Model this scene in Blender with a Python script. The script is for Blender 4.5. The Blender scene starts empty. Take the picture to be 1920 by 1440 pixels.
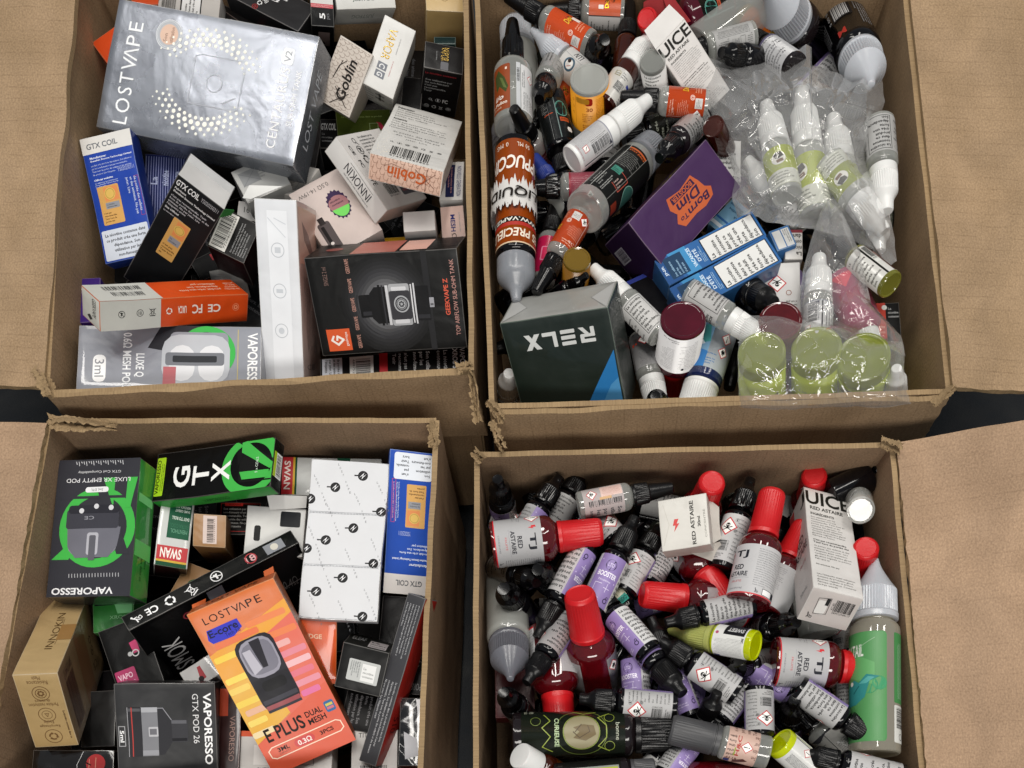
import bpy, bmesh, math, random
import numpy as np
from mathutils import Vector, Matrix, noise as mnoise
S = bpy.context.scene
COL = S.collection
MM = 0.001
# ------------------------------------------------------------------ camera, world, lamps, exposure
F, PX, PY = 1900.0, 1040.0, 1440.0            # focal length and principal point on the 1920x1440 frame
TILT = math.radians(9)
ZR = 0.22                                      # height of the carton rims above the ground
CP = np.array([0.0, 0.0, ZR + 0.594])
cd = bpy.data.cameras.new('camera'); cam = bpy.data.objects.new('camera', cd); COL.objects.link(cam)
cd.sensor_width = 36; cd.sensor_fit = 'HORIZONTAL'; cd.lens = F / 1920 * 36
cd.shift_x = (960 - PX) / 1920; cd.shift_y = (PY - 720) / 1920
cd.clip_start = 0.02; cd.clip_end = 50
cam.location = CP; cam.rotation_euler = (TILT, 0, 0)
S.camera = cam
W = bpy.data.worlds.new('World'); S.world = W; W.use_nodes = True
W.node_tree.nodes['Background'].inputs[0].default_value = (0.86, 0.93, 1.0, 1)
W.node_tree.nodes['Background'].inputs[1].default_value = 0.20
def lamp(x, y, z, sx, sy, e, col=(1.0, 0.96, 0.9)):
    l = bpy.data.lights.new('ceiling_or_fill_light', 'AREA'); l.shape = 'RECTANGLE'; l.size = sx; l.size_y = sy
    l.energy = e; l.color = col
    o = bpy.data.objects.new('ceiling_or_fill_light', l); COL.objects.link(o); o.location = (x, y, z)
    d = Vector((0, 0.25, 0.2)) - Vector((x, y, z)); o.rotation_euler = d.to_track_quat('-Z', 'Y').to_euler()
lamp(-0.75, 0.9, 2.3, 0.16, 1.5, 12)
lamp(0.05, 0.8, 2.3, 0.16, 1.5, 15)
lamp(0.85, 0.8, 2.3, 0.16, 1.5, 12)
lamp(-1.4, 2.6, 2.3, 0.26, 0.8, 3.2, (1.0, 0.93, 0.82))
lamp(0.2, -1.3, 1.9, 1.6, 0.4, 24)  # added fill light behind the camera, brightens faces turned to the viewer
S.view_settings.view_transform = 'Standard'; S.view_settings.look = 'None'
S.view_settings.exposure = 0.14; S.view_settings.gamma = 1.0
S.cycles.use_denoising = True
S.cycles.max_bounces = 10; S.cycles.transparent_max_bounces = 24
S.cycles.caustics_reflective = False; S.cycles.caustics_refractive = False
S.cycles.sample_clamp_indirect = 6
# ------------------------------------------------------------------ view geometry
ct, st = math.cos(TILT), math.sin(TILT)
RC = np.array([[1, 0, 0], [0, ct, -st], [0, st, ct]])
def at(px, py, z):
    """the world point at height z (mm above the rims) that lies on the line of sight of photo pixel px, py"""
    d = RC @ np.array([(px - PX) / F, -(py - PY) / F, -1.0])
    t = (ZR + z * MM - CP[2]) / d[2]
    return CP + d * t
def proj(P):
    q = (np.asarray(P) - CP) @ RC
    return np.stack([PX + F * q[..., 0] / -q[..., 2], PY - F * q[..., 1] / -q[..., 2]], -1)
def mmpp(P):
    return ((np.asarray(P) - CP) @ RC)[2] / -F
# ------------------------------------------------------------------ materials
MC = {}
def lin(h):
    return [((c / 12.92) if c <= 0.04045 else ((c + 0.055) / 1.055) ** 2.4) for c in (int(h[i:i + 2], 16) / 255 for i in (0, 2, 4))] + [1]
def newmat(name):
    m = bpy.data.materials.new(name); m.use_nodes = True
    nt = m.node_tree; nt.nodes.clear()
    out = nt.nodes.new('ShaderNodeOutputMaterial')
    def N(t, **k):
        n = nt.nodes.new('ShaderNode' + t)
        for a, v in k.items(): setattr(n, a, v)
        return n
    return m, nt, out, N
def mat(h, rough=0.45, metal=0.0, coat=0.0, bump=0.25, bs=260, mott=0.10, spec=0.5, wave=0.0, sss=0.0):
    """printed board, paper or plastic: base colour with slight mottling, fine relief and uneven gloss"""
    k = (h, rough, metal, coat, bump, bs, mott, spec, wave, sss)
    if k in MC: return MC[k]
    m, nt, out, N = newmat('surface_' + h); L = nt.links.new
    p = N('BsdfPrincipled'); L(p.outputs[0], out.inputs[0])
    p.inputs['Metallic'].default_value = metal; p.inputs['Coat Weight'].default_value = coat
    p.inputs['Coat Roughness'].default_value = 0.06; p.inputs['Specular IOR Level'].default_value = spec
    if sss:
        p.inputs['Subsurface Weight'].default_value = sss; p.inputs['Subsurface Radius'].default_value = (0.004, 0.003, 0.003); p.inputs['Subsurface Scale'].default_value = 1
    tc = N('TexCoord')
    n1 = N('TexNoise'); n1.inputs['Scale'].default_value = 45; n1.inputs['Detail'].default_value = 5; L(tc.outputs['Object'], n1.inputs['Vector'])
    mx = N('MixRGB', blend_type='MULTIPLY'); mx.inputs[1].default_value = lin(h)
    mr = N('MapRange'); mr.inputs[1].default_value = 0.3; mr.inputs[2].default_value = 0.7; mr.inputs[3].default_value = 1 - mott; mr.inputs[4].default_value = 1 + mott * 0.4
    L(n1.outputs[0], mr.inputs[0]); mx.inputs[0].default_value = 1; L(mr.outputs[0], mx.inputs[2]); L(mx.outputs[0], p.inputs['Base Color'])
    rr = N('MapRange'); rr.inputs[1].default_value = 0.3; rr.inputs[2].default_value = 0.7; rr.inputs[3].default_value = max(0.03, rough * 0.8); rr.inputs[4].default_value = min(1, rough * 1.2)
    L(n1.outputs[0], rr.inputs[0]); L(rr.outputs[0], p.inputs['Roughness'])
    n2 = N('TexNoise'); n2.inputs['Scale'].default_value = bs; n2.inputs['Detail'].default_value = 3; L(tc.outputs['Object'], n2.inputs['Vector'])
    b = N('Bump'); b.inputs['Strength'].default_value = bump; b.inputs['Distance'].default_value = 0.0004; L(n2.outputs[0], b.inputs['Height'])
    if wave:
        n3 = N('TexNoise'); n3.inputs['Scale'].default_value = 28; n3.inputs['Detail'].default_value = 2; n3.inputs['Distortion'].default_value = 1.2; L(tc.outputs['Object'], n3.inputs['Vector'])
        b2 = N('Bump'); b2.inputs['Strength'].default_value = wave; b2.inputs['Distance'].default_value = 0.004; L(n3.outputs[0], b2.inputs['Height']); L(b2.outputs[0], b.inputs['Normal'])
    L(b.outputs[0], p.inputs['Normal'])
    MC[k] = m; return m
def film(h, milk=0.1, rough=0.08, tint=None, wave=0.0, ior=1.45, refl=1.0):
    """thin clear or milky plastic: see-through with a gloss that grows at grazing angles"""
    k = ('film', h, milk, rough, tint, wave, refl)
    if k in MC: return MC[k]
    m, nt, out, N = newmat('clear_plastic_' + h); L = nt.links.new
    tr = N('BsdfTransparent'); tr.inputs[0].default_value = lin(tint or 'ffffff')
    gl = N('BsdfGlossy'); gl.inputs['Roughness'].default_value = rough; gl.inputs[0].default_value = (1, 1, 1, 1)
    df = N('BsdfDiffuse'); df.inputs[0].default_value = lin(h)
    tl = N('BsdfTranslucent'); tl.inputs[0].default_value = lin(h)
    dm = N('MixShader'); dm.inputs[0].default_value = 0.4; L(df.outputs[0], dm.inputs[1]); L(tl.outputs[0], dm.inputs[2])
    lw = N('LayerWeight'); lw.inputs[0].default_value = 0.3
    mr = N('MapRange'); mr.inputs[3].default_value = milk; mr.inputs[4].default_value = min(1, milk + 0.35); L(lw.outputs['Facing'], mr.inputs[0])
    a = N('MixShader'); L(mr.outputs[0], a.inputs[0]); L(tr.outputs[0], a.inputs[1]); L(dm.outputs[0], a.inputs[2])
    fr = N('LayerWeight'); fr.inputs[0].default_value = 0.5      # symmetric for both sides of the film
    fp = N('Math', operation='POWER'); fp.inputs[1].default_value = 4.0; L(fr.outputs['Facing'], fp.inputs[0])
    fm = N('MapRange'); fm.inputs[3].default_value = 0.06 * refl; fm.inputs[4].default_value = min(1, refl * .9); L(fp.outputs[0], fm.inputs[0])
    c = N('MixShader'); L(fm.outputs[0], c.inputs[0]); L(a.outputs[0], c.inputs[1]); L(gl.outputs[0], c.inputs[2]); L(c.outputs[0], out.inputs[0])
    if wave:
        tc = N('TexCoord'); n3 = N('TexNoise'); n3.inputs['Scale'].default_value = 60; n3.inputs['Detail'].default_value = 3; n3.inputs['Distortion'].default_value = 2.0; L(tc.outputs['Object'], n3.inputs['Vector'])
        b2 = N('Bump'); b2.inputs['Strength'].default_value = wave; b2.inputs['Distance'].default_value = 0.003; L(n3.outputs[0], b2.inputs['Height'])
        L(b2.outputs[0], gl.inputs['Normal'])
    MC[k] = m; return m
def kraft(h1, h2, lines=0.35, pitch=7.0):
    """corrugated board: fibre mottling, dark flecks and faint broken flute lines along v"""
    k = ('kraft', h1, h2, lines, pitch)
    if k in MC: return MC[k]
    m, nt, out, N = newmat('corrugated_board'); L = nt.links.new
    p = N('BsdfPrincipled'); L(p.outputs[0], out.inputs[0]); p.inputs['Roughness'].default_value = 0.8; p.inputs['Specular IOR Level'].default_value = 0.25
    uv = N('UVMap')
    def noise(sc, det, w=None, dist=0):
        n = N('TexNoise'); n.inputs['Scale'].default_value = sc; n.inputs['Detail'].default_value = det; n.inputs['Distortion'].default_value = dist
        L(w or uv.outputs[0], n.inputs['Vector']); return n
    n1 = noise(3.0, 4); n2 = noise(90, 3); n3 = noise(220, 2)
    mx = N('MixRGB'); mx.inputs[1].default_value = lin(h1); mx.inputs[2].default_value = lin(h2)
    ad = N('Math', operation='ADD'); L(n1.outputs[0], ad.inputs[0]); L(n2.outputs[0], ad.inputs[1])
    mr = N('MapRange'); mr.inputs[1].default_value = 0.75; mr.inputs[2].default_value = 1.25; L(ad.outputs[0], mr.inputs[0]); L(mr.outputs[0], mx.inputs[0])
    # flecks
    fk = N('MapRange'); fk.inputs[1].default_value = 0.64; fk.inputs[2].default_value = 0.74; fk.inputs[3].default_value = 1.0; fk.inputs[4].default_value = 0.78; L(n3.outputs[0], fk.inputs[0])
    gr = N('MapRange'); gr.inputs[1].default_value = 0.3; gr.inputs[2].default_value = 0.7; gr.inputs[3].default_value = 0.80; gr.inputs[4].default_value = 1.16; n5 = noise(70, 4); L(n5.outputs[0], gr.inputs[0])
    lf = N('MapRange'); lf.inputs[1].default_value = 0.66; lf.inputs[2].default_value = 0.76; lf.inputs[3].default_value = 1.0; lf.inputs[4].default_value = 1.3; n6 = noise(110, 2); L(n6.outputs[0], lf.inputs[0])
    st_ = N('MapRange'); st_.inputs[1].default_value = 0.35; st_.inputs[2].default_value = 0.7; st_.inputs[3].default_value = 0.86; st_.inputs[4].default_value = 1.08; n7 = noise(1.6, 3, dist=1.0); L(n7.outputs[0], st_.inputs[0])
    m2a = N('MixRGB', blend_type='MULTIPLY'); m2a.inputs[0].default_value = 1; L(mx.outputs[0], m2a.inputs[1]); L(gr.outputs[0], m2a.inputs[2])
    m2b = N('MixRGB', blend_type='MULTIPLY'); m2b.inputs[0].default_value = 1; L(m2a.outputs[0], m2b.inputs[1]); L(lf.outputs[0], m2b.inputs[2])
    m2c = N('MixRGB', blend_type='MULTIPLY'); m2c.inputs[0].default_value = 1; L(m2b.outputs[0], m2c.inputs[1]); L(st_.outputs[0], m2c.inputs[2])
    m2 = N('MixRGB', blend_type='MULTIPLY'); m2.inputs[0].default_value = 1; L(m2c.outputs[0], m2.inputs[1]); L(fk.outputs[0], m2.inputs[2])
    # flute lines: constant u (uv is in dm), jittered and broken along v
    sp = N('SeparateXYZ'); L(uv.outputs[0], sp.inputs[0])
    sc = N('CombineXYZ'); a = N('Math', operation='MULTIPLY'); a.inputs[1].default_value = 0.25; L(sp.outputs[1], a.inputs[0]); L(sp.outputs[0], sc.inputs[0]); L(a.outputs[0], sc.inputs[1])
    nb = noise(26, 3, sc.outputs[0])
    wob = noise(4, 2); wm = N('Math', operation='MULTIPLY'); wm.inputs[1].default_value = 0.018; L(wob.outputs[0], wm.inputs[0])
    u2 = N('Math', operation='ADD'); L(sp.outputs[0], u2.inputs[0]); L(wm.outputs[0], u2.inputs[1])
    fr = N('Math', operation='MULTIPLY'); fr.inputs[1].default_value = 100.0 / pitch; L(u2.outputs[0], fr.inputs[0])
    fc = N('Math', operation='FRACT'); L(fr.outputs[0], fc.inputs[0])
    s5 = N('Math', operation='SUBTRACT'); s5.inputs[1].default_value = 0.5; L(fc.outputs[0], s5.inputs[0])
    ab = N('Math', operation='ABSOLUTE'); L(s5.outputs[0], ab.inputs[0])
    ln = N('MapRange'); ln.inputs[1].default_value = 0.0; ln.inputs[2].default_value = 0.07; ln.inputs[3].default_value = 1; ln.inputs[4].default_value = 0; L(ab.outputs[0], ln.inputs[0])
    br = N('MapRange'); br.inputs[1].default_value = 0.36; br.inputs[2].default_value = 0.62; L(nb.outputs[0], br.inputs[0])
    lm = N('Math', operation='MULTIPLY'); L(ln.outputs[0], lm.inputs[0]); L(br.outputs[0], lm.inputs[1])
    lk = N('Math', operation='MULTIPLY'); lk.inputs[1].default_value = lines; L(lm.outputs[0], lk.inputs[0])
    m3 = N('MixRGB'); m3.inputs[2].default_value = lin('4a3420'); L(lk.outputs[0], m3.inputs[0]); L(m2.outputs[0], m3.inputs[1]); L(m3.outputs[0], p.inputs['Base Color'])
    hb = N('Math', operation='SUBTRACT'); L(n2.outputs[0], hb.inputs[0]); L(lk.outputs[0], hb.inputs[1])
    b = N('Bump'); b.inputs['Strength'].default_value = 0.35; b.inputs['Distance'].default_value = 0.0006; L(hb.outputs[0], b.inputs['Height'])
    # broad unevenness of the board
    b2 = N('Bump'); b2.inputs['Strength'].default_value = 0.5; b2.inputs['Distance'].default_value = 0.006; nw = noise(1.3, 2); L(nw.outputs[0], b2.inputs['Height']); L(b2.outputs[0], b.inputs['Normal'])
    L(b.outputs[0], p.inputs['Normal'])
    MC[k] = m; return m
# ------------------------------------------------------------------ objects and tags
def link(name, me, parent=None):
    o = bpy.data.objects.new(name, me); COL.objects.link(o)
    if parent: o.parent = parent
    return o
def tag(o, label, cat, group=None):
    o['label'] = label; o['category'] = cat
    if group: o['group'] = group
    return o
def mesh_of(name, V, Fc, mats, mi=None, smooth=False):
    me = bpy.data.meshes.new(name); me.from_pydata([tuple(map(float, v)) for v in V], [], [list(map(int, f)) for f in Fc]); me.update()
    for m in mats: me.materials.append(m)
    if mi is not None: me.polygons.foreach_set('material_index', np.asarray(mi, dtype=np.int32))
    if smooth: me.polygons.foreach_set('use_smooth', np.ones(len(me.polygons), dtype=bool))
    return me
# ------------------------------------------------------------------ glyphs of the built-in font, as flat polygons
GL = {}
def _curve_mesh(s, res, bold):
    c = bpy.data.curves.new('glyph', 'FONT'); c.body = s; c.size = 1; c.resolution_u = res; c.fill_mode = 'FRONT'
    c.offset = 0.022 if bold else 0.0
    o = bpy.data.objects.new('glyph', c); COL.objects.link(o)
    dg = bpy.context.evaluated_depsgraph_get(); oe = o.evaluated_get(dg); me = oe.to_mesh()
    V = np.array([v.co[:2] for v in me.vertices], dtype=float).reshape(-1, 2); Fc = [tuple(p.vertices) for p in me.polygons]
    oe.to_mesh_clear(); bpy.data.objects.remove(o); bpy.data.curves.remove(c)
    return V, Fc
def glyph(ch, res, bold):
    k = (ch, res, bold)
    if k not in GL:
        V, Fc = _curve_mesh(ch, res, bold) if ch != ' ' else (np.zeros((0, 2)), [])
        a, _ = _curve_mesh(ch + 'I', 1, 0); b, _ = _curve_mesh('I', 1, 0)
        GL[k] = (V, Fc, float(a[:, 0].max() - b[:, 0].max()))
    return GL[k]
def layout(s, res=3, bold=0, track=0.0):
    x = 0; V = []; Fc = []; n = 0
    for ch in s:
        g, f, adv = glyph(ch, res, bold)
        if len(g):
            V.append(g + [x, 0]); Fc += [tuple(i + n for i in q) for q in f]; n += len(g)
        x += adv + track
    return (np.concatenate(V) if V else np.zeros((0, 2))), Fc, x
WORDS = ('La nicotine contenue dans ce produit crée une forte dépendance. Son utilisation par les non-fumeurs n\'est pas recommandée. '
         'Tenir hors de portée des enfants et des animaux. Ne pas jeter. Lire l\'étiquette avant utilisation. Contient du propylène glycol, '
         'glycérine végétale et arômes. Fabriqué en France. Conserver au frais. Interdit aux mineurs.').split()
# ------------------------------------------------------------------ print elements (fractions of the face, y downwards)
def T(s, x0, y0, x1, y1, c='000000', rot=0, b=0, sh=0, tr=0.0): return ('t', s, x0, y0, x1, y1, c, rot, b, sh, tr)
def P(n, x0, y0, x1, y1, c='222222', rot=0, seed=0, fill=0.62, al=0): return ('p', n, x0, y0, x1, y1, c, rot, seed, fill, al)
def R(x0, y0, x1, y1, c, r=0.0): return ('r', x0, y0, x1, y1, c, r)
def C(x, y, r, c): return ('c', x, y, r, c)
def O(x, y, r, c, w=0.12): return ('o', x, y, r, c, w)
def G(c, *p): return ('g', c, p)
def B(x0, y0, x1, y1, c='000000', rot=0, seed=1): return ('b', x0, y0, x1, y1, c, rot, seed)
def D(x, y, r, k='skull', rot=0): return ('d', x, y, r, k, rot)
def L_(c, w, *p): return ('l', c, w, p)
def I(k, x, y, r, c, rot=0): return ('i', k, x, y, r, c, rot)
def S_(n): return ('s', n)
def H(x0, y0, x1, y1, c, n): return ('h', x0, y0, x1, y1, c, n)
def _circ(cx, cy, r, n=24): return [(cx + r * math.cos(2 * math.pi * i / n), cy + r * math.sin(2 * math.pi * i / n)) for i in range(n)]
def _stroke(pts, w):
    out = []
    for (x0, y0), (x1, y1) in zip(pts, pts[1:]):
        dx, dy = x1 - x0, y1 - y0; l = math.hypot(dx, dy) or 1; nx, ny = -dy / l * w / 2, dx / l * w / 2
        ex, ey = dx / l * w * 0.3, dy / l * w * 0.3
        out.append([(x0 + nx - ex, y0 + ny - ey), (x1 + nx + ex, y1 + ny + ey), (x1 - nx + ex, y1 - ny + ey), (x0 - nx - ex, y0 - ny - ey)])
    return out
def _rotrect(V, x0, y0, x1, y1, rot):
    """map unit box (0..1, y up) into the rect (y down), text turned by rot degrees anticlockwise"""
    u, v = V[:, 0], V[:, 1]
    if rot == 90: u, v = 1 - v, u                 # reads upwards
    elif rot == 270: u, v = v, 1 - u              # reads downwards
    elif rot == 180: u, v = 1 - u, 1 - v
    return np.stack([x0 + u * (x1 - x0), y1 - v * (y1 - y0)], 1)
def _ring(cx, cy, r, w, n=28):
    a = _circ(cx, cy, r, n); b = _circ(cx, cy, r - w, n)
    return [[a[i], a[(i + 1) % n], b[(i + 1) % n], b[i]] for i in range(n)]
def icon(k, r):
    """small symbols, as polygons in a box of radius r"""
    q = []
    def st(w, *p): q.extend(_stroke([(a * r, b * r) for a, b in p], w * r))
    if k == 'bin':
        st(.16, (-.5, -.5), (.5, -.5)); st(.13, (-.42, -.45), (-.28, .6), (.28, .6), (.42, -.45)); st(.1, (-.8, -.7), (.8, .7)); st(.1, (.8, -.7), (-.8, .7)); st(.2, (-.6, .95), (.6, .95))
    elif k == 'recycle':
        for a in range(3):
            t = a * 2.0944; pts = [(math.cos(t + d) * .72, math.sin(t + d) * .72) for d in (0, .35, .7, 1.1, 1.4)]
            st(.3, *pts); e = t + 1.75; q.append([(math.cos(e) * .72 * r, math.sin(e) * .72 * r), (math.cos(e - .45) * 1.08 * r, math.sin(e - .45) * 1.08 * r), (math.cos(e - .45) * .4 * r, math.sin(e - .45) * .4 * r)])
    elif k == 'no':
        q += _ring(0, 0, r, .16 * r); st(.16, (-.65, -.65), (.65, .65)); st(.3, (-.2, .4), (.0, -.1), (.3, -.3)); q.append(_circ(-.1 * r, -.4 * r, .18 * r, 10))
    elif k == '18':
        q += _ring(0, 0, r, .16 * r); st(.16, (-.35, -.4), (-.35, .45)); q += _ring(.22 * r, -.2 * r, .26 * r, .12 * r, 12); q += _ring(.22 * r, .24 * r, .28 * r, .12 * r, 12)
    elif k == 'person':
        q.append(_circ(0, -.55 * r, .25 * r, 12)); st(.5, (0, -.2), (0, .5)); q += _ring(0, 0, r, .1 * r)
    elif k == 'wheel':
        q += _ring(0, 0, r, .12 * r)
        for i in range(7): a = i * .9; q.append(_circ(.45 * r * math.cos(a), .45 * r * math.sin(a), .2 * r, 8))
    elif k == 'drop':
        q += _ring(0, 0, r, .08 * r); st(.08, (-.4, .3), (0, -.5), (.4, .3), (-.4, .3)); st(.08, (0, -.1), (0, .25))
    elif k == 'mag':
        q += _ring(0, -.1 * r, .6 * r, .15 * r); st(.15, (.35, .4), (.9, .9))
    elif k == 'bolt':
        q.append([(-.2 * r, -1 * r), (.5 * r, -1 * r), (.15 * r, -.2 * r), (.6 * r, -.2 * r), (-.4 * r, 1.2 * r), (-.1 * r, .1 * r), (-.55 * r, .1 * r)])
    elif k == 'pic':
        q += _ring(0, 0, r, .14 * r); q.append([(-.5 * r, .45 * r), (-.1 * r, -.3 * r), (.15 * r, .1 * r), (.3 * r, -.1 * r), (.55 * r, .45 * r)])
    elif k == 'tidy':
        q.append(_circ(-.3 * r, -.6 * r, .2 * r, 10)); st(.22, (-.3, -.35), (-.1, .2), (-.35, .9)); st(.18, (-.1, .2), (.2, .85)); st(.16, (-.25, -.2), (.35, .05)); st(.14, (.35, .3), (.45, .9), (.85, .9), (.95, .3), (.35, .3))
    return q
def elements(els, w, h, seed=0):
    """-> list of (part name, colour, verts (n,2) in mm, faces)"""
    rnd = random.Random(seed + 7); res = []; cur = None; m = min(w, h)
    def clip(q):
        for ax, lim, sg in ((0, 0, 1), (0, w, -1), (1, 0, 1), (1, h, -1)):
            out = []
            for i in range(len(q)):
                a, b = q[i - 1], q[i]; da, db = (a[ax] - lim) * sg, (b[ax] - lim) * sg
                if (da >= 0) != (db >= 0):
                    t = da / (da - db); out.append((a[0] + (b[0] - a[0]) * t, a[1] + (b[1] - a[1]) * t))
                if db >= 0: out.append(b)
            q = out
            if len(q) < 3: return None
        return q
    def poly(ps, c, part):
        V = []; Fc = []
        for q in [k_ for k_ in map(clip, ps) if k_]: Fc.append(tuple(range(len(V), len(V) + len(q)))); V += q
        if V: res.append((cur or part, c, np.array(V, dtype=float), Fc))
    for e in els:
        k = e[0]
        if k == 's': cur = e[1]
        elif k == 'r':
            _, x0, y0, x1, y1, c, r = e; x0, x1, y0, y1 = x0 * w, x1 * w, y0 * h, y1 * h
            if r:
                r *= min(abs(x1 - x0), abs(y1 - y0)); q = []
                for cx, cy, a0 in ((x1 - r, y1 - r, 0), (x0 + r, y1 - r, 90), (x0 + r, y0 + r, 180), (x1 - r, y0 + r, 270)):
                    q += [(cx + r * math.cos(math.radians(a0 + d)), cy + r * math.sin(math.radians(a0 + d))) for d in (0, 30, 60, 90)]
                poly([q], c, 'printed_panel')
            else: poly([[(x0, y0), (x1, y0), (x1, y1), (x0, y1)]], c, 'printed_panel')
        elif k == 'c': poly([_circ(e[1] * w, e[2] * h, e[3] * m, 28)], e[4], 'printed_mark')
        elif k == 'o': poly(_ring(e[1] * w, e[2] * h, e[3] * m, e[3] * m * e[5], 36), e[4], 'printed_mark')
        elif k == 'g': poly([[(x * w, y * h) for x, y in e[2]]], e[1], 'printed_mark')
        elif k == 'l': poly(_stroke([(x * w, y * h) for x, y in e[3]], e[2] * m), e[1], 'printed_mark')
        elif k == 'i':
            _, kind, x, y, r, c, rot = e; a = math.radians(rot); q = icon(kind, r * m)
            poly([[(x * w + px_ * math.cos(a) + py_ * math.sin(a), y * h - px_ * math.sin(a) + py_ * math.cos(a)) for px_, py_ in t] for t in q], c, 'printed_mark')
        elif k == 't':
            _, s, x0, y0, x1, y1, c, rot, b, sh, tr = e; V, Fc, _ = layout(s, 3, b, tr)
            if not len(V): continue
            V = V.copy(); V[:, 0] += sh * V[:, 1]; lo, hi = V.min(0), V.max(0); V = (V - lo) / np.maximum(hi - lo, 1e-6)
            res.append((cur or 'lettering', c, _rotrect(V, x0 * w, y0 * h, x1 * w, y1 * h, rot), Fc))
        elif k == 'p':
            _, n, x0, y0, x1, y1, c, rot, sd, fill, al = e
            W_, H_ = (x1 - x0) * w, (y1 - y0) * h
            if rot in (90, 270): W_, H_ = H_, W_
            lh = H_ / n; size = lh * fill / 0.72; V = []; Fc = []; cnt = 0; wi = sd * 5
            for i in range(n):
                s = ''; xx = 0; last = (i == n - 1)
                while True:
                    wd = WORDS[wi % len(WORDS)]; _, _, aw = layout(wd + ' ', 1)
                    if xx + aw * size > W_ * (0.6 if last and n > 2 else 1.0) and s: break
                    s += wd + ' '; xx += aw * size; wi += 1
                    if aw * size > W_: break
                v, f, _ = layout(s, 1, 1 if fill > .59 else 0)
                if not len(v): continue
                v = v * size; sx = min(1.0, W_ / max(v[:, 0].max(), 1e-6)); v[:, 0] *= sx
                off = (W_ - v[:, 0].max()) * (0.5 if al else 0)
                V.append(np.stack([(v[:, 0] + off) / W_, 1 - (i + 0.78) / n + v[:, 1] / H_], 1)); Fc += [tuple(j + cnt for j in q) for q in f]; cnt += len(v)
            if V: res.append((cur or 'lettering', c, _rotrect(np.concatenate(V), x0 * w, y0 * h, x1 * w, y1 * h, rot), Fc))
        elif k == 'b':
            _, x0, y0, x1, y1, c, rot, sd = e; r2 = random.Random(sd); V = []; Fc = []; u = 0; 
            while u < 0.985:
                a = r2.choice([1, 1, 2, 3]) * 0.011; V += [(u, .18), (u + a, .18), (u + a, 1), (u, 1)]; Fc.append(tuple(range(len(V) - 4, len(V)))); u += a + r2.choice([1, 1, 2, 3]) * 0.011
            V = np.array(V); v2, f2, _ = layout(''.join(r2.choice('0123456789') for _ in range(12)), 1)
            v2 = v2 / v2.max(0); v2[:, 1] *= .14; n0 = len(V); V = np.concatenate([V, v2]); V[:, 0] = np.clip(V[:, 0], 0, 1); Fc += [tuple(j + n0 for j in q) for q in f2]
            res.append((cur or 'barcode', c, _rotrect(V, x0 * w, y0 * h, x1 * w, y1 * h, rot), Fc))
        elif k == 'd':
            _, x, y, r, kind, rot = e; r *= m; a = math.radians(rot); cx, cy = x * w, y * h
            tf = lambda q: [(cx + px_ * math.cos(a) + py_ * math.sin(a), cy - px_ * math.sin(a) + py_ * math.cos(a)) for px_, py_ in q]
            poly([tf([(0, -r), (r, 0), (0, r), (-r, 0)])], 'c0272d', 'hazard_symbol'); r3 = r * .84
            poly([tf([(0, -r3), (r3, 0), (0, r3), (-r3, 0)])], 'f4f2ee', 'hazard_symbol')
            if kind == 'skull':
                q = [_circ(0, -.14 * r, .22 * r, 14), [(-.12 * r, 0), (.12 * r, 0), (.1 * r, .2 * r), (-.1 * r, .2 * r)]] + _stroke([(-.45 * r, .02 * r), (.45 * r, .42 * r)], .09 * r) + _stroke([(.45 * r, .02 * r), (-.45 * r, .42 * r)], .09 * r)
                poly([tf(t) for t in q], '1a1a1a', 'hazard_symbol'); poly([tf(_circ(s_ * .09 * r, -.12 * r, .06 * r, 8)) for s_ in (-1, 1)], 'f4f2ee', 'hazard_symbol')
            elif kind == 'fire': poly([tf([(-.3 * r, .3 * r), (-.4 * r, -.05 * r), (-.2 * r, -.1 * r), (-.15 * r, -.5 * r), (.05 * r, -.2 * r), (.2 * r, -.45 * r), (.25 * r, -.05 * r), (.42 * r, -.1 * r), (.3 * r, .3 * r)])] + [tf(t) for t in _stroke([(-.35 * r, .4 * r), (.35 * r, .4 * r)], .07 * r)], '1a1a1a', 'hazard_symbol')
            else: poly([tf([(-.09 * r, -.5 * r), (.09 * r, -.5 * r), (.045 * r, .18 * r), (-.045 * r, .18 * r)]), tf(_circ(0, .36 * r, .09 * r, 10))], '1a1a1a', 'hazard_symbol')
        elif k == 'h':     # honeycomb line pattern
            _, x0, y0, x1, y1, c, n = e; s_ = (x1 - x0) * w / n; q = []
            for i in range(n + 1):
                for j in range(int((y1 - y0) * h / (s_ * .58)) + 1):
                    cx = x0 * w + (i + (j % 2) * .5) * s_; cy = y0 * h + j * s_ * .58
                    pts = [(cx + .36 * s_ * math.cos(a * math.pi / 3), cy + .4 * s_ * math.sin(a * math.pi / 3)) for a in range(7)]
                    pts = [(min(max(px_, x0 * w), x1 * w), min(max(py_, y0 * h), y1 * h)) for px_, py_ in pts]
                    q += [t for t in _stroke(pts[:5], .05 * s_) if abs(t[0][0] - t[1][0]) + abs(t[0][1] - t[1][1]) > .05 * s_]
            poly(q, c, 'printed_pattern')
    return res
PM = dict(rough=0.42, bump=0.12, mott=0.06)
def pmat(c):
    if c.startswith('*'): return mat(c[1:], rough=0.28, metal=0.9, bump=0.3, bs=900, mott=0.15)
    if c.startswith('~'): return mat(c[1:], rough=0.18, coat=0.4, bump=0.1, mott=0.05)
    return mat(c, spec=0.15 if int(c[0:2], 16) < 0x48 else 0.4, **PM)
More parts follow.
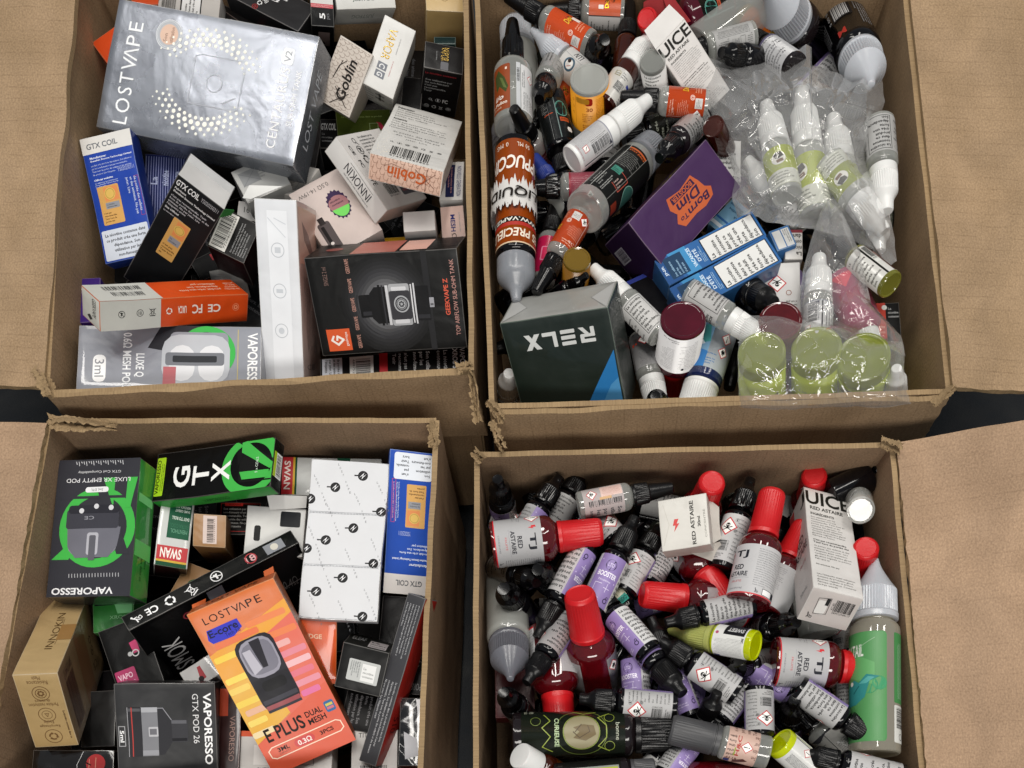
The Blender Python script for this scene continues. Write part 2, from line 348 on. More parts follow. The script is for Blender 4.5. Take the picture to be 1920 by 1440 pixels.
def cut(V, Fc, lim, only_x):
    """cut flat print finely enough to follow a curved or dented surface"""
    ln = (lambda e: abs(e.verts[0].co.x - e.verts[1].co.x)) if only_x else (lambda e: (e.verts[0].co - e.verts[1].co).length)
    bm = bmesh.new(); vs = [bm.verts.new((x, y, 0)) for x, y in V]
    for f in Fc:
        try: bm.faces.new([vs[j] for j in f])
        except Exception: pass
    for _ in range(6):
        ed = [e for e in bm.edges if ln(e) > lim]
        if not ed: break
        bmesh.ops.subdivide_edges(bm, edges=ed, cuts=1); bmesh.ops.triangulate(bm, faces=[f for f in bm.faces if len(f.verts) > 4])
    bm.verts.index_update(); V = np.array([v.co[:2] for v in bm.verts]).reshape(-1, 2); Fc = [tuple(v.index for v in f.verts) for f in bm.faces]; bm.free()
    return V, Fc
def print_meshes(els, w, h, mapf, seed=0, cyl=0.0, step=0.045, warp=None, lift=0.06):
    """group the elements by part name, lay each a hair above what it overlaps, and map them onto the surface"""
    parts = {}; boxes = []
    for part, c, V, Fc in elements(els, w, h, seed):
        if cyl: V, Fc = cut(V, Fc, cyl, True)
        elif warp and max(np.ptp(V[list(f)], axis=0).max() for f in Fc) > 6: V, Fc = cut(V, Fc, 5, False)
        if not len(V) or not Fc: continue
        lo, hi = V.min(0), V.max(0); ly = 0
        for l2, h2, k2 in boxes:
            if k2 >= ly and lo[0] < h2[0] and hi[0] > l2[0] and lo[1] < h2[1] and hi[1] > l2[1]: ly = k2 + 1
        boxes.append((lo, hi, ly)); X = mapf(V, lift + step * ly)
        if warp: X = warp(X)
        parts.setdefault(part, []).append((c, X, Fc))
    out = []
    for part, L in parts.items():
        part = part.rstrip('0123456789_')
        V = []; Fc = []; mi = []; mats = []; n = 0
        for c, X, f in L:
            mt = pmat(c)
            if mt not in mats: mats.append(mt)
            k = mats.index(mt); V.append(X); Fc += [[j + n for j in q] for q in f]; mi += [k] * len(f); n += len(X)
        out.append((part, mesh_of(part, np.concatenate(V) * MM, Fc, mats, mi)))
    return out
# ------------------------------------------------------------------ cartons: a cuboid fitted to the corners seen in the photo
def rotm(r):
    a = np.linalg.norm(r)
    if a < 1e-9: return np.eye(3)
    k = r / a; K = np.array([[0, -k[2], k[1]], [k[2], 0, -k[0]], [-k[1], k[0], 0]])
    return np.eye(3) + math.sin(a) * K + (1 - math.cos(a)) * K @ K
FITLOG = []
def fit_cuboid(face, z, d0, low, tiltw=10.0):
    """face: TL,TR,BR,BL pixels in reading order; low: {corner index: pixel of the corner one depth below}"""
    q = np.array(face, dtype=float); P0 = [at(x, y, z) for x, y in q]
    u = (P0[1] - P0[0]) + (P0[2] - P0[3]); u /= np.linalg.norm(u); up = np.array([0, 0, 1.0])
    v = -np.cross(up, u); v /= np.linalg.norm(v)          # reading down
    R0 = np.stack([u, v, np.cross(u, v)], 1)
    w = (np.linalg.norm(P0[1] - P0[0]) + np.linalg.norm(P0[2] - P0[3])) / 2; h = (np.linalg.norm(P0[3] - P0[0]) + np.linalg.norm(P0[2] - P0[1])) / 2
    c = q.mean(0); sg = np.array([[-1, -1], [1, -1], [1, 1], [-1, 1]]) / 2
    def corners(p):
        Rm = R0 @ rotm(p[2:5]); ctr = at(p[0], p[1], z); w_, h_, d_ = p[5:8] * 0.01
        a = ctr + np.outer(sg[:, 0] * w_, Rm[:, 0]) + np.outer(sg[:, 1] * h_, Rm[:, 1])
        return a, a + d_ * Rm[:, 2], Rm, ctr
    def res(p):
        a, b, _, _ = corners(p); r = list((proj(a) - q).ravel())
        for k, pt in low.items(): r += list(proj(b[k]) - np.array(pt))
        tw = tiltw * .5 if low else tiltw * 6
        r += [tw * p[2], tw * p[3], (p[7] - d0 * 0.1) * (10 if low else 50)]
        return np.array(r)
    sc = np.array([1, 1, .02, .02, .02, .05, .05, .05]); E8 = np.eye(8)
    def lm(p, its):
        lam = 1.0; r = res(p)
        for _ in range(its):
            J = np.stack([(res(p + E8[i] * sc[i] * .1) - r) / (sc[i] * .1) for i in range(8)], 1)
            A = J.T @ J; stp = np.linalg.solve(A + lam * np.diag(np.diag(A) + 1e-6), -J.T @ r); r2 = res(p + stp)
            if r2 @ r2 < r @ r:
                done = r @ r - r2 @ r2 < 1e-4 * (r @ r); p = p + stp; r = r2; lam = max(lam * .4, 1e-6)
                if done: break
            else:
                lam *= 4
                if lam > 1e7: break
        return r @ r, p, r
    mk = lambda a_, b_: np.array([c[0], c[1], a_, b_, 0, w * 100 / math.cos(b_), h * 100 / math.cos(a_), d0 * 0.1])
    if low:
        cand = [lm(mk(a_, b_), 14) for a_, b_ in ((0, 0), (.7, 0), (-.7, 0), (0, .7), (0, -.7), (.6, .6), (-.6, .6), (.6, -.6), (-.6, -.6))]
        p = min(cand, key=lambda t: t[0])[1]
    else: p = mk(0, 0)
    _, p, r = lm(p, 50)
    n = 8 + 2 * len(low)
    return corners(p), abs(p[5]) * 10, abs(p[6]) * 10, abs(p[7]) * 10, float(np.sqrt((r[:n] ** 2).mean())), p
def warper(seed, amp):
    """slight dents and bows of thin board: one smooth displacement for the walls and the print on them"""
    def f(X):
        out = np.array(X, dtype=float)
        for i, p in enumerate(out):
            q = Vector((p[0] * .02 + seed * 3.7, p[1] * .02, p[2] * .02 - seed)); n1 = mnoise.noise_vector(q); n2 = mnoise.noise_vector(q * 3.2)
            out[i] += (n1.x * amp + n2.x * amp * .3, n1.y * amp + n2.y * amp * .3, n1.z * amp + n2.z * amp * .3)
        return out
    return f
def box_mesh(name, w, h, d, mats, bev=0.5, warp=None, grid=6.0):
    bm = bmesh.new(); bmesh.ops.create_cube(bm, size=1); bmesh.ops.scale(bm, vec=(w, h, d), verts=bm.verts)
    bmesh.ops.bevel(bm, geom=list(bm.edges), offset=min(bev, w * .1, h * .1, d * .1), segments=2, profile=0.6, affect='EDGES')
    bm.normal_update(); order = ['f', 'b', 't', 'r', 'l', 'k']
    for f in bm.faces:
        n = f.normal; a = max(range(3), key=lambda i: abs(n[i]))
        side = {(2, 1): 'f', (2, 0): 'k', (1, 1): 't', (1, 0): 'b', (0, 1): 'r', (0, 0): 'l'}[(a, 1 if n[a] > 0 else 0)]
        f.material_index = order.index(side)
        if abs(n[a]) < 0.999: f.material_index = 6
        f.smooth = True
    if warp:
        for ax, L in ((0, w), (1, h), (2, d)):
            k = int(L / grid)
            for i in range(1, k):
                no = Vector((0, 0, 0)); no[ax] = 1; co = Vector((0, 0, 0)); co[ax] = -L / 2 + L * i / k
                bmesh.ops.bisect_plane(bm, geom=bm.verts[:] + bm.edges[:] + bm.faces[:], plane_co=co, plane_no=no)
        X = warp([v.co[:] for v in bm.verts])
        for v, x in zip(bm.verts, X): v.co = x
    bmesh.ops.scale(bm, vec=(MM, MM, MM), verts=bm.verts)
    me = bpy.data.meshes.new(name)
    for m in mats: me.materials.append(m)
    bm.to_mesh(me); bm.free(); me.set_sharp_from_angle(angle=math.radians(40)); return me
SEED = [0]
def carton(label, face, z, d, cols, prints=None, low=None, cat='carton', name='carton', group='cartons', rough=0.4, coat=0.0, metal=0.0, wave=0.25, tiltw=10.0, bev=0.5, dent=0.55, lift=0.12):
    """cols: colour of face f, then b t r l (one string 'f' or 'f,b,t,r,l'); prints: {face: [elements]}"""
    SEED[0] += 1
    (a, b, Rm, ctr), w, h, dd, err, p = fit_cuboid(face, z, d, low or {}, tiltw)
    FITLOG.append((label[:40], round(w), round(h), round(dd), round(err, 1), [round(math.degrees(x)) for x in p[2:5]]))
    cl = cols.split(','); cl = (cl + [cl[0]] * 5)[:5]
    def ink(c): return c if max(int(c[i:i + 2], 16) for i in (0, 2, 4)) > 0x40 else ''.join('%02x' % int(int(c[i:i + 2], 16) * .72) for i in (0, 2, 4))
    mk = lambda c: mat(ink(c), rough=rough, coat=coat, metal=metal, wave=wave, bump=0.15, mott=0.08, spec=0.16 if int(c[0:2], 16) < 0x48 and not coat else 0.45)
    def worn(c): return ''.join('%02x' % int(int(c[i:i + 2], 16) * .66 + int('b4aea6'[i:i + 2], 16) * .34) for i in (0, 2, 4))
    mats = [mk(c) for c in cl] + [mk(cl[0])] + [mk(worn(cl[0]))]
    wp = warper(SEED[0], dent) if dent else None
    o = link(name, box_mesh(name, w, h, dd, mats, bev, wp, 5.0 if dent < .9 else 3.5))
    B3 = np.stack([Rm[:, 0], -Rm[:, 1], -Rm[:, 2]], 1); cc = ctr + Rm[:, 2] * dd * MM / 2
    M = Matrix([list(B3[i]) + [cc[i]] for i in range(3)] + [[0, 0, 0, 1]]); o.matrix_world = M
    tag(o, label, cat, group)
    maps = {'f': (w, h, lambda V, e: np.stack([V[:, 0] - w / 2, h / 2 - V[:, 1], np.full(len(V), dd / 2 + e)], 1)),
            'b': (w, dd, lambda V, e: np.stack([V[:, 0] - w / 2, np.full(len(V), -h / 2 - e), dd / 2 - V[:, 1]], 1)),
            't': (w, dd, lambda V, e: np.stack([V[:, 0] - w / 2, np.full(len(V), h / 2 + e), -dd / 2 + V[:, 1]], 1)),
            'r': (dd, h, lambda V, e: np.stack([np.full(len(V), w / 2 + e), h / 2 - V[:, 1], dd / 2 - V[:, 0]], 1)),
            'l': (dd, h, lambda V, e: np.stack([np.full(len(V), -w / 2 - e), h / 2 - V[:, 1], -dd / 2 + V[:, 0]], 1))}
    for fk, els in (prints or {}).items():
        W_, H_, mf = maps[fk]
        for part, me in print_meshes(els, W_, H_, mf, SEED[0], warp=wp, lift=lift): link(part, me, o)
    o['_m'] = [list(r) for r in M]; o['_d'] = [w, h, dd]
    return o
def lid(o, side, ln, ang, col, x0=0.0, x1=1.0, name='lid_flap', seed=3):
    """a board flap hinged on the edge of the main face; ang 0 lies in the face plane, positive folds back"""
    w, h, d = o['_d']; M = Matrix(o['_m']); a = math.radians(ang); c_, s_ = math.cos(a) * ln, -math.sin(a) * ln
    if side == 't': q = [(w * (x0 - .5), h / 2, d / 2), (w * (x1 - .5), h / 2, d / 2), (w * (x1 - .5) - 1.5, h / 2 + c_, d / 2 + s_), (w * (x0 - .5) + 1.5, h / 2 + c_, d / 2 + s_)]
    elif side == 'r': q = [(w / 2, h * (.5 - x0), d / 2), (w / 2, h * (.5 - x1), d / 2), (w / 2 + c_, h * (.5 - x1) + 1.5, d / 2 + s_), (w / 2 + c_, h * (.5 - x0) - 1.5, d / 2 + s_)]
    elif side == 'T': q = [(w * (x0 - .5), h / 2, -d / 2), (w * (x1 - .5), h / 2, -d / 2), (w * (x1 - .5), h / 2 + c_, -d / 2 - s_), (w * (x0 - .5), h / 2 + c_, -d / 2 - s_)]
    else: q = [(w * (x0 - .5), -h / 2, d / 2), (w * (x1 - .5), -h / 2, d / 2), (w * (x1 - .5) - 1.5, -h / 2 - c_, d / 2 + s_), (w * (x0 - .5) + 1.5, -h / 2 - c_, d / 2 + s_)]
    return sheet(name, [np.array(M @ (Vector(p) * MM)) for p in q], [mat(col, rough=0.6, wave=0.2)], .5, o, crumple=1.2, seed=seed)
def sheet(name, pts, mats, thick=0.5, parent=None, nu=8, nv=8, crumple=0.0, jag=(0, 0, 0, 0), uvs=0.01, seed=0, bend=0.0, uoff=0.0):
    """a board or paper panel through four world points (p00, p10, p11, p01), solid, with optional ragged edges (v0, u1, v1, u0) and dents"""
    p00, p10, p11, p01 = [np.array(p, dtype=float) for p in pts]; rnd = random.Random(seed)
    n = np.cross(p10 - p00, p01 - p00); n /= np.linalg.norm(n)
    lu = np.linalg.norm(p10 - p00) / MM; lv = np.linalg.norm(p01 - p00) / MM
    eu, ev = (p10 - p00) / np.linalg.norm(p10 - p00), (p01 - p00) / np.linalg.norm(p01 - p00)
    V = []; UV = []
    for s in (1, -1):
        for j in range(nv + 1):
            for i in range(nu + 1):
                u, v = i / nu, j / nv
                P = p00 * (1 - u) * (1 - v) + p10 * u * (1 - v) + p11 * u * v + p01 * (1 - u) * v
                o = n * thick * MM / 2 * s
                if crumple: o = o + n * crumple * MM * mnoise.noise(Vector((u * lu * .03 + seed, v * lv * .03, seed * 1.7)))
                if bend: o = o + n * bend * MM * math.sin(u * math.pi) * v
                def jn(t, k): return (mnoise.noise(Vector((t * .35, k + seed * 3.1, s * .35))) + .6 * mnoise.noise(Vector((t * 1.3, k + 9.7, s * .8)))) * MM
                if j == 0 and jag[0]: o = o + ev * jag[0] * jn(u * lu, 1)
                if j == nv and jag[2]: o = o + ev * jag[2] * jn(u * lu, 2)
                if i == nu and jag[1]: o = o + eu * jag[1] * jn(v * lv, 3)
                if i == 0 and jag[3]: o = o + eu * jag[3] * jn(v * lv, 4)
                V.append(P + o); UV.append((u * lu * uvs + uoff, v * lv * uvs))
    Fc = []; N0 = (nu + 1) * (nv + 1); ix = lambda i, j, s: s * N0 + j * (nu + 1) + i
    for j in range(nv):
        for i in range(nu):
            Fc.append((ix(i, j, 0), ix(i + 1, j, 0), ix(i + 1, j + 1, 0), ix(i, j + 1, 0)))
            Fc.append((ix(i, j, 1), ix(i, j + 1, 1), ix(i + 1, j + 1, 1), ix(i + 1, j, 1)))
    k0 = len(Fc)
    for i in range(nu):
        Fc.append((ix(i, 0, 0), ix(i, 0, 1), ix(i + 1, 0, 1), ix(i + 1, 0, 0))); Fc.append((ix(i, nv, 0), ix(i + 1, nv, 0), ix(i + 1, nv, 1), ix(i, nv, 1)))
    for j in range(nv):
        Fc.append((ix(0, j, 0), ix(0, j + 1, 0), ix(0, j + 1, 1), ix(0, j, 1))); Fc.append((ix(nu, j, 0), ix(nu, j, 1), ix(nu, j + 1, 1), ix(nu, j + 1, 0)))
    mi = [0] * k0 + [len(mats) - 1] * (len(Fc) - k0)
    me = mesh_of(name, V, Fc, mats, mi)
    ul = me.uv_layers.new(name='UVMap'); li = np.empty(len(me.loops), dtype=np.int32); me.loops.foreach_get('vertex_index', li)
    ul.data.foreach_set('uv', np.array(UV, dtype=np.float32)[li].ravel())
    o = link(name, me)
    if parent:
        o.parent = parent
        o.matrix_parent_inverse = Matrix(parent['_m'] if '_m' in parent else parent.matrix_basis).inverted()
    return o
def flap(parent, px4, z4, col, name='flap', thick=0.5, crumple=1.0, **k):
    """an open lid or tuck flap of a carton: four pixels and heights (mm above the rims)"""
    return sheet(name, [at(x, y, z) for (x, y), z in zip(px4, z4)], [mat(col, rough=0.6, wave=0.2)], thick, parent, crumple=crumple, seed=len(bpy.data.objects) % 97, **k)
# ------------------------------------------------------------------ bottles: lathe-turned body, cap, wrapped label and print
def lathe(name, prof, segs, mt, ribs=None, ang=32):
    V = []; Fc = []; n = segs
    for r, z, *rb in prof:
        for i in range(n):
            k = 1 - 0.045 * (i % 2) if rb else 1.0
            a = 2 * math.pi * i / n; V.append((r * k * math.cos(a) * MM, r * k * math.sin(a) * MM, z * MM))
    for j in range(len(prof) - 1):
        for i in range(n):
            a, b = j * n + i, j * n + (i + 1) % n; Fc.append((a, b, b + n, a + n))
    Fc.append(tuple(range(n))[::-1]); Fc.append(tuple(range((len(prof) - 1) * n, len(prof) * n)))
    me = mesh_of(name, V, Fc, [mt], smooth=True); me.set_sharp_from_angle(angle=math.radians(ang)); return me
Bo = lambda R, z1, rn, zn: [(R * .8, .9), (R * .86, .2), (R * .93, .1), (R * .985, .8), (R, 2.2), (R, z1), (R * .985, z1 + (zn - z1) * .25), (R * .9, z1 + (zn - z1) * .55), (R * .72, z1 + (zn - z1) * .8), (rn, zn - .2), (rn, zn + 1.5)]
KIND = {   # R, length, body profile, cap profile (third item: ribbed), label from z to z
 'ten': (11, 76, Bo(11, 42.5, 6.6, 48), [(7.5, 48.6), (9.3, 48.8), (9.5, 49.6), (9.5, 50.6), (9.1, 51, 1), (8.7, 63, 1), (8.6, 63.4), (8.2, 64.6), (6.4, 66.4), (5.2, 68.4), (4.7, 71), (4.5, 75.2), (4.1, 76), (2, 75.8)], 4, 41.5),
 'tenw': (11, 82, Bo(11, 40, 8, 44.5), [(9.4, 43.6), (10, 44), (10, 49.6), (9.7, 50), (9.7, 50.7), (10, 51), (9.9, 51.5, 1), (9.2, 66, 1), (9, 66.4), (8.2, 68), (6.6, 70.5), (5.6, 73.5), (5, 80.8), (4.4, 82), (2, 82)], 3, 36),
 'clr': (11, 82, Bo(11, 40, 6, 47), [(6.5, 46.4), (8.8, 46.8), (8.9, 48.4), (8.7, 48.8, 1), (8.4, 59.5, 1), (8.3, 59.8), (7.9, 60.4), (7.2, 61), (5, 79), (4.6, 81), (3.6, 82), (1, 81.8)], 4, 38),
 'red30': (16.5, 84, Bo(16.5, 40, 10, 50.5), [(10, 50.2), (11.4, 50.4), (11.5, 53), (11.2, 53.4), (11.1, 54, 1), (10, 80.5, 1), (9.9, 81.4), (9.2, 83.2), (8.2, 84), (7.4, 83.4), (1, 83.2)], 2.4, 38),
 'short60': (18, 147, Bo(18, 90, 14, 100), [(15, 99), (16.6, 99.4), (16.8, 103), (16.4, 103.6), (16.2, 104.4, 1), (15.7, 121.5, 1), (15.5, 122), (14.6, 123.4), (12, 127), (8.4, 133), (5.6, 138), (4, 142), (2.8, 146.4), (1.6, 147)], 5, 88),
 'slim60': (16, 129, Bo(16, 92, 12, 97), [(14, 96), (15.2, 96.4), (15.2, 108), (14.6, 111), (12.6, 113.6), (8, 117.5), (5.2, 121), (3.6, 128), (2.4, 129)], 5, 91),
 'chub30': (15, 80, Bo(15, 46, 9, 54), [(9, 53.6), (11, 54), (10.8, 54.6, 1), (10.4, 64, 1), (9, 66), (5, 72), (4, 79), (2, 80)], 3, 38),
 'flat': (15, 74, Bo(15, 48, 12, 52), [(13, 51.4), (14.6, 51.8), (14.6, 54), (14.3, 54.4), (14.3, 55, 1), (13.9, 72, 1), (13.6, 73.4), (12.4, 74), (1, 74)], 4, 44),
 'grey': (12, 66, Bo(12, 30, 9, 34), [(9, 33), (11, 33.2), (11, 36.2), (10.4, 36.4), (10.4, 37.2), (11.4, 37.6), (11.3, 38.4), (11.2, 39, 1), (10.9, 62, 1), (10.7, 64.4), (9.8, 66), (1, 66)], 8, 29),
 'lime': (11, 70, Bo(11, 30, 9, 33), [(9.5, 32.6), (10.8, 33), (10.8, 36.4), (10.5, 36.8, 1), (9.9, 49, 1), (9.6, 49.6), (7, 55), (4.6, 61), (3.4, 66), (2.6, 70)], 5, 29.5),
 'gly': (16, 89, Bo(16, 44, 7, 53), [(7, 52), (9.4, 52.4), (9.5, 55.6), (9.3, 56, 1), (8.9, 71, 1), (8.4, 71.8), (7.2, 72.4), (5, 87.6), (4.4, 89), (1, 89)], 4, 42),
 'blk50': (16, 110, Bo(16, 78, 11, 84), [(11, 83), (13.6, 83.6), (13.7, 87), (13.4, 87.6, 1), (13, 107, 1), (12.7, 108.8), (11.6, 110), (1, 110)], 6, 76),
 'whitecap': (13, 68, Bo(13, 42, 9, 49), [(10, 48.6), (11, 49), (11, 66.4), (10.4, 67.8), (9.4, 68), (1, 68)], 4, 40),
}
BODY = {'blk': lambda: mat('08070a', rough=0.12, bump=0.05, mott=0, spec=0.4), 'red': lambda: mat('52060d', rough=0.07, bump=0.06, bs=80, mott=0.35, spec=0.6, sss=0.25, coat=0.5),
        'clear': lambda: film('d6d8d2', 0.36, 0.06), 'amber': lambda: mat('3a1206', rough=0.08, bump=0.05, mott=0.35, spec=0.6), 'wine': lambda: mat('4a0a1c', rough=0.1, bump=0.05, mott=0.3, spec=0.6),
        'lime': lambda: mat('b9c400', rough=0.08, bump=0.05, mott=0.12, sss=0.3, coat=0.4), 'gold': lambda: film('a98628', 0.55, 0.08, 'd8b850'), 'navy': lambda: mat('14204a', rough=0.12, mott=0.1), 'white': lambda: mat('e4e4e2', rough=0.35, mott=0.04),
        'tan': lambda: film('d8d2c0', 0.42, 0.07, 'efe8d4'), 'pink': lambda: film('d86a8e', 0.6, 0.1, 'f0a0b8'), 'milk': lambda: film('d4d6d0', 0.6, 0.1), 'olive': lambda: film('b9b84a', 0.35, 0.08, 'dfe0a0'), 'green': lambda: film('b4c04a', 0.5, 0.08, 'e2e8a8'), 'smoke': lambda: mat('1a1416', rough=0.1, mott=0.2)}
CAP = {'blk': lambda: mat('0a090a', rough=0.3, bump=0.2, bs=700, mott=0.0, spec=0.32), 'gloss': lambda: mat('070607', rough=0.15, bump=0.1, mott=0.0, spec=0.4), 'red': lambda: mat('c3161c', rough=0.36, bump=0.25, bs=600, mott=0.1, sss=0.08),
       'white': lambda: mat('dcdcda', rough=0.33, bump=0.1, mott=0.03, sss=0.1), 'milk': lambda: mat('b9bcc2', rough=0.25, bump=0.15, bs=500, mott=0.1, sss=0.3), 'grey': lambda: mat('444446', rough=0.45, bump=0.2, bs=600, mott=0.06), 'silver': lambda: mat('85888e', rough=0.28, bump=0.15, mott=0.1, sss=0.2),
       'lime': lambda: mat('a9ad62', rough=0.25, bump=0.1, mott=0.15, sss=0.3), 'blue': lambda: mat('1c2f78', rough=0.4, mott=0.05), 'smoke': lambda: mat('66676e', rough=0.25, bump=0.15, mott=0.1, sss=0.2)}
LBL = {}      # label name -> (base colour or None, z from, z to (fractions of the label zone, from the base), arc, elements, gloss)
BM = {}
def bottle_parts(kind, body, cap, lab):
    k = (kind, body, cap, lab)
    if k in BM: return BM[k]
    R_, Ln, bp, cp, l0, l1 = KIND[kind]
    def c(key, f):
        if key not in BM: BM[key] = f()
        return BM[key]
    parts = [('body', c(('b', kind, body), lambda: lathe('bottle', bp, 40, BODY[body]())))]
    nr = {'red30': 72, 'short60': 96, 'flat': 96, 'blk50': 84}.get(kind, 76)
    parts.append(('cap', c(('c', kind, cap), lambda: lathe('cap', cp, nr, CAP[cap]()))))
    if lab:
        base, f0, f1, arc, els, gl = LBL[lab]
        za, zb = l0 + (l1 - l0) * f0, l0 + (l1 - l0) * f1; w, h = 2 * math.pi * R_ * arc, zb - za
        if base:
            n = max(6, int(56 * arc)); V = []
            for rr in (R_ + .06, R_ - .05):
                for z in (za, zb):
                    for i in range(n + 1): a = (i / n - .5) * arc * 2 * math.pi; V.append((rr * math.cos(a) * MM, rr * math.sin(a) * MM, z * MM))
            m_ = n + 1; Fc = [(i, i + 1, m_ + i + 1, m_ + i) for i in range(n)]
            for a0, a1 in ((0, 2 * m_), (m_, 3 * m_)):
                Fc += [(a0 + i, a1 + i, a1 + i + 1, a0 + i + 1) for i in range(n)]
            if arc < 0.999: Fc += [(0, m_, 3 * m_, 2 * m_), (n, 2 * m_ + n, 3 * m_ + n, m_ + n)]
            parts.append(('label', mesh_of('label', V, Fc, [mat(base, rough=gl, bump=0.1, mott=0.05, coat=0.15)], smooth=True)))
        def mf(X, e):
            a = (X[:, 0] / w - .5) * arc * 2 * math.pi; r = R_ + .05 + e
            return np.stack([r * np.cos(a), r * np.sin(a), zb - X[:, 1]], 1)
        parts += print_meshes(els, w, h, mf, len(BM), cyl=R_ * .1, lift=.07, step=.05)
    BM[k] = parts; return parts
def bottle(kind, body, cap, lab, b, t, dia, z, s=0, roll=0.0, label='', group='bottles', cat='bottle', zlim=2.0):
    """b, t: pixels of the base and tip centres; dia: apparent diameter; z: height of the middle; s: +1 tip nearer the viewer, -1 base nearer"""
    R_, Ln = KIND[kind][:2]; mid = at((b[0] + t[0]) / 2, (b[1] + t[1]) / 2, z)
    sc = dia / 2 * mmpp(mid) / (R_ * MM); L0 = Ln * sc
    ln = lambda d: float(np.linalg.norm(at(*t, z + s * d) - at(*b, z - s * d))) / MM
    d = 0.0; zs = 1.0
    if s and ln(0) < L0:
        for _i in range(4):
            lo, hi = 0.0, L0 / 2
            for _ in range(40):
                m = (lo + hi) / 2
                if ln(m) < L0: lo = m
                else: hi = m
            d = lo
            if z + d <= zlim: break
            z = zlim - d            # keep the upper end under the rims
            mid = at((b[0] + t[0]) / 2, (b[1] + t[1]) / 2, z); sc = dia / 2 * mmpp(mid) / (R_ * MM); L0 = Ln * sc
    else: zs = min(1.25, max(0.7, ln(0) / L0))
    A, Bp = at(*b, z - s * d), at(*t, z + s * d); ax = (Bp - A) / np.linalg.norm(Bp - A)
    vw = CP - (A + Bp) / 2; X = vw - ax * (vw @ ax); X /= np.linalg.norm(X); Y = np.cross(ax, X)
    a = roll * 2 * math.pi; X2 = X * math.cos(a) - Y * math.sin(a); Y2 = np.cross(ax, X2)
    M = Matrix([[X2[i] * sc, Y2[i] * sc, ax[i] * sc * zs, A[i]] for i in range(3)] + [[0, 0, 0, 1]])
    parts = bottle_parts(kind, body, cap, lab)
    o = link('bottle', parts[0][1]); o.matrix_world = M
    for nm, me in parts[1:]: link(nm, me, o)
    return tag(o, label, cat, group)
# ------------------------------------------------------------------ plastic bags: a crumpled closed film over an outline
def bag(label, outline, z, zc, mt, seed, rings=26, amp=9.0, name='plastic_bag', under=True, center=None, zu=-55):
    o_ = np.array(outline, dtype=float); n0 = len(o_); per = []
    for i in range(n0):
        a, b2 = o_[i], o_[(i + 1) % n0]; m = max(2, int(np.linalg.norm(b2 - a) / 4))
        per += [a + (b2 - a) * k / m for k in range(m)]
    per = np.array(per); n = len(per); ctr = np.array(center if center is not None else o_.mean(0)); V = []
    def ridge(x, y, sd):
        q = Vector((x * .008 + sd, y * .008 - sd, sd)); w_ = mnoise.noise(q * .7) * 1.5
        sq = lambda t: 1 / (1 + (t * 5) ** 2)
        sp = lambda t: 1 / (1 + (t * 11) ** 2)
        return sq(mnoise.noise(Vector((q.x * .9 + w_, q.y * 1.1, sd)))) * .8 + sp(mnoise.noise(Vector((q.x * 2.2 + w_, q.y * 1.5, sd + 5)))) * .42 + sp(mnoise.noise(Vector((q.x * 4.5 - w_ * 1.5, q.y * 3.8, sd + 9)))) * .22 + mnoise.noise(q * 1.2) * .8
    for sgn in ((1, -1) if under else (1,)):
        for r in range(rings + 1):
            f = r / rings
            for i in range(n):
                jx = mnoise.noise(Vector((i * .15, seed, 0))) * 5 * f
                p = ctr + (per[i] - ctr) * f * (1 + jx / 160); e = 1 - f ** 3
                hz = z + ((zc if sgn > 0 else zu) - z) * e + (amp * ridge(p[0], p[1], seed + sgn) * min(1, (1 - f) * 4 + .25) if sgn > 0 or r < rings else amp * ridge(p[0], p[1], seed + 1) * .25)
                V.append(at(p[0], p[1], hz))
    Fc = []
    for k in range(2 if under else 1):
        o0 = k * (rings + 1) * n
        for r in range(rings):
            for i in range(n):
                a, b2 = o0 + r * n + i, o0 + r * n + (i + 1) % n
                q = (a, a + n, b2 + n, b2); Fc.append(q if k == 0 else q[::-1])
    me = mesh_of(name, V, Fc, [mt], smooth=True)
    return tag(link(name, me), label, 'plastic bag')
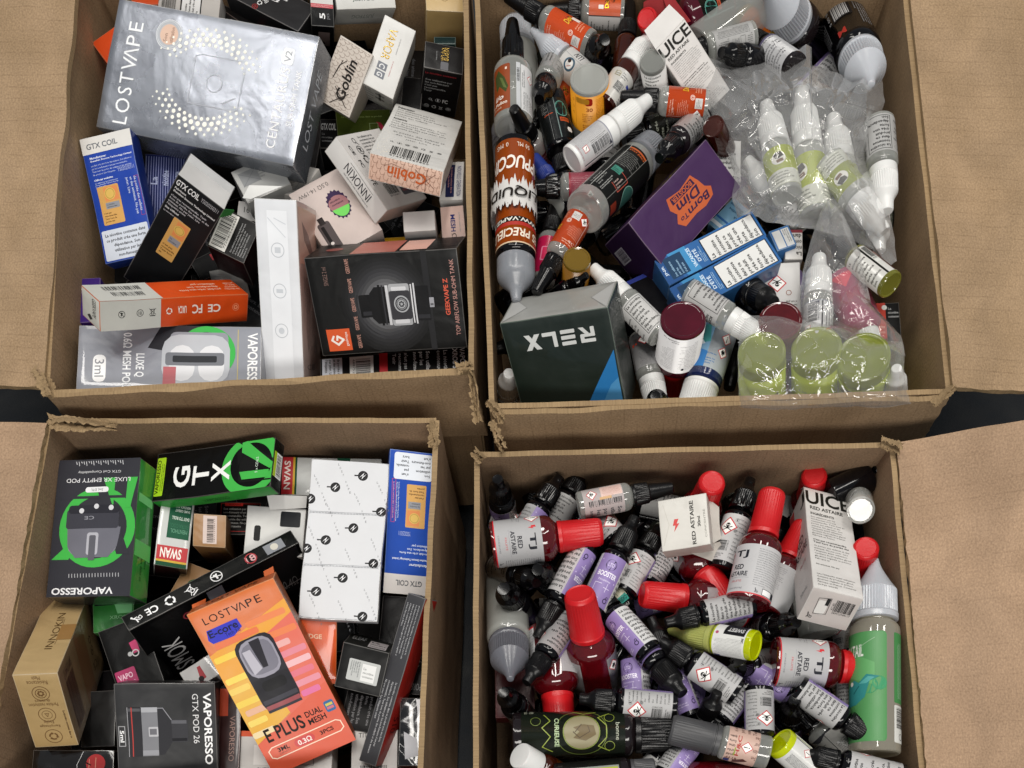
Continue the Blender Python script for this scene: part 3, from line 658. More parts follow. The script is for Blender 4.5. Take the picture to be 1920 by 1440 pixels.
# ------------------------------------------------------------------ ground and the four corrugated cardboard boxes
g = sheet('ground', [(-1.6, -1.2, 0), (1.6, -1.2, 0), (1.6, 1.8, 0), (-1.6, 1.8, 0)], [mat('23262a', rough=0.8, bump=1.0, bs=900, mott=0.5)], 4)
g['kind'] = 'structure'
K1 = kraft('957c5f', 'a48a6d', 0.26, 8.5); K2 = kraft('93795c', 'a28768', 0.4, 5.2)
K3 = kraft('9a7f66', 'a98d73', 0.14, 9.0); K4 = kraft('8b725a', '9b8167', 0.3, 6.0); KE = kraft('9c8463', '8d7556', 0.0, 9)
def dn(P, mm=200): return np.array([P[0], P[1], P[2] - mm * MM])
def cbox(label, FL, FR, NR, NL, kin, kfl, flaps, tears, seed):
    root = bpy.data.objects.new('cardboard_box', None); COL.objects.link(root); root.empty_display_size = 0.02
    c = [at(*p, 0) for p in (FL, FR, NR, NL)]; root.location = dn(sum(c) / 4)
    root['_m'] = [list(r) for r in Matrix.Translation(Vector(root.location))]
    tag(root, label, 'cardboard box', 'open cardboard boxes')
    for k, (i, j) in enumerate(((0, 1), (1, 2), (2, 3), (3, 0))):
        sheet('wall', [c[i], c[j], dn(c[j]), dn(c[i])], [kin, KE], 3.4, root, 40, 8, crumple=0.7, jag=(.12, 0, 0, 0), seed=seed * 9 + k, uoff=k * 3.3)
    sheet('bottom', [dn(c[0], 198), dn(c[1], 198), dn(c[2], 198), dn(c[3], 198)], [kin], 4, root, 2, 2)
    for k, (q, zz, bend, jag) in enumerate(flaps):
        sheet('flap', [at(x, y, z) for (x, y), z in zip(q, zz)], [kfl, KE], 4.0, root, 60, 24, crumple=2.2, jag=jag, seed=seed * 5 + k, bend=bend, uoff=seed * 1.7 + k)
    rnd = random.Random(seed)
    for k, (a, b2, wd) in enumerate(tears):      # ragged liner and flute shreds at the torn slots
        for l in range(3):
            dx, dy = b2[0] - a[0], b2[1] - a[1]; ll = math.hypot(dx, dy); nx, ny = -dy / ll * wd, dx / ll * wd
            o = (l - 1) * .45; j = lambda: rnd.uniform(-3, 3)
            sheet('torn_edge', [at(a[0] + nx * o + j(), a[1] + ny * o + j(), 1 + l), at(b2[0] + nx * o + j(), b2[1] + ny * o + j(), 2), at(b2[0] + nx * (o + .55) + j(), b2[1] + ny * (o + .55) + j(), 4 + rnd.uniform(-3, 3)), at(a[0] + nx * (o + .55) + j(), a[1] + ny * (o + .55) + j(), 3 + rnd.uniform(-3, 3))],
                  [KE], .6, root, 30, 6, crumple=5, jag=(2.2, 2, 2.6, 2), seed=seed * 13 + k * 3 + l)
    return root
cbox('open brown box at the far left holding the big silver carton and other cartons', (138, -110), (872, -110), (884, 694), (88, 737), K2, K1,
     [([(152, -110), (84, 728), (-260, 718), (-260, -110)], (1, 1, -18, -18), 3, (0, .8, 0, 0)), ([(92, 739), (884, 696), (914, 812), (162, 842)], (0, 0, -66, -66), 4, (0, .6, .5, 1.2))],
     [((78, 690), (98, 742), 14), ((858, 690), (886, 686), 10), ((884, 690), (898, 790), 7)], 1)
cbox('open brown box at the far right filled with bottles, plastic bags and the green carton', (891, -75), (1690, -75), (1780, 734), (923, 762), K2, K1,
     [([(1696, -75), (1784, 728), (2160, 752), (2160, -75)], (1, 1, -14, -14), -4, (0, .9, 0, 0)), ([(926, 772), (1778, 744), (1702, 868), (956, 902)], (0, 0, -70, -70), 4, (0, 1, .5, .8))],
     [((916, 752), (944, 786), 13), ((1748, 752), (1788, 722), 12), ((924, 790), (946, 846), 6)], 2)
cbox('open brown box at the near left holding cartons round an orange one', (93, 789), (818, 788), (786, 1475), (-34, 1475), K4, K3,
     [([(91, 797), (-31, 1475), (-300, 1475), (-300, 784)], (1, 1, -10, -10), 3, (1.2, 0, 0, 0))],
     [((94, 786), (216, 797), 15), ((812, 790), (818, 832), 12)], 3)
cbox('open brown box at the near right full of red capped and black bottles', (894, 852), (1672, 834), (1732, 1475), (892, 1475), K4, K3,
     [([(1680, 832), (1738, 1475), (2160, 1475), (2160, 748)], (1, 1, 6, 6), 4, (.9, 0, 0, 0))],
     [((1652, 830), (1688, 842), 10), ((890, 846), (906, 858), 9)], 4)
# ------------------------------------------------------------------ cartons of the far left box
BK = '121212'; WH = 'd9d7d3'; GY = '8c8c90'
def sticker(x0, y0, x1, y1, vert=True):
    """a gold security label with seal, scratch panel and digits (its code square is left out)"""
    w, h = x1 - x0, y1 - y0
    return [S_('hologram_sticker'), R(x0, y0, x1, y1, 'cf9f58', .06), R(x0 + w * .28, y0 + h * .04, x1 - w * .06, y0 + h * .40, 'd98a50'), C(x0 + w * .55, y0 + h * .22, min(w, .3) * .36, 'd8b45c'), O(x0 + w * .55, y0 + h * .22, min(w, .3) * .30, 'a8843c', .1),
            R(x0 + w * .25, y0 + h * .44, x1 - w * .1, y0 + h * .6, '8d8f96'), P(2, x0 + w * .3, y0 + h * .46, x1 - w * .15, y0 + h * .58, '4a4c52'), P(4, x0 + w * .1, y0 + h * .66, x1 - w * .1, y0 + h * .95, '5a3a12', 0, 3), S_(None)]
def dots(cx, cy, rx, ry, c, r=.018, a0=0, a1=360, rows=4):
    q = []
    for j in range(rows):
        k = 1 - j * .10; n = int((a1 - a0) / 8.5)
        for i in range(n + 1):
            a = math.radians(a0 + (a1 - a0) * (i + .5 * (j % 2)) / n); q.append(C(cx + rx * k * math.cos(a), cy + ry * k * math.sin(a), r * (1 - abs(j - 1.8) * .24) * (.55 + .45 * math.sin(math.pi * (i + .5) / (n + 1))), c))
    return q
CENT = [T('LOST', .06, .075, .455, .145, 'f0f2f4', tr=.12), T('V', .475, .075, .575, .145, 'f0f2f4'), T('Λ', .555, .075, .655, .145, 'f0f2f4'), T('PE', .67, .075, .85, .145, 'f0f2f4', tr=.12), C(.80, .28, .115, 'd8dade'), C(.80, .28, .109, 'b0b4ba'), C(.80, .28, .078, 'd9b8a4'), P(2, .74, .25, .86, .31, 'a08070', 0, 2), O(.80, .28, .1, 'dfe2e6', .03)] + dots(.5, .50, .40, .28, 'f2f0e6', .021, -62, 62) + dots(.5, .50, .40, .28, 'f2f0e6', .021, 118, 242) + [
    L_('b4b8c0', .006, (.32, .43), (.68, .43), (.7, .46), (.7, .66), (.66, .68), (.34, .68), (.32, .66), (.32, .43)), O(.5, .545, .07, 'b4b8c0', .1), L_('b8bcc4', .008, (.36, .6), (.42, .66)), T('CENTAURUS', .10, .85, .72, .895, 'f4f4f4', tr=.04), R(.745, .845, .87, .9, 'eef0f2', .2), T('V2', .765, .857, .85, .888, '8d929a'), T('SUB OHM TANK', .29, .925, .72, .952, 'f0f0f0')]
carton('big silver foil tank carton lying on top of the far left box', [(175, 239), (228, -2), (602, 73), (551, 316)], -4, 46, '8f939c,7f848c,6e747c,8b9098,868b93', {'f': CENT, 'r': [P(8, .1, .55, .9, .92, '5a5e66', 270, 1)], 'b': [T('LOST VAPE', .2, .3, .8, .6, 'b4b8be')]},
       {2: (622, 104), 3: (573, 339)}, rough=0.27, metal=0.7, wave=0.1)
bluep = lambda: [R(0, 0, 1, .13, WH), T('GTX COIL', .10, .05, .72, .095, '6a6e74', b=1), T('Manufacturer', .12, .155, .45, .172, 'dfe4f2', b=1), T('Shenzhen Smoore Technology Limited', .12, .18, .95, .197, 'dfe4f2', b=1), P(4, .12, .21, .95, .305, 'cdd6ee', 0, 1, .55), T('Y5020250311', .62, .28, .95, .31, 'a8b4d8'), T('Official website', .12, .33, .5, .345, 'dfe4f2', b=1), P(3, .12, .355, .6, .40, 'b8c4e4', 0, 2), O(.84, .52, .001, '8a3a6a'),
    L_('9a3a6a', .008, (.9, .37), (.98, .37), (.98, .68), (.9, .68), (.9, .37)), P(3, .72, .37, .96, .68, 'b8c4e4', 270, 4)] + sticker(.13, .395, .56, .70) + [R(.04, .74, .97, .985, 'cfd6e2', .05), P(5, .08, .76, .93, .97, '33363c', 0, 0, .6, 1)]
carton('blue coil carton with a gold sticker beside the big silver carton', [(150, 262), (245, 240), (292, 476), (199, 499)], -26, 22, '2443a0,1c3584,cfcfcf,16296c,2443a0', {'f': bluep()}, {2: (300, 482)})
carton('dark blue lined carton standing behind the blue coil carton', [(254, 280), (366, 302), (330, 440), (286, 432)], -46, 30, '20285c', {'f': [R(.02 + .06 * i, .03, .035 + .06 * i, .97, '8d95c0') for i in range(16)] + [P(3, .1, .2, .9, .4, 'b0b8da', 90)], 't': [P(5, .1, .1, .9, .9, '8088b8', 0, 2)]})
o = carton('open black coil carton with a gold sticker and bright green edge', [(336, 333), (422, 379), (312, 570), (218, 528)], -14, 24, '1e1f22,1e1f22,d0d0d0,1d6b2a,161616', {'f': [T('GTX COIL', .04, .03, .52, .075, 'e4e4e4', b=1), T('Y5020250311', .56, .035, .93, .065, 'b0b0b4'), T('Fabricant', .06, .09, .3, .105, 'dddddd', b=1), T('Shenzhen Smoore Technology Limited', .06, .115, .95, .135, 'dddddd', b=1), P(4, .06, .15, .95, .25, 'b8b8bc', 0, 3), T('Site Officiel', .06, .262, .35, .278, 'dddddd', b=1), P(1, .06, .29, .5, .31, 'b8b8bc')] + sticker(.30, .30, .66, .64), 'r': [P(3, .2, .55, .8, .95, 'd8b0c0', 270, 1)]}, {1: (443, 360), 2: (345, 527)})
lid(o, 't', 11, 10, 'cfcfce', name='lid_panel'); lid(o, 't', 9, 55, 'c8c8c6', .06, .94, 'tuck_flap'); lid(o, 'r', 10, 60, '2a7a34', .0, .08, 'side_flap')
carton('small black carton with a long barcode, next to the open black coil carton', [(383, 456), (426, 391), (484, 420), (458, 497)], -20, 40, '1b1a1a,2a1012,1b1a1a,161516,30141a', {'f': [R(.04, .03, .96, .46, 'e6e4de'), B(.1, .07, .9, .42, '1a1a1a', 0, 5), P(6, .1, .55, .9, .95, '9a9a9a', 0, 2)], 'r': [C(.3, .4, .05, '8a2028'), C(.3, .55, .05, '8a2028'), C(.3, .7, .05, '8a2028')]}, {0: (404, 508), 3: (480, 533)})
carton('purple carton reading MARY beside the left wall of the far left box', [(188, 521), (188, 604), (126, 607), (124, 523)], -34, 40, '3d2472,c8c8c4,3d2472,3d2472,d8d8d4', {'f': [T('MARY', .24, .64, .86, .92, 'f0f0f2', b=1), T('L', .24, .40, .34, .60, 'f0f0f2', b=1)]})
carton('orange and off white carton lying across the purple MARY carton', [(464, 604), (191, 627), (187, 560), (463, 549)], -10, 20, 'd2480f,d2480f,c0400c,c8c8c0,d2480f', {
    'f': [R(.615, .004, .998, .996, 'c6c6bf'), I('bin', .67, .58, .15, '222222', 180), I('18', .75, .56, .12, '222222', 180), I('no', .865, .54, .12, '222222', 180), I('recycle', .56, .55, .13, 'f0e4da'), T('UKCA', .44, .44, .5, .7, 'f0e4da', b=1), T('FC', .33, .4, .4, .72, 'f0e4da', b=1), T('CE', .2, .42, .29, .7, 'f0e4da', b=1), I('wheel', .09, .56, .13, 'ee9a72')],
    'b': [R(.6, .004, .998, .996, 'c6c6bf'), B(.68, .25, .88, .5, '1a1a1a', 180, 9), B(.66, .6, .9, .85, '1a1a1a', 180, 3), P(3, .15, .3, .5, .8, 'f0c4a8', 0, 1), P(4, .02, .3, .14, .8, 'f0c4a8')], 'r': [T('GEEKVAPE', .2, .3, .4, .9, '333333', 90), G('333333', (.55, .1), (.7, .2), (.55, .3), (.4, .2))]}, {2: (151, 540), 3: (434, 523), 1: (153, 582)})
pod = lambda x0, y0, x1, y1: [R(x0, y0, x1, y1, 'a8abb0', .25)]
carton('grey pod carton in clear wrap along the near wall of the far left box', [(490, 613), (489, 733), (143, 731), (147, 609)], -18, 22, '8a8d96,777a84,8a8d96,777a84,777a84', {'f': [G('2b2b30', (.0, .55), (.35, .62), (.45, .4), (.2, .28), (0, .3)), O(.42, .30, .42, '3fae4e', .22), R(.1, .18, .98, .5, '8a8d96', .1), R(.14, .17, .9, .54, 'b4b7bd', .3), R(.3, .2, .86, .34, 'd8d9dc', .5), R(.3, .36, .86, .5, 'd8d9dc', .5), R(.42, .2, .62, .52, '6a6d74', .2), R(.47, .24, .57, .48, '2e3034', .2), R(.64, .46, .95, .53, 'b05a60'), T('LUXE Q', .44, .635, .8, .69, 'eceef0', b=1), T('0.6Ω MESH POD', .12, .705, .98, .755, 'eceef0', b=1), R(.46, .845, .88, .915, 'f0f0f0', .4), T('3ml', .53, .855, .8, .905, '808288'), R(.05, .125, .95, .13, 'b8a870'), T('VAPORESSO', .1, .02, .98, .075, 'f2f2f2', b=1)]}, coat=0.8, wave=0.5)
carton('tall white embossed carton standing on edge in the middle of the far left box', [(478, 375), (556, 371), (571, 716), (492, 717)], -8, 52, 'd8dade,c8c8c8,d0d0d0,c4b0a8,c8c8c8', {'f': [R(.28, .06, .76, .99, 'e2e4e8'), O(.5, .27, .16, 'b4b8be', .1), R(.43, .255, .57, .285, 'c4c8ce'), O(.5, .49, .16, 'b4b8be', .1), R(.42, .48, .58, .50, 'c4c8ce'), O(.5, .71, .16, 'b4b8be', .1), C(.5, .71, .07, 'c4c8ce'), L_('c8ccd2', .02, (.3, .1), (.7, .2)), L_('c8ccd2', .02, (.45, .1), (.72, .13))],
        'r': [R(.05, .03, .95, .33, 'd0a898'), G('8a6a62', (.2, .1), (.5, .16), (.8, .28), (.7, .3), (.3, .2)), P(14, .2, .4, .85, .85, '6a6a6a', 270, 2), T('CE', .2, .9, .6, .93, '555555')]}, {1: (593, 394), 2: (603, 711)}, coat=0.5, wave=0.3)
zeus = [C(.49, .5, .50 - .035 * i, c) for i, c in enumerate(('19191a', '1e1e1f', '242426', '2b2b2d', '333336', '3c3c3f', '474749', '535356', '606063', '6c6c70'))] + [G('232325', (0, .76), (1, .76), (1, .8), (0, .8)), S_('printed_picture'),
        R(.37, .315, .60, .40, '0e0e10', .12), R(.39, .33, .43, .395, '2c2c30', .2), G('121214', (.36, .39), (.61, .39), (.67, .425), (.67, .5), (.3, .5), (.3, .425)), R(.28, .45, .69, .465, '0c0c0e'), R(.285, .475, .685, .485, '303034'), R(.28, .5, .68, .518, 'c9c9cc'), R(.27, .523, .69, .66, 'a4a5a8', .1), R(.33, .523, .62, .66, '38383c', .08), R(.29, .54, .33, .64, 'cfcfd2', .3), R(.62, .54, .66, .64, 'cfcfd2', .3), C(.485, .60, .085, 'a9abae'), O(.485, .60, .07, '3c3c40', .2), I('wheel', .485, .60, .05, '3c3c40'), R(.29, .668, .68, .676, 'dedee0'), R(.28, .685, .69, .695, 'cfcfd2'), R(.31, .695, .66, .785, '111113', .06), R(.33, .70, .37, .78, '2a2a2e'), R(.44, .785, .54, .815, '9a9aa0', .1), R(.46, .79, .48, .81, '55555a'), S_(None)]
carton('black carton with a picture of a black and glass tank and orange logo', [(596, 672), (575, 484), (857, 465), (877, 649)], -9, 44, '19191a,151516,d9998a,151516,d08a7c', {'f': zeus + [R(.045, .055, .275, .215, 'd2521c'), L_('f0e8e0', .022, (.2, .10), (.16, .085), (.11, .125), (.16, .165), (.2, .125), (.16, .12)), T('geekvape', .09, .175, .24, .2, 'f0e8e0')] + [T('GEEKVAPE', .06 + .19 * i, .26, .2 + .19 * i, .285, 'c89484') for i in range(5)] + [T('SINGLE 2 ml', .72, .1, .9, .13, '7a5e56'), T('GEEKVAPE Z', .35, .885, .72, .915, 'd8502e', b=1), T('TOP AIRFLOW SUB-OHM TANK', .14, .94, .9, .968, 'c08a80')],
        'r': [R(.0, .3, .98, .6, 'b86a5c'), R(.1, .62, .9, .8, 'e4b0a0'), C(.5, .15, .12, '8a4038')]}, {1: (606, 461), 2: (871, 439)})
carton('black carton with columns of white small print under the black tank carton', [(878, 650), (878, 712), (600, 738), (603, 672)], -46, 24, '131314', {'f': [T('VAPORESSO', .02, .02, .98, .055, 'e8e8e8', b=1), T('XROS Series', .02, .07, .95, .105, 'e8e8e8', b=1), P(2, .05, .13, .95, .22, 'b8b8b8'), P(3, .05, .25, .95, .38, 'd0d0d0', 0, 2), P(3, .05, .4, .95, .52, 'b8b8b8', 0, 3), R(.0, .545, .98, .6, 'b01c24'), R(.03, .64, .98, .80, 'd8d8d4'), B(.1, .66, .95, .78, '111111', 0, 4), R(.03, .85, .98, .985, 'c0c4cc'), P(4, .06, .86, .95, .97, '333333', 0, 4)]})
hexg = lambda c: [H(0.03, 0.03, .97, .97, c, 9)]
carton('cream honeycomb carton with black Goblin lettering right of the silver carton', [(606, 196), (636, 74), (694, 87), (651, 214)], -16, 40, 'c4bab0,b8aea4,cfcac4,b8aea4,c4bab0', {'f': hexg('8d7c72') + [T('Goblin', .16, .42, .78, .70, '1d1a18', b=1, sh=.1), L_('2a2420', .02, (.72, .4), (.6, .25), (.4, .2), (.7, .3)), O(.22, .55, .13, '2a2420', .1), L_('2a2420', .02, (.05, .35), (.3, .75)), L_('2a2420', .02, (.3, .35), (.1, .8))], 'r': [T('CORR', .2, .3, .8, .7, 'a09488', 270)]}, {1: (655, 50), 2: (716, 160)})
carton('white slim carton with gold and grey lettering, tilted between the two pale honeycomb cartons', [(781, 53), (739, 182), (676, 160), (723, 33)], -14, 38, 'd6d5d2,c9c8c4,c4c3bf,bdbcb8,c9c8c4', {'f': [T('VAPOR', .12, .48, .55, .74, '*b99a4c'), R(.60, .46, .70, .76, '70747c'), R(.72, .46, .82, .76, '70747c'), T('C', .62, .52, .68, .7, 'e0e0e0', b=1), T('G', .74, .52, .8, .7, 'e0e0e0', b=1), P(1, .2, .3, .48, .36, '999999'), P(1, .52, .3, .8, .36, 'c08a8a')], 'r': [T('++', .15, .3, .6, .6, '444444', 0, 1), P(5, .1, .66, .9, .95, '777777', 90)]}, {2: (679, 183), 1: (737, 207), 0: (782, 92)})
carton('white folded carton with grey JUSTFOG lettering at the far wall', [(627, -34), (742, -40), (741, 14), (627, 20)], -24, 30, 'cfcfcb', {'f': [T('JUSTFOG', .28, .6, .64, .74, '5a6a62', b=1)], 'b': [T('JUSTFOG', .28, .3, .66, .6, '8a928c', 180), R(0, .02, 1, .03, 'aaaaaa')]}, {3: (629, 46), 2: (728, 44)})
carton('narrow black carton reading 5 pcs under a red strip', [(582, -30), (624, -30), (627, 49), (581, 50)], -22, 60, '17181a', {'f': [R(.02, .46, .98, .555, 'b8434c'), P(2, .05, .475, .95, .545, 'e8b0b0'), R(.02, .3, .98, .46, 'cccac6'), T('5', .38, .68, .62, .82, 'e8e8e8', 90, 1), T('pcs', .7, .68, .84, .82, '6a6a6e', 90)], 'b': [R(.3, .2, .8, .75, 'b09a96')]}, {3: (586, 96), 2: (626, 98)})
carton('grey black carton with recycling icons and an orange red side', [(404, -20), (470, -52), (575, 6), (576, 66)], -30, 30, '3a393c,2b2a2d,c23a14,2b2a2d,2b2a2d', {'f': [I('18', .08, .4, .09, 'b03030', -25), I('recycle', .27, .42, .09, 'e4e4e4', -25), I('bin', .43, .46, .09, 'e4e4e4', -25), T('CE', .54, .45, .66, .6, 'e4e4e4', 0, 1), T('UK', .72, .58, .8, .68, 'e4e4e4', 0, 1), T('CA', .78, .48, .86, .58, 'e4e4e4', 0, 1)]}, tiltw=30)
carton('black carton with dim grey print under the carton with recycling icons', [(408, 6), (560, 70), (540, 110), (402, 36)], -44, 20, '1c191a', {'f': [L_('7a6a64', .02, (.1, .3), (.35, .5), (.6, .55)), R(.5, .3, .55, .5, '8a2438')]})
carton('dark red lettered black carton at the very far edge of its box', [(470, -30), (560, -30), (574, 0), (520, 4)], -36, 20, '1a1414', {'f': [T('LOST', .1, .3, .9, .7, '5a1a1c')]})
carton('grey carton with a nicotine notice, tucked under the far edge of the silver carton', [(298, -20), (414, -8), (410, 40), (296, 30)], -30, 30, 'b8b4b0', {'f': [B(.05, .2, .28, .8, '222222', 0, 6), R(.38, .02, .68, .98, 'd8d8d8'), R(.355, .0, .38, .98, '222222'), R(.68, 0, .70, .98, '222222'), P(4, .42, .1, .66, .9, '222222', 90, 0)]})
carton('orange carton end showing beyond the far edge of the silver carton', [(240, -30), (296, -30), (297, 12), (250, 6)], -36, 20, 'd8501e', {'f': [P(2, .1, .3, .9, .7, 'f0c0a0')]})
carton('orange carton corner sticking out under the left edge of the silver carton', [(178, 80), (228, 34), (262, 84), (202, 128)], -30, 30, 'd0481a', {'f': [T('GEEK', .3, .55, .7, .8, 'e8b090', 30)]})
carton('beige tuck end carton at the far right corner of the far left box', [(798, -16), (868, -16), (868, 22), (799, 20)], -18, 40, 'b99d6a,b59864,b99d6a,a88c5a,a88c5a', {'f': [O(.5, .3, .2, '8a7040', .1)]}, {3: (797, 92), 2: (868, 95)})
carton('small dark teal block on the beige carton end', [(814, 70), (854, 70), (855, 84), (814, 82)], -16, 12, '16302e')
carton('black slim carton with gold lettering and white icons at the right wall', [(801, 79), (868, 89), (868, 140), (793, 127)], -18, 50, '1d1a1a', {'f': [T('VAPOR', .42, .1, .62, .62, '*a88a44', 270), R(.42, .66, .62, .96, '55555a', .1), P(1, .28, .3, .34, .7, '777777', 270)], 'b': [P(1, .05, .06, .95, .12, '8a2028'), P(5, .08, .2, .8, .5, '8a8a8a', 0, 2)] + [I(k, x, y, .07, 'd0d0d0') for k, x, y in (('mag', .28, .66), ('person', .48, .66), ('18', .2, .82), ('recycle', .4, .82), ('bin', .58, .82), ('wheel', .78, .82))] + [T('FC', .6, .62, .74, .7, 'd0d0d0', b=1)]}, {3: (781, 206), 2: (857, 222)})
carton('black carton half hidden left of the black slim carton with icons', [(756, 140), (792, 150), (790, 212), (752, 200)], -44, 20, '181717')
carton('white carton with small print, barcode and an orange Goblin lettered honeycomb front', [(739, 197), (866, 236), (833, 319), (698, 282)], -8, 26, 'd3d1cd,d9b6a2,d3d1cd,b8aca4,d3d1cd', {'f': [T('Présentation', .06, .05, .3, .085, '333333', b=1), P(4, .06, .09, .95, .25, '4a4a4a', 0, 2, .5), T('Accessoires', .06, .27, .26, .30, '333333', b=1), P(4, .06, .31, .95, .47, '4a4a4a', 0, 3, .5), P(3, .12, .5, .9, .64, '6a6a6a', 0, 4, .5, 1)] + [I(k, .2 + .11 * i, .72, .035, '333333') for i, k in enumerate(('mag', 'person', 'wheel', '18', 'recycle', 'bin', 'wheel'))] + [B(.24, .79, .78, .97, '1a1a1a', 0, 12)],
        'b': hexg('a07c6a') + [T('Goblin', .25, .3, .78, .72, 'c0561a', 180, 1, .1), L_('7a5040', .015, (.2, .35), (.3, .2), (.5, .3)), O(.78, .5, .16, 'b05a28', .1), L_('6a4030', .02, (.62, .2), (.9, .75)), L_('6a4030', .02, (.9, .2), (.66, .85)), L_('6a4030', .02, (.78, .1), (.78, .92))]}, {3: (687, 337), 2: (822, 376), 1: (866, 262)})
carton('white carton with certification marks and INNOKIN on its side, under the white and orange carton', [(627, 258), (714, 240), (800, 372), (728, 395)], -22, 24, 'c9c5c2,c9b0a6,c9c5c2,c9c5c2,d2d0cd', {'f': [T('CE', .08, .14, .13, .27, '222222', 270, 1), T('FC', .08, .34, .14, .44, '222222', 270, 1), I('mag', .28, .1, .06, '222222'), I('no', .28, .22, .06, '222222'), I('recycle', .28, .35, .07, '222222'), I('bin', .28, .47, .05, '222222'), T('OPE', .06, .54, .16, .68, '222222', 270), P(6, .4, .04, .9, .3, '666666', 0, 2), B(.25, .68, .5, .86, '222222', 0, 3), R(.55, .6, .88, .88, '54545a', .1), P(3, .58, .62, .85, .85, '9a4a4a')],
        'l': [T('INNOKIN', .3, .3, .72, .76, '2b2b30', 90), R(.8, .32, .82, .76, '555555'), P(1, .12, .3, .24, .8, '777777', 90)]}, {0: (609, 281), 3: (708, 418), 2: (775, 398)}, tiltw=4)
badge = [G('3a2a4a', *[(.62 + (.19 if i % 2 else .165) * math.cos(i * .1745), .43 + (.21 if i % 2 else .185) * math.sin(i * .1745)) for i in range(36)]), C(.62, .43, .17, '9a6a6e'), G('6fd05c', *([(.62 + .16 * math.cos(a), .43 + .175 * math.sin(a)) for a in [math.radians(d) for d in range(20, 165, 12)]])), P(3, .5, .3, .74, .44, '3a2a3a', 30)]
carton('pale pink device carton with a round purple and green badge, by the white embossed carton', [(558, 373), (619, 306), (738, 440), (600, 474)], -26, 22, 'c9bab4,c9bab4,cfcac6,c9bab4,cfcac6', {'f': [T('0.5Ω 14-19W', .1, .09, .66, .15, '55504c', 180)] + badge + [S_('printed_picture'), R(.1, .55, .32, .95, '4a4040', .2), R(.16, .48, .26, .58, '2e2828'), R(.14, .6, .2, .9, '1e1a1a', .3), C(.18, .85, .03, 'd8d0cc'), S_(None)]}, tiltw=20)
carton('small plain white carton end in the right of the far left box', [(755, 398), (814, 395), (817, 431), (757, 437)], -22, 40, 'd6d2cf')
carton('white and pink carton with blue MESH lettering against the right wall of its box', [(822, 388), (870, 384), (872, 450), (832, 450)], -26, 30, 'd3b5aa,d3b5aa,d8d6d4,d3b5aa,c09a8c', {'f': [T('MESH', .4, .25, .6, .75, '2a2f6a', 270, 1), T('Ω', .42, .8, .62, .97, '222222', 270), P(1, .75, .2, .85, .8, '999999', 270)]})
carton('white carton with a dark blue panel at the right wall of the far left box', [(828, 306), (870, 300), (868, 374), (822, 376)], -32, 30, 'd0cecb', {'f': [R(.25, .08, .62, .92, '23284e', .1), P(2, .32, .15, .56, .88, 'c08a8a', 270), T('NOUVELLE GENERATION', .72, .12, .9, .9, '2a2f6a', 270)]})
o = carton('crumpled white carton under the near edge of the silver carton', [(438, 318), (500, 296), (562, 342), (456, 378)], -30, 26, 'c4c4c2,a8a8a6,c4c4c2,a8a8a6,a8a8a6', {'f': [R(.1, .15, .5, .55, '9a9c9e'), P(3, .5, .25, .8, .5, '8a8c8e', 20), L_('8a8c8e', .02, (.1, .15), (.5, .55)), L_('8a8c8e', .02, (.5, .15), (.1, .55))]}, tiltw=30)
flap(o, [(455, 372), (468, 348), (530, 350), (470, 374)], [-24, -22, -22, -24], 'e2e2e0', 'tuck_flap')
carton('grey white carton with dark digits left of the tall white carton', [(440, 380), (484, 376), (486, 432), (452, 396)], -44, 26, 'b4b2b0', {'f': [T('1607', .3, .3, .9, .6, '333333', 300)]})
carton('olive green carton seen between the pale cartons', [(622, 198), (730, 214), (736, 250), (640, 262)], -52, 24, '44501c,3a4418,44501c,3a4418,3a4418', {'f': [P(1, .1, .2, .95, .3, '8a9a5a'), G('a81c3c', (.72, .45), (.80, .48), (.95, .9), (.85, .9)), L_('8a9a6a', .02, (.6, .5), (.75, .5), (.75, .95), (.6, .95), (.6, .5))]})
carton('black coil carton half hidden right of the silver carton', [(600, 208), (630, 238), (640, 275), (600, 282)], -50, 22, '141414', {'f': [T('GTX COIL', .05, .15, .85, .38, 'cfcfcf', 0, 1), P(3, .1, .45, .8, .8, '777777')]})
carton('yellow edged slim carton behind the black tank carton', [(684, 448), (784, 440), (784, 458), (684, 460)], -40, 20, 'd8a418')
carton('grey cream carton with faint lettering beside the pale pink device carton', [(500, 352), (560, 330), (600, 300), (560, 372)], -40, 20, 'bfbcb8', {'f': [T('INNOKIN', .2, .3, .8, .55, '666666', 20), P(1, .2, .62, .8, .75, '888888', 0)]})
carton('black carton with a red tip lying low beside the barcode carton', [(352, 490), (404, 470), (430, 505), (380, 524)], -60, 20, '1a1a1c', {'f': [R(.7, .1, .95, .4, 'a82028')]})
carton('white carton lying low beneath the barcode carton', [(388, 506), (440, 505), (478, 528), (400, 526)], -56, 20, 'c9c8c4')
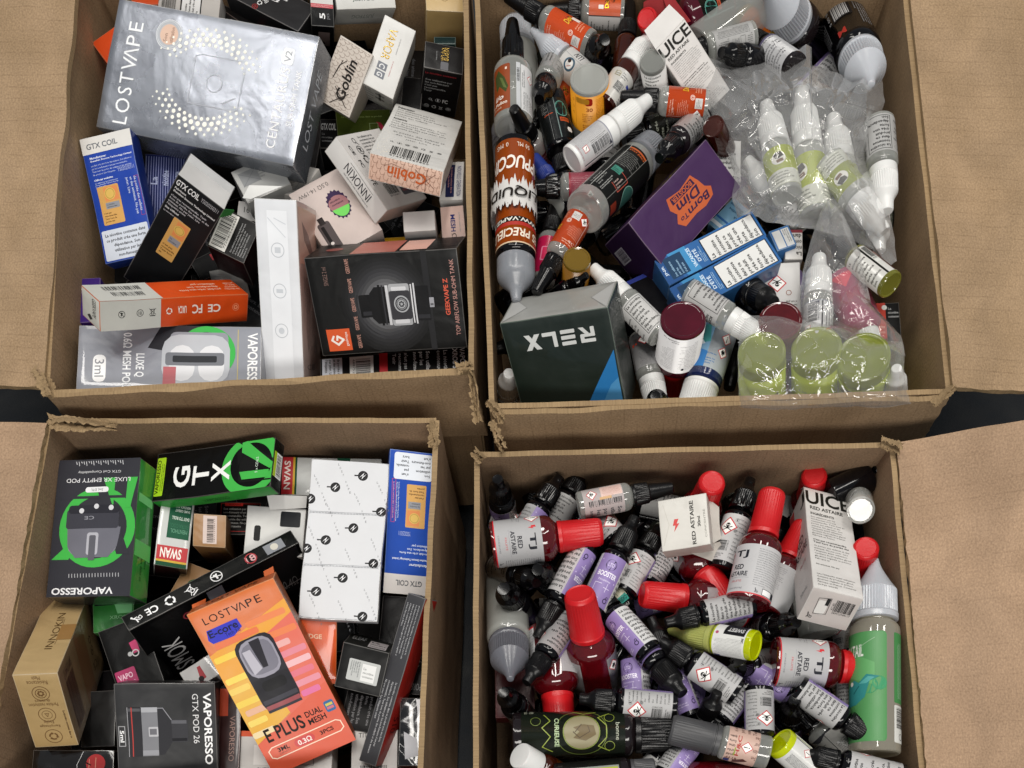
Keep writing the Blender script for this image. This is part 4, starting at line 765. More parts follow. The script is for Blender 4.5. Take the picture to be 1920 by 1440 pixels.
# ------------------------------------------------------------------ cartons of the near left box
VG = '43ae4a'
luxe = [R(0, 0, 1, 1, '34343a'), O(.46, .5, .46, VG, .22), G(VG, (.28, .0 + .86), (.52, .86), (.28, .5)), R(.0, .71, .999, .73, '34343a'), G('34343a', (.05, .3), (.2, .3), (.6, .95), (.5, .97)), G(VG, (.07, .64), (.13, .64), (.13, .86), (.01, .86)), G(VG, (.78, .27), (.98, .27), (.68, .45), (.6, .42)),
        S_('printed_picture'), R(.2, .3, .80, .66, '83838c', .2), G('6a6a74', (.17, .5), (.82, .5), (.8, .36), (.7, .28), (.3, .28), (.2, .36)), R(.2, .49, .84, .63, '3e3e46', .15), R(.2, .6, .82, .66, '2c2c33', .4), R(.43, .3, .57, .46, 'b0b0b8', .2), R(.46, .26, .54, .44, '5a5a62', .2), C(.3, .64, .03, 'd0d0d4'), C(.48, .65, .03, 'd0d0d4'), C(.66, .62, .03, 'd0d0d4'), T('CE', .5, .555, .62, .58, '9a9aa2'), S_(None),
        T('VAPORESSO', .2, .015, .94, .065, 'e8e8ea', b=1), R(.35, .755, .64, .795, 'e6e6e8', .5), T('5ml, DTL', .42, .765, .57, .785, '44444a'), T('LUXE XR EMPTY POD', .10, .83, .88, .86, 'e8e8ea'), T('GTX Coil Compatibility', .22, .895, .75, .918, 'dcdcde')] + [L_('c8c8cc', .008, (.2 + .03 * i, .955 + .01 * (i % 3)), (.21 + .03 * i, .985)) for i in range(20)] + [L_('b0b0b4', .008, (.15 + .035 * i, .14), (.155 + .035 * i, .165)) for i in range(18)]
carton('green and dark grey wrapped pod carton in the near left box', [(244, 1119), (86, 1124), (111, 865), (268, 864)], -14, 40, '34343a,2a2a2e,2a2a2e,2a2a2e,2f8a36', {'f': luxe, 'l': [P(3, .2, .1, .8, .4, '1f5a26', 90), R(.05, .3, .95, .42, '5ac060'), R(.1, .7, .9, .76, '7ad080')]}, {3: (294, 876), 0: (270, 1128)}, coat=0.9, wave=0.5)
gtx = [S_('label'), R(.01, .1, .085, .9, '9fc81e', .1), T('VAPORESSO', .014, .15, .045, .86, '2a3010', 90, 1), P(2, .05, .2, .08, .8, '3a4016', 90), S_(None), O(.82, .5, .62, VG, .26), R(.73, .2, .86, .8, BK), G(VG, (.68, .0), (.75, .0), (.87, .60), (.83, .8)), G(VG, (.83, .8), (.87, .62), (.98, .0), (.93, .0)), G(VG, (.70, .5), (.82, .5), (.84, .62), (.70, .62)), T('G', .17, .34, .29, .74, 'f0f0ee', 330, 1), T('T', .33, .36, .45, .72, 'f0f0ee', 0, 1), T('X', .5, .3, .645, .68, 'f0f0ee', 0, 1), T('5 x COILS', .86, .3, .885, .62, 'd8e8d8', 90)]
gtx = gtx[:7] + [O(.84, .47, .60, VG, .2), G(BK, (.70, .0), (.76, .0), (1, .42), (1, .50)), G(BK, (.70, .2), (.78, .1), (.72, .5)), G(VG, (.735, .02), (.775, .0), (1, .50), (1, .62), (.98, .62), (.74, .22)), G(VG, (.735, .62), (.975, .64), (.985, .80), (.76, .78)), G(BK, (.74, .80), (1, .83), (1, .86), (.74, .84)), T('G', .165, .33, .31, .77, 'f0f0ee', 90, 1), T('T', .335, .36, .475, .75, 'f0f0ee', 90, 1), T('X', .50, .34, .655, .74, 'f0f0ee', 90, 1), T('5 x COILS', .865, .36, .885, .68, 'd8e8d8', 90)]
carton('black carton with huge white GTX letters along the far wall of the near left box', [(299, 853), (511, 822), (505, 916), (293, 939)], -12, 26, '101010,2f8f38,101010,141414,101010', {'f': gtx, 'r': [R(.1, .25, .9, .75, 'e8e8e4'), R(.1, .25, .35, .75, 'a8c020'), B(.4, .28, .85, .72, '111111', 90, 4)], 'b': [T('VAPORESSO', .4, .4, .62, .7, '1f5a26')]}, {1: (538, 833), 2: (529, 925), 3: (293, 957)}, rough=0.3)
carton('white tobacco tips carton with a green panel and upside down red SWAN label', [(350, 1062), (287, 1064), (304, 938), (372, 938)], -34, 24, 'c4c6c4,c4c6c4,3a1414,3a1414,a8aaa8', {'f': [R(.04, .0, .96, .06, '14482c'), R(.04, .06, .96, .09, 'c8a020'), R(.04, .09, .96, .3, 'b81c24'), T('SWAN', .22, .12, .85, .27, 'f0ece4', 0, 1), R(.06, .42, .72, 1, '14543a'), T('MENTHOL', .12, .5, .62, .56, '5a9a7a'), T('EXTRA COOL', .1, .58, .66, .64, '2a6a4c'), T('EASY TO ROLL', .1, .7, .62, .75, 'd8e4da', 0, 1), T('SAME GREAT', .1, .82, .55, .86, 'd8e4da', 0, 1), T('MENTHOL TASTE', .1, .88, .62, .92, 'd8e4da', 0, 1)]}, {0: (348, 1080), 1: (286, 1084)}, coat=0.5)
carton('white carton with a sideways red SWAN end behind the silver blister strip', [(530, 856), (716, 862), (712, 930), (528, 930)], -40, 20, 'c2c4c2', {'f': [R(.0, .0, .11, .98, 'b02028'), R(.11, .0, .13, .98, 'c8a020'), R(.13, .0, .15, .98, '14482c'), T('SWAN', .02, .1, .085, .85, 'e8d8d0', 270, 1), R(.55, 0, .68, .25, '14543a'), C(.3, .3, .02, 'e8e8e8'), T('A', .8, .1, .95, .35, '333333')]}, coat=0.5)
carton('small kraft carton with a white barcode sticker standing on end', [(365, 967), (426, 963), (420, 1022), (361, 1027)], -24, 60, '9a7248,86603a,9a7248,7a5636,86603a', {'f': [S_('sticker'), R(.3, .04, .72, .9, 'c9b6ae'), B(.42, .12, .66, .86, '2a2420', 90, 3), S_(None)], 'b': [P(4, .3, .3, .9, .8, '5a2a24', 0, 2), R(.35, .35, .75, .75, '7a5a4a')]}, {1: (457, 1000), 3: (388, 1060), 2: (440, 1056)})
carton('kraft carton with a green round print below the small kraft carton', [(352, 1060), (420, 1075), (372, 1140), (308, 1122)], -46, 24, '94704a', {'f': [O(.5, .5, .2, '3a5a3a', .14), C(.5, .5, .1, '4a6a4a'), L_('4a3420', .02, (.1, .8), (.4, .8), (.4, .95))]})
carton('black carton with a red rimmed WARNING panel behind the kraft carton', [(404, 940), (490, 942), (486, 1004), (404, 1000)], -44, 22, '191716', {'f': [L_('b82a24', .015, (.12, .05), (.98, .05), (.98, .9), (.12, .9), (.12, .05)), R(.2, .03, .6, .12, 'c03028'), T('WARNING', .28, .045, .55, .105, '2a1010'), P(6, .17, .16, .95, .8, '9a9894', 0, 2)]})
o = carton('white carton with a peg hole and a dark window, beside the silver blister strip', [(457, 948), (574, 954), (566, 1052), (464, 1032)], -30, 20, 'd0cfcc', {'f': [R(.58, .08, .92, .4, '16181c', .1), R(.15, .4, .26, .72, '121212', .3), C(.22, .46, .05, '121212')]})
flap(o, [(500, 928), (576, 930), (574, 952), (506, 956)], [-22, -22, -28, -28], 'd6d5d2', 'lid_panel')
smok = [I('no', .53, .5, .34, 'f0f0f0', 30), T('18', .705, .28, .765, .72, 'e0b0b0', 30, 1), O(.735, .5, .34, 'b03038', .2), R(.82, .18, .93, .82, '8d9096'), C(.875, .5, .22, 'd8d4c8'), I('bin', .38, .5, .34, 'f0f0f0', 30), I('recycle', .26, .5, .34, 'f0f0f0', 30), T('CE', .12, .28, .19, .72, 'f0f0f0', 180, 1), I('tidy', .06, .5, .3, 'f0f0f0', 30)]
carton('long black carton lettered SMOK lying slantwise across the near left box', [(229, 1162), (548, 986), (558, 1012), (240, 1190)], -14, 62, '1b1c1b,0d0d0e,1b1c1b,161616,222222', {'f': smok, 'b': [T('SMOK', .09, .42, .20, .9, 'd8d8d8', 90), O(.30, .2, .05, '8a3038', .3), G('18181a', (.62, .02), (.98, .02), (.98, .7), (.62, .5)), T('Mesh 0.4Ω', .72, .42, .92, .56, '8a8a8a', 310), R(.44, .03, .53, .3, '8a8a92'), L_('b0b0b0', .01, (.7, .55), (.95, .5))]}, {3: (312, 1268), 2: (600, 1140)}, rough=0.3, tiltw=3)
blist = lambda: sum([[S_('blister_cell_%d' % i), R(.01, .005 + .333 * i, .99, .325 + .333 * i, 'cfd0d3', .07)] for i in range(3)], []) + [S_(None)] + sum([[C(x, y, .065, '1a1a1c'), G('e8e8ea', (x - .045, y + .012), (x + .015, y - .02), (x + .0, y + .005), (x + .045, y - .012), (x - .015, y + .022), (x + .0, y - .003)), R(x - .11, y - .004, x - .05, y + .004, '1a1a1c')] for x, y in ((.68, .09), (.33, .17), (.94, .31), (.02, .25), (.6, .42), (.26, .5), (.9, .64), (.52, .74), (.2, .83), (.8, .97), (.03, .56))], []) + sum([[T('LOST VAPE', x, y, x + .2, y + .18, '55565a', 300)] for x, y in ()], []) + sum([sum([[T(ch, x + .021 * i, y + .0215 * i, x + .021 * i + .018, y + .0215 * i + .013, '4a4b50')] for i, ch in enumerate('LOST.VAPE') if ch != '.'], []) for x, y in ((.35, .02), (.05, .1), (.58, .2), (.86, .12), (.24, .28), (.03, .42), (.52, .55), (.84, .48), (.2, .62), (.48, .88), (.8, .8), (.12, .95 - .1))], []) + [R(.02 + .04 * i, .331 + .334 * j, .045 + .04 * i, .334 + .334 * j, '9a9a9e') for i in range(24) for j in range(2)]
carton('silver white blister strip with round black logos in the near left box', [(584, 864), (729, 868), (708, 1171), (561, 1154)], -10, 5, 'b6b8bc', {'f': blist()}, name='blister_strip', cat='blister pack', rough=0.38, metal=0.25, wave=0.7, dent=1.1, lift=.35)
carton('blue coil carton standing upside down at the right wall of the near left box', [(806, 1112), (717, 1116), (733, 846), (826, 846)], -22, 30, '1f4aa8,cfcac8,16357e,16357e,16357e', {'f': [R(0, 0, 1, .14, 'd8d2ce'), T('GTX COIL', .2, .06, .75, .1, '55585c', b=1), T('Manufacturer', .1, .2, .5, .22, 'dfe4f2', b=1), T('Shenzhen Smoore Technology Limited', .1, .24, .85, .26, 'dfe4f2', b=1), P(3, .1, .28, .85, .36, 'cdd6ee', 0, 1), T('Y5020250311', .5, .41, .75, .44, 'a8b4d8'), L_('b03a7a', .01, (.85, .5), (.92, .5), (.92, .8), (.85, .8), (.85, .5)), P(2, .76, .5, .84, .78, 'cdd6ee', 90), P(1, .86, .52, .91, .78, 'd890b0', 90)] + sticker(.22, .47, .62, .77) + [R(.12, .8, .9, .985, 'dde2ea', .1), P(5, .16, .82, .55, .97, '33363c', 0, 2), P(5, .6, .82, .86, .97, '33363c', 0, 3)]}, {2: (728, 850)})
ec = [G('e09a28', (0, .25), (1, .12), (1, .40), (0, .62)), G('dda62c', (0, .45), (.6, .4), (.5, .7), (0, .8)), G('d8604a', (.4, .3), (1, .2), (1, .7), (.5, .75)), G('d4583c', (0, .8), (1, .62), (1, 1), (0, 1))] + [R(x, y, x + w_, y + .035, c, .3) for x, y, w_, c in ((.02, .27, .4, 'e8c43a'), (.62, .26, .36, 'e0763c'), (.55, .32, .3, 'e0a4a0'), (.02, .40, .3, 'e8cc4a'), (.0, .46, .24, 'e6c24a'), (.6, .38, .38, 'd87a8a'), (.64, .44, .34, 'e4b0b4'), (.66, .5, .3, 'd8687a'), (.0, .54, .3, 'e6c43c'), (.05, .60, .3, 'dcaa8a'), (.02, .66, .22, 'e8cc5a'), (.68, .56, .3, 'dc8a9a'), (.0, .73, .26, 'e4d0a0'), (.7, .62, .22, 'd86a9a'), (.1, .2, .5, 'dc6c3a'), (.5, .16, .45, 'e07a40'))] + [
    T('LOST', .12, .05, .44, .09, '241410', tr=.1), T('V', .455, .05, .535, .09, '241410'), T('Λ', .52, .05, .60, .09, '241410'), T('PE', .615, .05, .78, .09, '241410', tr=.1), S_('sticker'), G('3438b8', (.07, .17), (.1, .12), (.45, .12), (.46, .17), (.34, .2), (.1, .195)), T('E-core', .1, .125, .43, .165, '10123a', 0, 1), T('Tech 3.0', .26, .168, .43, .188, '10123a'), S_('printed_picture'), R(.26, .24, .70, .66, '23222a', .25), R(.29, .25, .67, .47, '8d8a98', .35), R(.31, .27, .65, .45, '6c6a78', .3), G('23222a', (.44, .26), (.56, .26), (.52, .42), (.46, .42)), G('b0adb8', (.33, .3), (.42, .3), (.45, .42), (.34, .44)), R(.27, .47, .69, .6, '1c1b22', .1), R(.35, .49, .63, .55, '0e0e12', .4), R(.28, .59, .68, .615, '3c3b44'), R(.28, .625, .68, .65, '8d3038'), R(.28, .65, .68, .665, '33323a'), S_(None),
    T('E PLUS', .12, .735, .58, .815, '1c100c', 0, 1), T('DUAL', .62, .735, .82, .77, '1c100c', 0, 1), T('MESH', .62, .78, .83, .815, '1c100c', 0, 1), S_('sticker'), R(.86, .725, .97, .79, '3a6a9a', .2), R(.875, .74, .955, .755, 'c8b850'), R(.875, .76, .955, .775, 'c86a7a'), S_(None)] + [L_('f4d8c0', .012, (.12, .845), (.9, .845), (.945, .86), (.95, .9), (.9, .915), (.12, .915), (.075, .9), (.07, .86), (.12, .845)), T('3ML', .17, .86, .31, .885, '241410', 0, 1), T('CAPACITY', .17, .89, .31, .9, '6a2a18'), R(.37, .855, .61, .905, 'c83a3a', .5), T('0.3Ω', .41, .865, .57, .897, 'f4e8e0', 0, 1), T('3PCS', .68, .868, .84, .892, '241410', 0, 1)]
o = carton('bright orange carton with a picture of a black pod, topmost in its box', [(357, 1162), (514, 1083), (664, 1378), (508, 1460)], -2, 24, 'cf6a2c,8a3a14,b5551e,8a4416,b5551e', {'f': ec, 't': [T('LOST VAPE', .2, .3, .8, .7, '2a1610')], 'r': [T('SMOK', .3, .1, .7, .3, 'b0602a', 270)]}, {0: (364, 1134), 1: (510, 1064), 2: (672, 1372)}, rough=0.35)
flap(o, [(360, 1134), (386, 1122), (384, 1138), (362, 1152)], [-2, -4, -6, -4], 'd8662c', 'tuck_flap'); flap(o, [(494, 1072), (512, 1062), (516, 1084), (498, 1090)], [-4, -4, -2, -2], 'cc6028', 'tuck_flap')
inn = carton('beige carton with round icons standing in the left of the near left box', [(105, 1262), (24, 1260), (87, 1125), (165, 1127)], -10, 55, 'b89c6e,ab8f60,ab8f60,ab8f60,836a4a', {'f': [T('INNOKIN', .36, .30, .53, .78, '5a4224', 270), R(.33, .36, .34, .7, '6a5030'), R(.0, .42, .36, .62, '9a7444')], 't': [T('Résistance', .28, .86, .74, .91, '6a4c28'), T('Mesh', .42, .92, .6, .97, '6a4c28'), O(.5, .74, .2, '6a4c28', .08), I('wheel', .5, .74, .13, '6a4c28'), T('Parfaite restitution', .18, .565, .84, .61, '6a4c28'), T('de saveurs', .34, .62, .68, .66, '6a4c28'), O(.5, .45, .2, '6a4c28', .08), I('drop', .5, .45, .12, '6a4c28'), T('Remplissage', .28, .275, .74, .32, '6a4c28'), T('Facile', .4, .33, .62, .37, '6a4c28'), O(.5, .15, .2, '6a4c28', .08), I('recycle', .5, .15, .12, '6a4c28'), P(1, .06, .1, .14, .5, '4a3018', 90)], 'l': [B(.1, .1, .9, .3, '4a2a24', 90, 3), R(.0, .45, .98, .7, '7a5638'), T('CE', .2, .74, .3, .84, '3a2a1c', 90), I('no', .45, .8, .06, '3a2a1c'), I('recycle', .6, .8, .06, '3a2a1c')]}, {1: (66, 1402), 0: (150, 1402), 3: (196, 1240)}, tiltw=3)
gpod = [S_('printed_picture'), R(.37, .29, .60, .47, '38383c', .06), R(.375, .3, .41, .46, '54545a', .1), R(.56, .3, .59, .46, '1c1c20', .1), G('2e2e32', (.37, .45), (.60, .45), (.73, .53), (.73, .6), (.25, .6), (.25, .53)), L_('8a8a90', .008, (.37, .45), (.25, .53), (.25, .6)), R(.24, .585, .74, .75, '77787d', .04), R(.24, .585, .29, .75, 'a2a3a8', .1), R(.68, .585, .73, .75, '8f9096', .1), R(.44, .585, .54, .68, 'b4b4b8', .1), R(.46, .6, .52, .67, '66666c'), R(.24, .745, .74, .88, '2c2c30', .05), R(.25, .755, .28, .87, '48484c'), R(.24, .835, .74, .845, 'b03028'), L_('9a9a9e', .006, (.24, .88), (.74, .88)), S_(None)]
carton('black pod tank carton reading VAPORESSO downwards in the near left box', [(402, 1278), (410, 1462), (219, 1466), (217, 1285)], -12, 40, '252527,1c1c1e,343436,5a2a1a,1c1c1e', {'f': [T('VAPORESSO', .10, .045, .84, .125, 'ececec', 0, 1), T('GTX POD 26', .11, .175, .62, .235, 'd8d8d8', 0, 0), L_('9a9a9c', .008, (.43, .915), (.63, .915), (.63, .975), (.43, .975), (.43, .915)), T('5ml', .47, .925, .59, .965, 'e8e8e8', 0, 1)] + gpod}, {0: (415, 1274)}, coat=0.1)
carton('black carton with a bright pink panel under the SMOK carton', [(186, 1192), (258, 1150), (318, 1290), (222, 1300)], -34, 24, '111112,111112,d0ccc4,111112,111112', {'f': [R(.05, .62, .5, .98, 'a8245c', .08), T('VAPO', .1, .68, .42, .76, 'e8c0d0', 0, 1), T('GTX 1.2Ω', .14, .8, .44, .86, 'e0a0bc'), G('c02e68', (.55, .3), (.72, .28), (.72, .45), (.58, .46)), O(.62, .46, .08, 'd0d0d0', .3), C(.5, .45, .05, 'b8b8b8')]}, tiltw=30)
carton('green carton in clear wrap beneath the green pod carton', [(168, 1120), (254, 1118), (250, 1184), (180, 1186)], -44, 30, '2f7a34', {'f': [R(.05, .05, .5, .25, '1a1420'), G('7ac084', (.5, .1), (.98, .05), (.95, .5), (.6, .5)), T('XROS', .4, .55, .8, .65, '8ac08e')]}, coat=0.9, wave=0.6)
carton('white carton with a red pen print between the black pod carton and the orange carton', [(338, 1262), (392, 1226), (414, 1262), (356, 1300)], -36, 20, 'd4d2d0', {'f': [S_('printed_picture'), G('b02834', (.5, .2), (.6, .2), (.6, .8), (.4, .85)), C(.45, .75, .12, '2a2024'), S_(None)]}, coat=0.6, wave=0.5)
carton('orange carton in clear wrap right of the orange pod carton', [(562, 1156), (632, 1154), (630, 1282), (556, 1282)], -24, 40, 'dd5410,c24a10,e0906a,b04410,c24a10', {'f': [T('EDGE', .2, .26, .62, .33, 'f0c8a8', 0, 1)]}, {0: (560, 1140), 1: (634, 1138)}, coat=0.6, wave=0.4)
carton('small black cube carton with a silver sticker left of the long grey carton', [(645, 1206), (733, 1222), (710, 1306), (625, 1287)], -10, 40, '1a1a1a,121212,2a2a28,121212,121212', {'f': [S_('sticker'), R(.2, .3, .88, .78, 'b8bab8', .06), R(.5, .36, .8, .74, 'e0e0de'), P(5, .24, .34, .46, .74, '55585a', 270, 1), P(3, .53, .42, .77, .68, '8a8c8a'), S_(None)], 't': [R(.5, .3, .9, .9, 'b8b0b0'), P(3, .53, .35, .87, .85, '444444'), T('ELEAF', .1, .2, .4, .5, '9a9a9a')]}, {0: (658, 1188), 1: (741, 1206)})
carton('long dark grey slim carton with a red side near the blue carton', [(768, 1114), (797, 1119), (706, 1438), (668, 1428)], -15, 18, '3f3f42,2a2a2c,3f3f42,8a1c16,2a2a2c', {'f': [P(5, .1, .05, .9, .38, 'c8c8ca', 270, 1, .5), P(4, .1, .5, .9, .95, 'c8c8ca', 270, 0, .55)], 'r': [T('510', .3, .7, .7, .8, '4a1010', 270)]}, {2: (730, 1432)})
carton('glossy black carton in silver wrap beside the right wall of the near left box', [(752, 1312), (794, 1306), (788, 1438), (746, 1436)], -26, 40, '1a1a1c,701418,1a1a1c,1a1a1c,1a1a1c', {'f': [G('a8a8ac', (.2, .5), (.8, .6), (.9, .85), (.3, .9)), G('dcdcde', (.7, .02), (.9, .02), (.85, .3))]}, rough=0.12, coat=1.0, wave=0.9)
carton('black carton below the blue coil carton at the right of the near left box', [(716, 1118), (776, 1118), (770, 1222), (712, 1200)], -40, 30, '151314')
carton('black carton with faint red lettering behind the long grey carton', [(770, 1200), (812, 1196), (800, 1306), (756, 1300)], -42, 30, '171012', {'f': [T('VAPORES', .2, .8, .95, .92, '8a8a8a', 180), P(5, .2, .2, .7, .6, '6a5a5a', 30)]})
carton('white carton with small black lettering beneath the orange pod carton', [(450, 1366), (620, 1380), (626, 1460), (450, 1460)], -38, 20, 'd2cfcb', {'f': [R(.0, .0, .3, .12, 'd8501c'), R(.15, .3, .45, .72, 'e8e6e2'), P(3, .2, .76, .85, .94, '444444', 0, 2), T('Scratch Check', .06, .8, .5, .92, '333333'), L_('444444', .01, (.55, .45), (.8, .45), (.8, .7), (.55, .7), (.55, .45))]})
carton('white carton with TITANIUM lettering under the long grey carton', [(662, 1366), (748, 1352), (742, 1462), (656, 1460)], -40, 20, 'c8c4c0', {'f': [T('TITANIUM', .15, .15, .8, .24, '2a2a2a'), B(.2, .75, .8, .95, '1a1a1a', 0, 2)]})
carton('black carton of fine grey print between the orange carton and the long grey carton', [(650, 1290), (712, 1300), (694, 1378), (640, 1362)], -40, 20, '131112', {'f': [P(5, .1, .1, .9, .9, '777577', 270, 1)]})
carton('dark red black slim carton right of the black pod tank carton', [(412, 1286), (452, 1296), (448, 1462), (408, 1462)], -34, 24, '3a1210,2a0c0c,3a1210,2a0c0c,2a0c0c', {'f': [T('VAPORESSO', .5, .3, .75, .8, '9a7a70', 270), R(.0, .0, .4, .3, 'a83a1a')]}, coat=0.5)
b1 = carton('black blister shell with a round red knob in the near left corner', [(62, 1404), (212, 1408), (214, 1462), (58, 1462)], -24, 30, '1d1714,1d1714,2a2420,1d1714,1d1714', {'f': [C(.78, .45, .32, 'a01c1e'), L_('d8b090', .012, (.7, .3), (.7, .6)), L_('d8b090', .012, (.78, .25), (.78, .65)), L_('2a0808', .04, (.66, .42), (.72, .5)), L_('d8d8d8', .015, (.62, .05), (.55, .5), (.58, .9))]}, rough=0.15, coat=1.0, wave=0.8, cat='blister pack', name='blister_pack')
carton('dim black carton between the beige carton and the black pod tank carton', [(160, 1300), (216, 1290), (216, 1402), (150, 1400)], -46, 20, '161414', None, coat=0.4)
# dark cartons deep under the others, seen only through the gaps
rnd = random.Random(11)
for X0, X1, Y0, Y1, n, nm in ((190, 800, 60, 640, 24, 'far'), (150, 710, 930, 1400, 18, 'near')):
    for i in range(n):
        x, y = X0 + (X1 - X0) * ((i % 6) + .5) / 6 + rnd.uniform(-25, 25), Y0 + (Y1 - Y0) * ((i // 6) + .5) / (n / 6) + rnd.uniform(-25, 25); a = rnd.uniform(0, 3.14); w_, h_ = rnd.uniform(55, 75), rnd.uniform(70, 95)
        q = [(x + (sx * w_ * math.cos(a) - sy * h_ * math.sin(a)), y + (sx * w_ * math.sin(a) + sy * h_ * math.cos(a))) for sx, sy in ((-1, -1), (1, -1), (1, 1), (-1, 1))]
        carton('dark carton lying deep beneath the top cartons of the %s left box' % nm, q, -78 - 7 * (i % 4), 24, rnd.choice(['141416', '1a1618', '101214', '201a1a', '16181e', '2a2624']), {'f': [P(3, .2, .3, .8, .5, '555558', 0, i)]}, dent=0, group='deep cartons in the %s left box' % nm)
# ------------------------------------------------------------------ label designs: base colour, zone from..to, arc, print, gloss
LW = 'd4d3d3'; PU = '8d7ab0'
nic = lambda x0, x1, c='2b2b2b', n=9: [P(n, x0, .05, x1, .96, c, 0, 0, .68)]
LBL['bst'] = (LW, 0, 1, 1.0, [R(.36, 0, .66, 1, PU), C(.51, .2, .11, '2c2440'), T('LTD', .475, .165, .545, .235, 'cfc4e4', 0, 1), T('BOOSTER', .40, .34, .62, .44, 'f0ecf6', 0, 1), T('Nicotine', .44, .49, .58, .53, 'e0d8ee'), R(.42, .58, .425, .74, 'e0d8ee'), R(.42, .58, .5, .59, 'e0d8ee'), R(.56, .55, .565, .72, 'e0d8ee'), R(.53, .64, .6, .65, 'e0d8ee'), P(3, .385, .83, .55, .96, 'dcd2ec', 0, 1), O(.61, .86, .05, '2c2440', .35), O(.62, .80, .03, '2c2440', .4), C(.39, .12, .012, 'c8b8e4'), C(.63, .5, .014, 'c8b8e4')]
    + nic(.68, .99) + [D(.1, .28, .2, 'skull'), I('person', .185, .13, .035, '333333'), I('wheel', .195, .36, .035, '333333'), B(.03, .58, .17, .80, '2b2b2b', 90, 3), P(11, .20, .05, .345, .95, '555555', 0, 3, .5), P(3, .02, .85, .18, .97, '444444', 0, 5)], .32)
LBL['tj'] = ('d0cfd0', 0, 1, .82, [T('TJ', .44, .13, .575, .30, '22242c', 0, 1), I('bolt', .385, .19, .075, 'd0262e', 20), T('RED', .455, .42, .555, .52, '2a2c34', 0, 1), T('ASTAIRE', .405, .56, .60, .655, '2a2c34', 0, 1), R(.39, .685, .62, .69, '8a8a92'), T('FRUITÉ', .455, .73, .56, .78, 'c04a52'), T('CONCENTRÉ', .43, .88, .58, .92, '6a6a72'), D(.27, .18, .16, 'warn'), P(4, .22, .42, .33, .6, '777777', 0, 2, .5), P(17, .66, .06, .92, .82, '55565c', 0, 1, .55), I('tidy', .70, .90, .05, '22242c'), R(.76, .84, .86, .96, 'f0f0f0', .3), L_('22242c', .01, (.76, .84), (.93, .84), (.93, .96), (.76, .96), (.76, .84)), R(.87, .85, .925, .95, '22242c'), D(.06, .22, .13, 'fire'), P(12, .10, .1, .21, .95, '6a6a70', 0, 4, .5), P(9, .02, .45, .085, .95, '8a8a90', 0, 6, .5), R(0, .975, 1, 1, 'c8202a')], .3)
LBL['nicw'] = ('d6d5d3', 0, 1, .96, [L_('2b2b2b', .012, (.40, .05), (.66, .05), (.66, .95), (.40, .95), (.40, .05))] + [P(8, .415, .07, .65, .94, '2b2b2b', 0, 0, .66)] + [T('BOOSTER', .72, .12, .9, .2, '222222', 0, 1), T('NICOTINE', .72, .23, .9, .30, '222222', 0, 1), P(3, .70, .36, .92, .5, '666666', 0, 2), O(.81, .74, .12, '3a3a3a', .14), I('bolt', .81, .74, .09, '1a1a1a'), D(.12, .5, .17, 'skull'), P(8, .22, .08, .37, .9, '555555', 0, 3), B(.03, .72, .22, .92, '222222', 0, 4)], .3)
LBL['nict'] = ('d2d1cf', 0, 1, .98, nic(.36, .64) + nic(.0, .16, '555555', 14) + [D(.25, .6, .16, 'skull'), P(12, .67, .05, .82, .9, '444444', 0, 4), B(.85, .2, .98, .6, '222222', 90, 5)], .3)
LBL['orange'] = ('cc4a1c', 0, 1, .97, [P(3, .36, .04, .60, .22, 'e8b49c', 0, 1), P(7, .36, .26, .56, .62, 'ecc0aa', 0, 2, .5), T('4,99', .4, .14, .46, .19, 'f0e0d8'), O(.585, .66, .06, 'f0d8cc', .2), I('recycle', .585, .66, .04, 'f0d8cc'), R(.47, .74, .58, .94, 'c8c4c0'), P(4, .48, .76, .57, .92, '6a6a6a', 0, 3), D(.40, .82, .13, 'skull'), C(.72, .48, .1, '6a2a08'), T('Dou', .655, .38, .76, .54, 'd8a820', 0, 1, .2), R(.74, .5, .80, .72, 'dcd0c8', .3), P(3, .64, .7, .82, .9, 'e8a080', 0, 4), L_('f0e0d8', .01, (.34, .02), (.34, .98)), P(9, .08, .1, .3, .9, 'e8b49c', 0, 5), O(.22, .85, .04, 'f0d8cc', .2)], .3)
LBL['orange2'] = ('d3d1ce', 0, 1, 1, [R(.5, 0, 1, 1, 'b84a1a'), R(.49, 0, .5, 1, '2a2a2a')] + [P(10, .27, .05, .47, .95, '2b2b2b', 0, 0)] + [R(.56, .3, .6, .46, 'e0d8d0', .2), C(.62, .56, .08, '6a2a0a'), T('Dou', .57, .5, .68, .62, '*c89a20', 0, 1), C(.66, .75, .06, '5a2408'), P(6, .05, .1, .24, .9, '444444', 0, 4), P(4, .8, .1, .95, .9, 'e8b49c', 0, 2)], .3)
LBL['polion'] = (None, 0, 1, 1, [S_('label'), R(.30, .02, .475, .97, '8a3d14', .06), R(.565, .02, .70, .98, 'd2d2d2', .03), R(.525, .0, .56, .98, 'c0c2c4'), S_(None), G('3e4a26', (.33, .2), (.37, .1), (.43, .3), (.46, .5), (.44, .62), (.38, .45), (.35, .55)), G('5a6a34', (.38, .25), (.41, .3), (.45, .55), (.42, .5)), T('1', .435, .09, .45, .14, 'e8d8c8', 0, 1), O(.442, .12, .022, 'e8d8c8', .2), T('l/o', .335, .64, .42, .74, 'e8e0d8', 0, 1, .2), T('r Polion', .31, .78, .45, .85, 'e4d8cc', 0, 1), T('Fruité', .32, .88, .4, .92, 'd8c0a8'), B(.53, .1, .557, .4, '333333', 90, 2), P(2, .57, .08, .6, .5, '444444', 90, 1), D(.66, .25, .1, 'warn'), P(6, .58, .55, .69, .95, '555555', 90, 2)], .35)
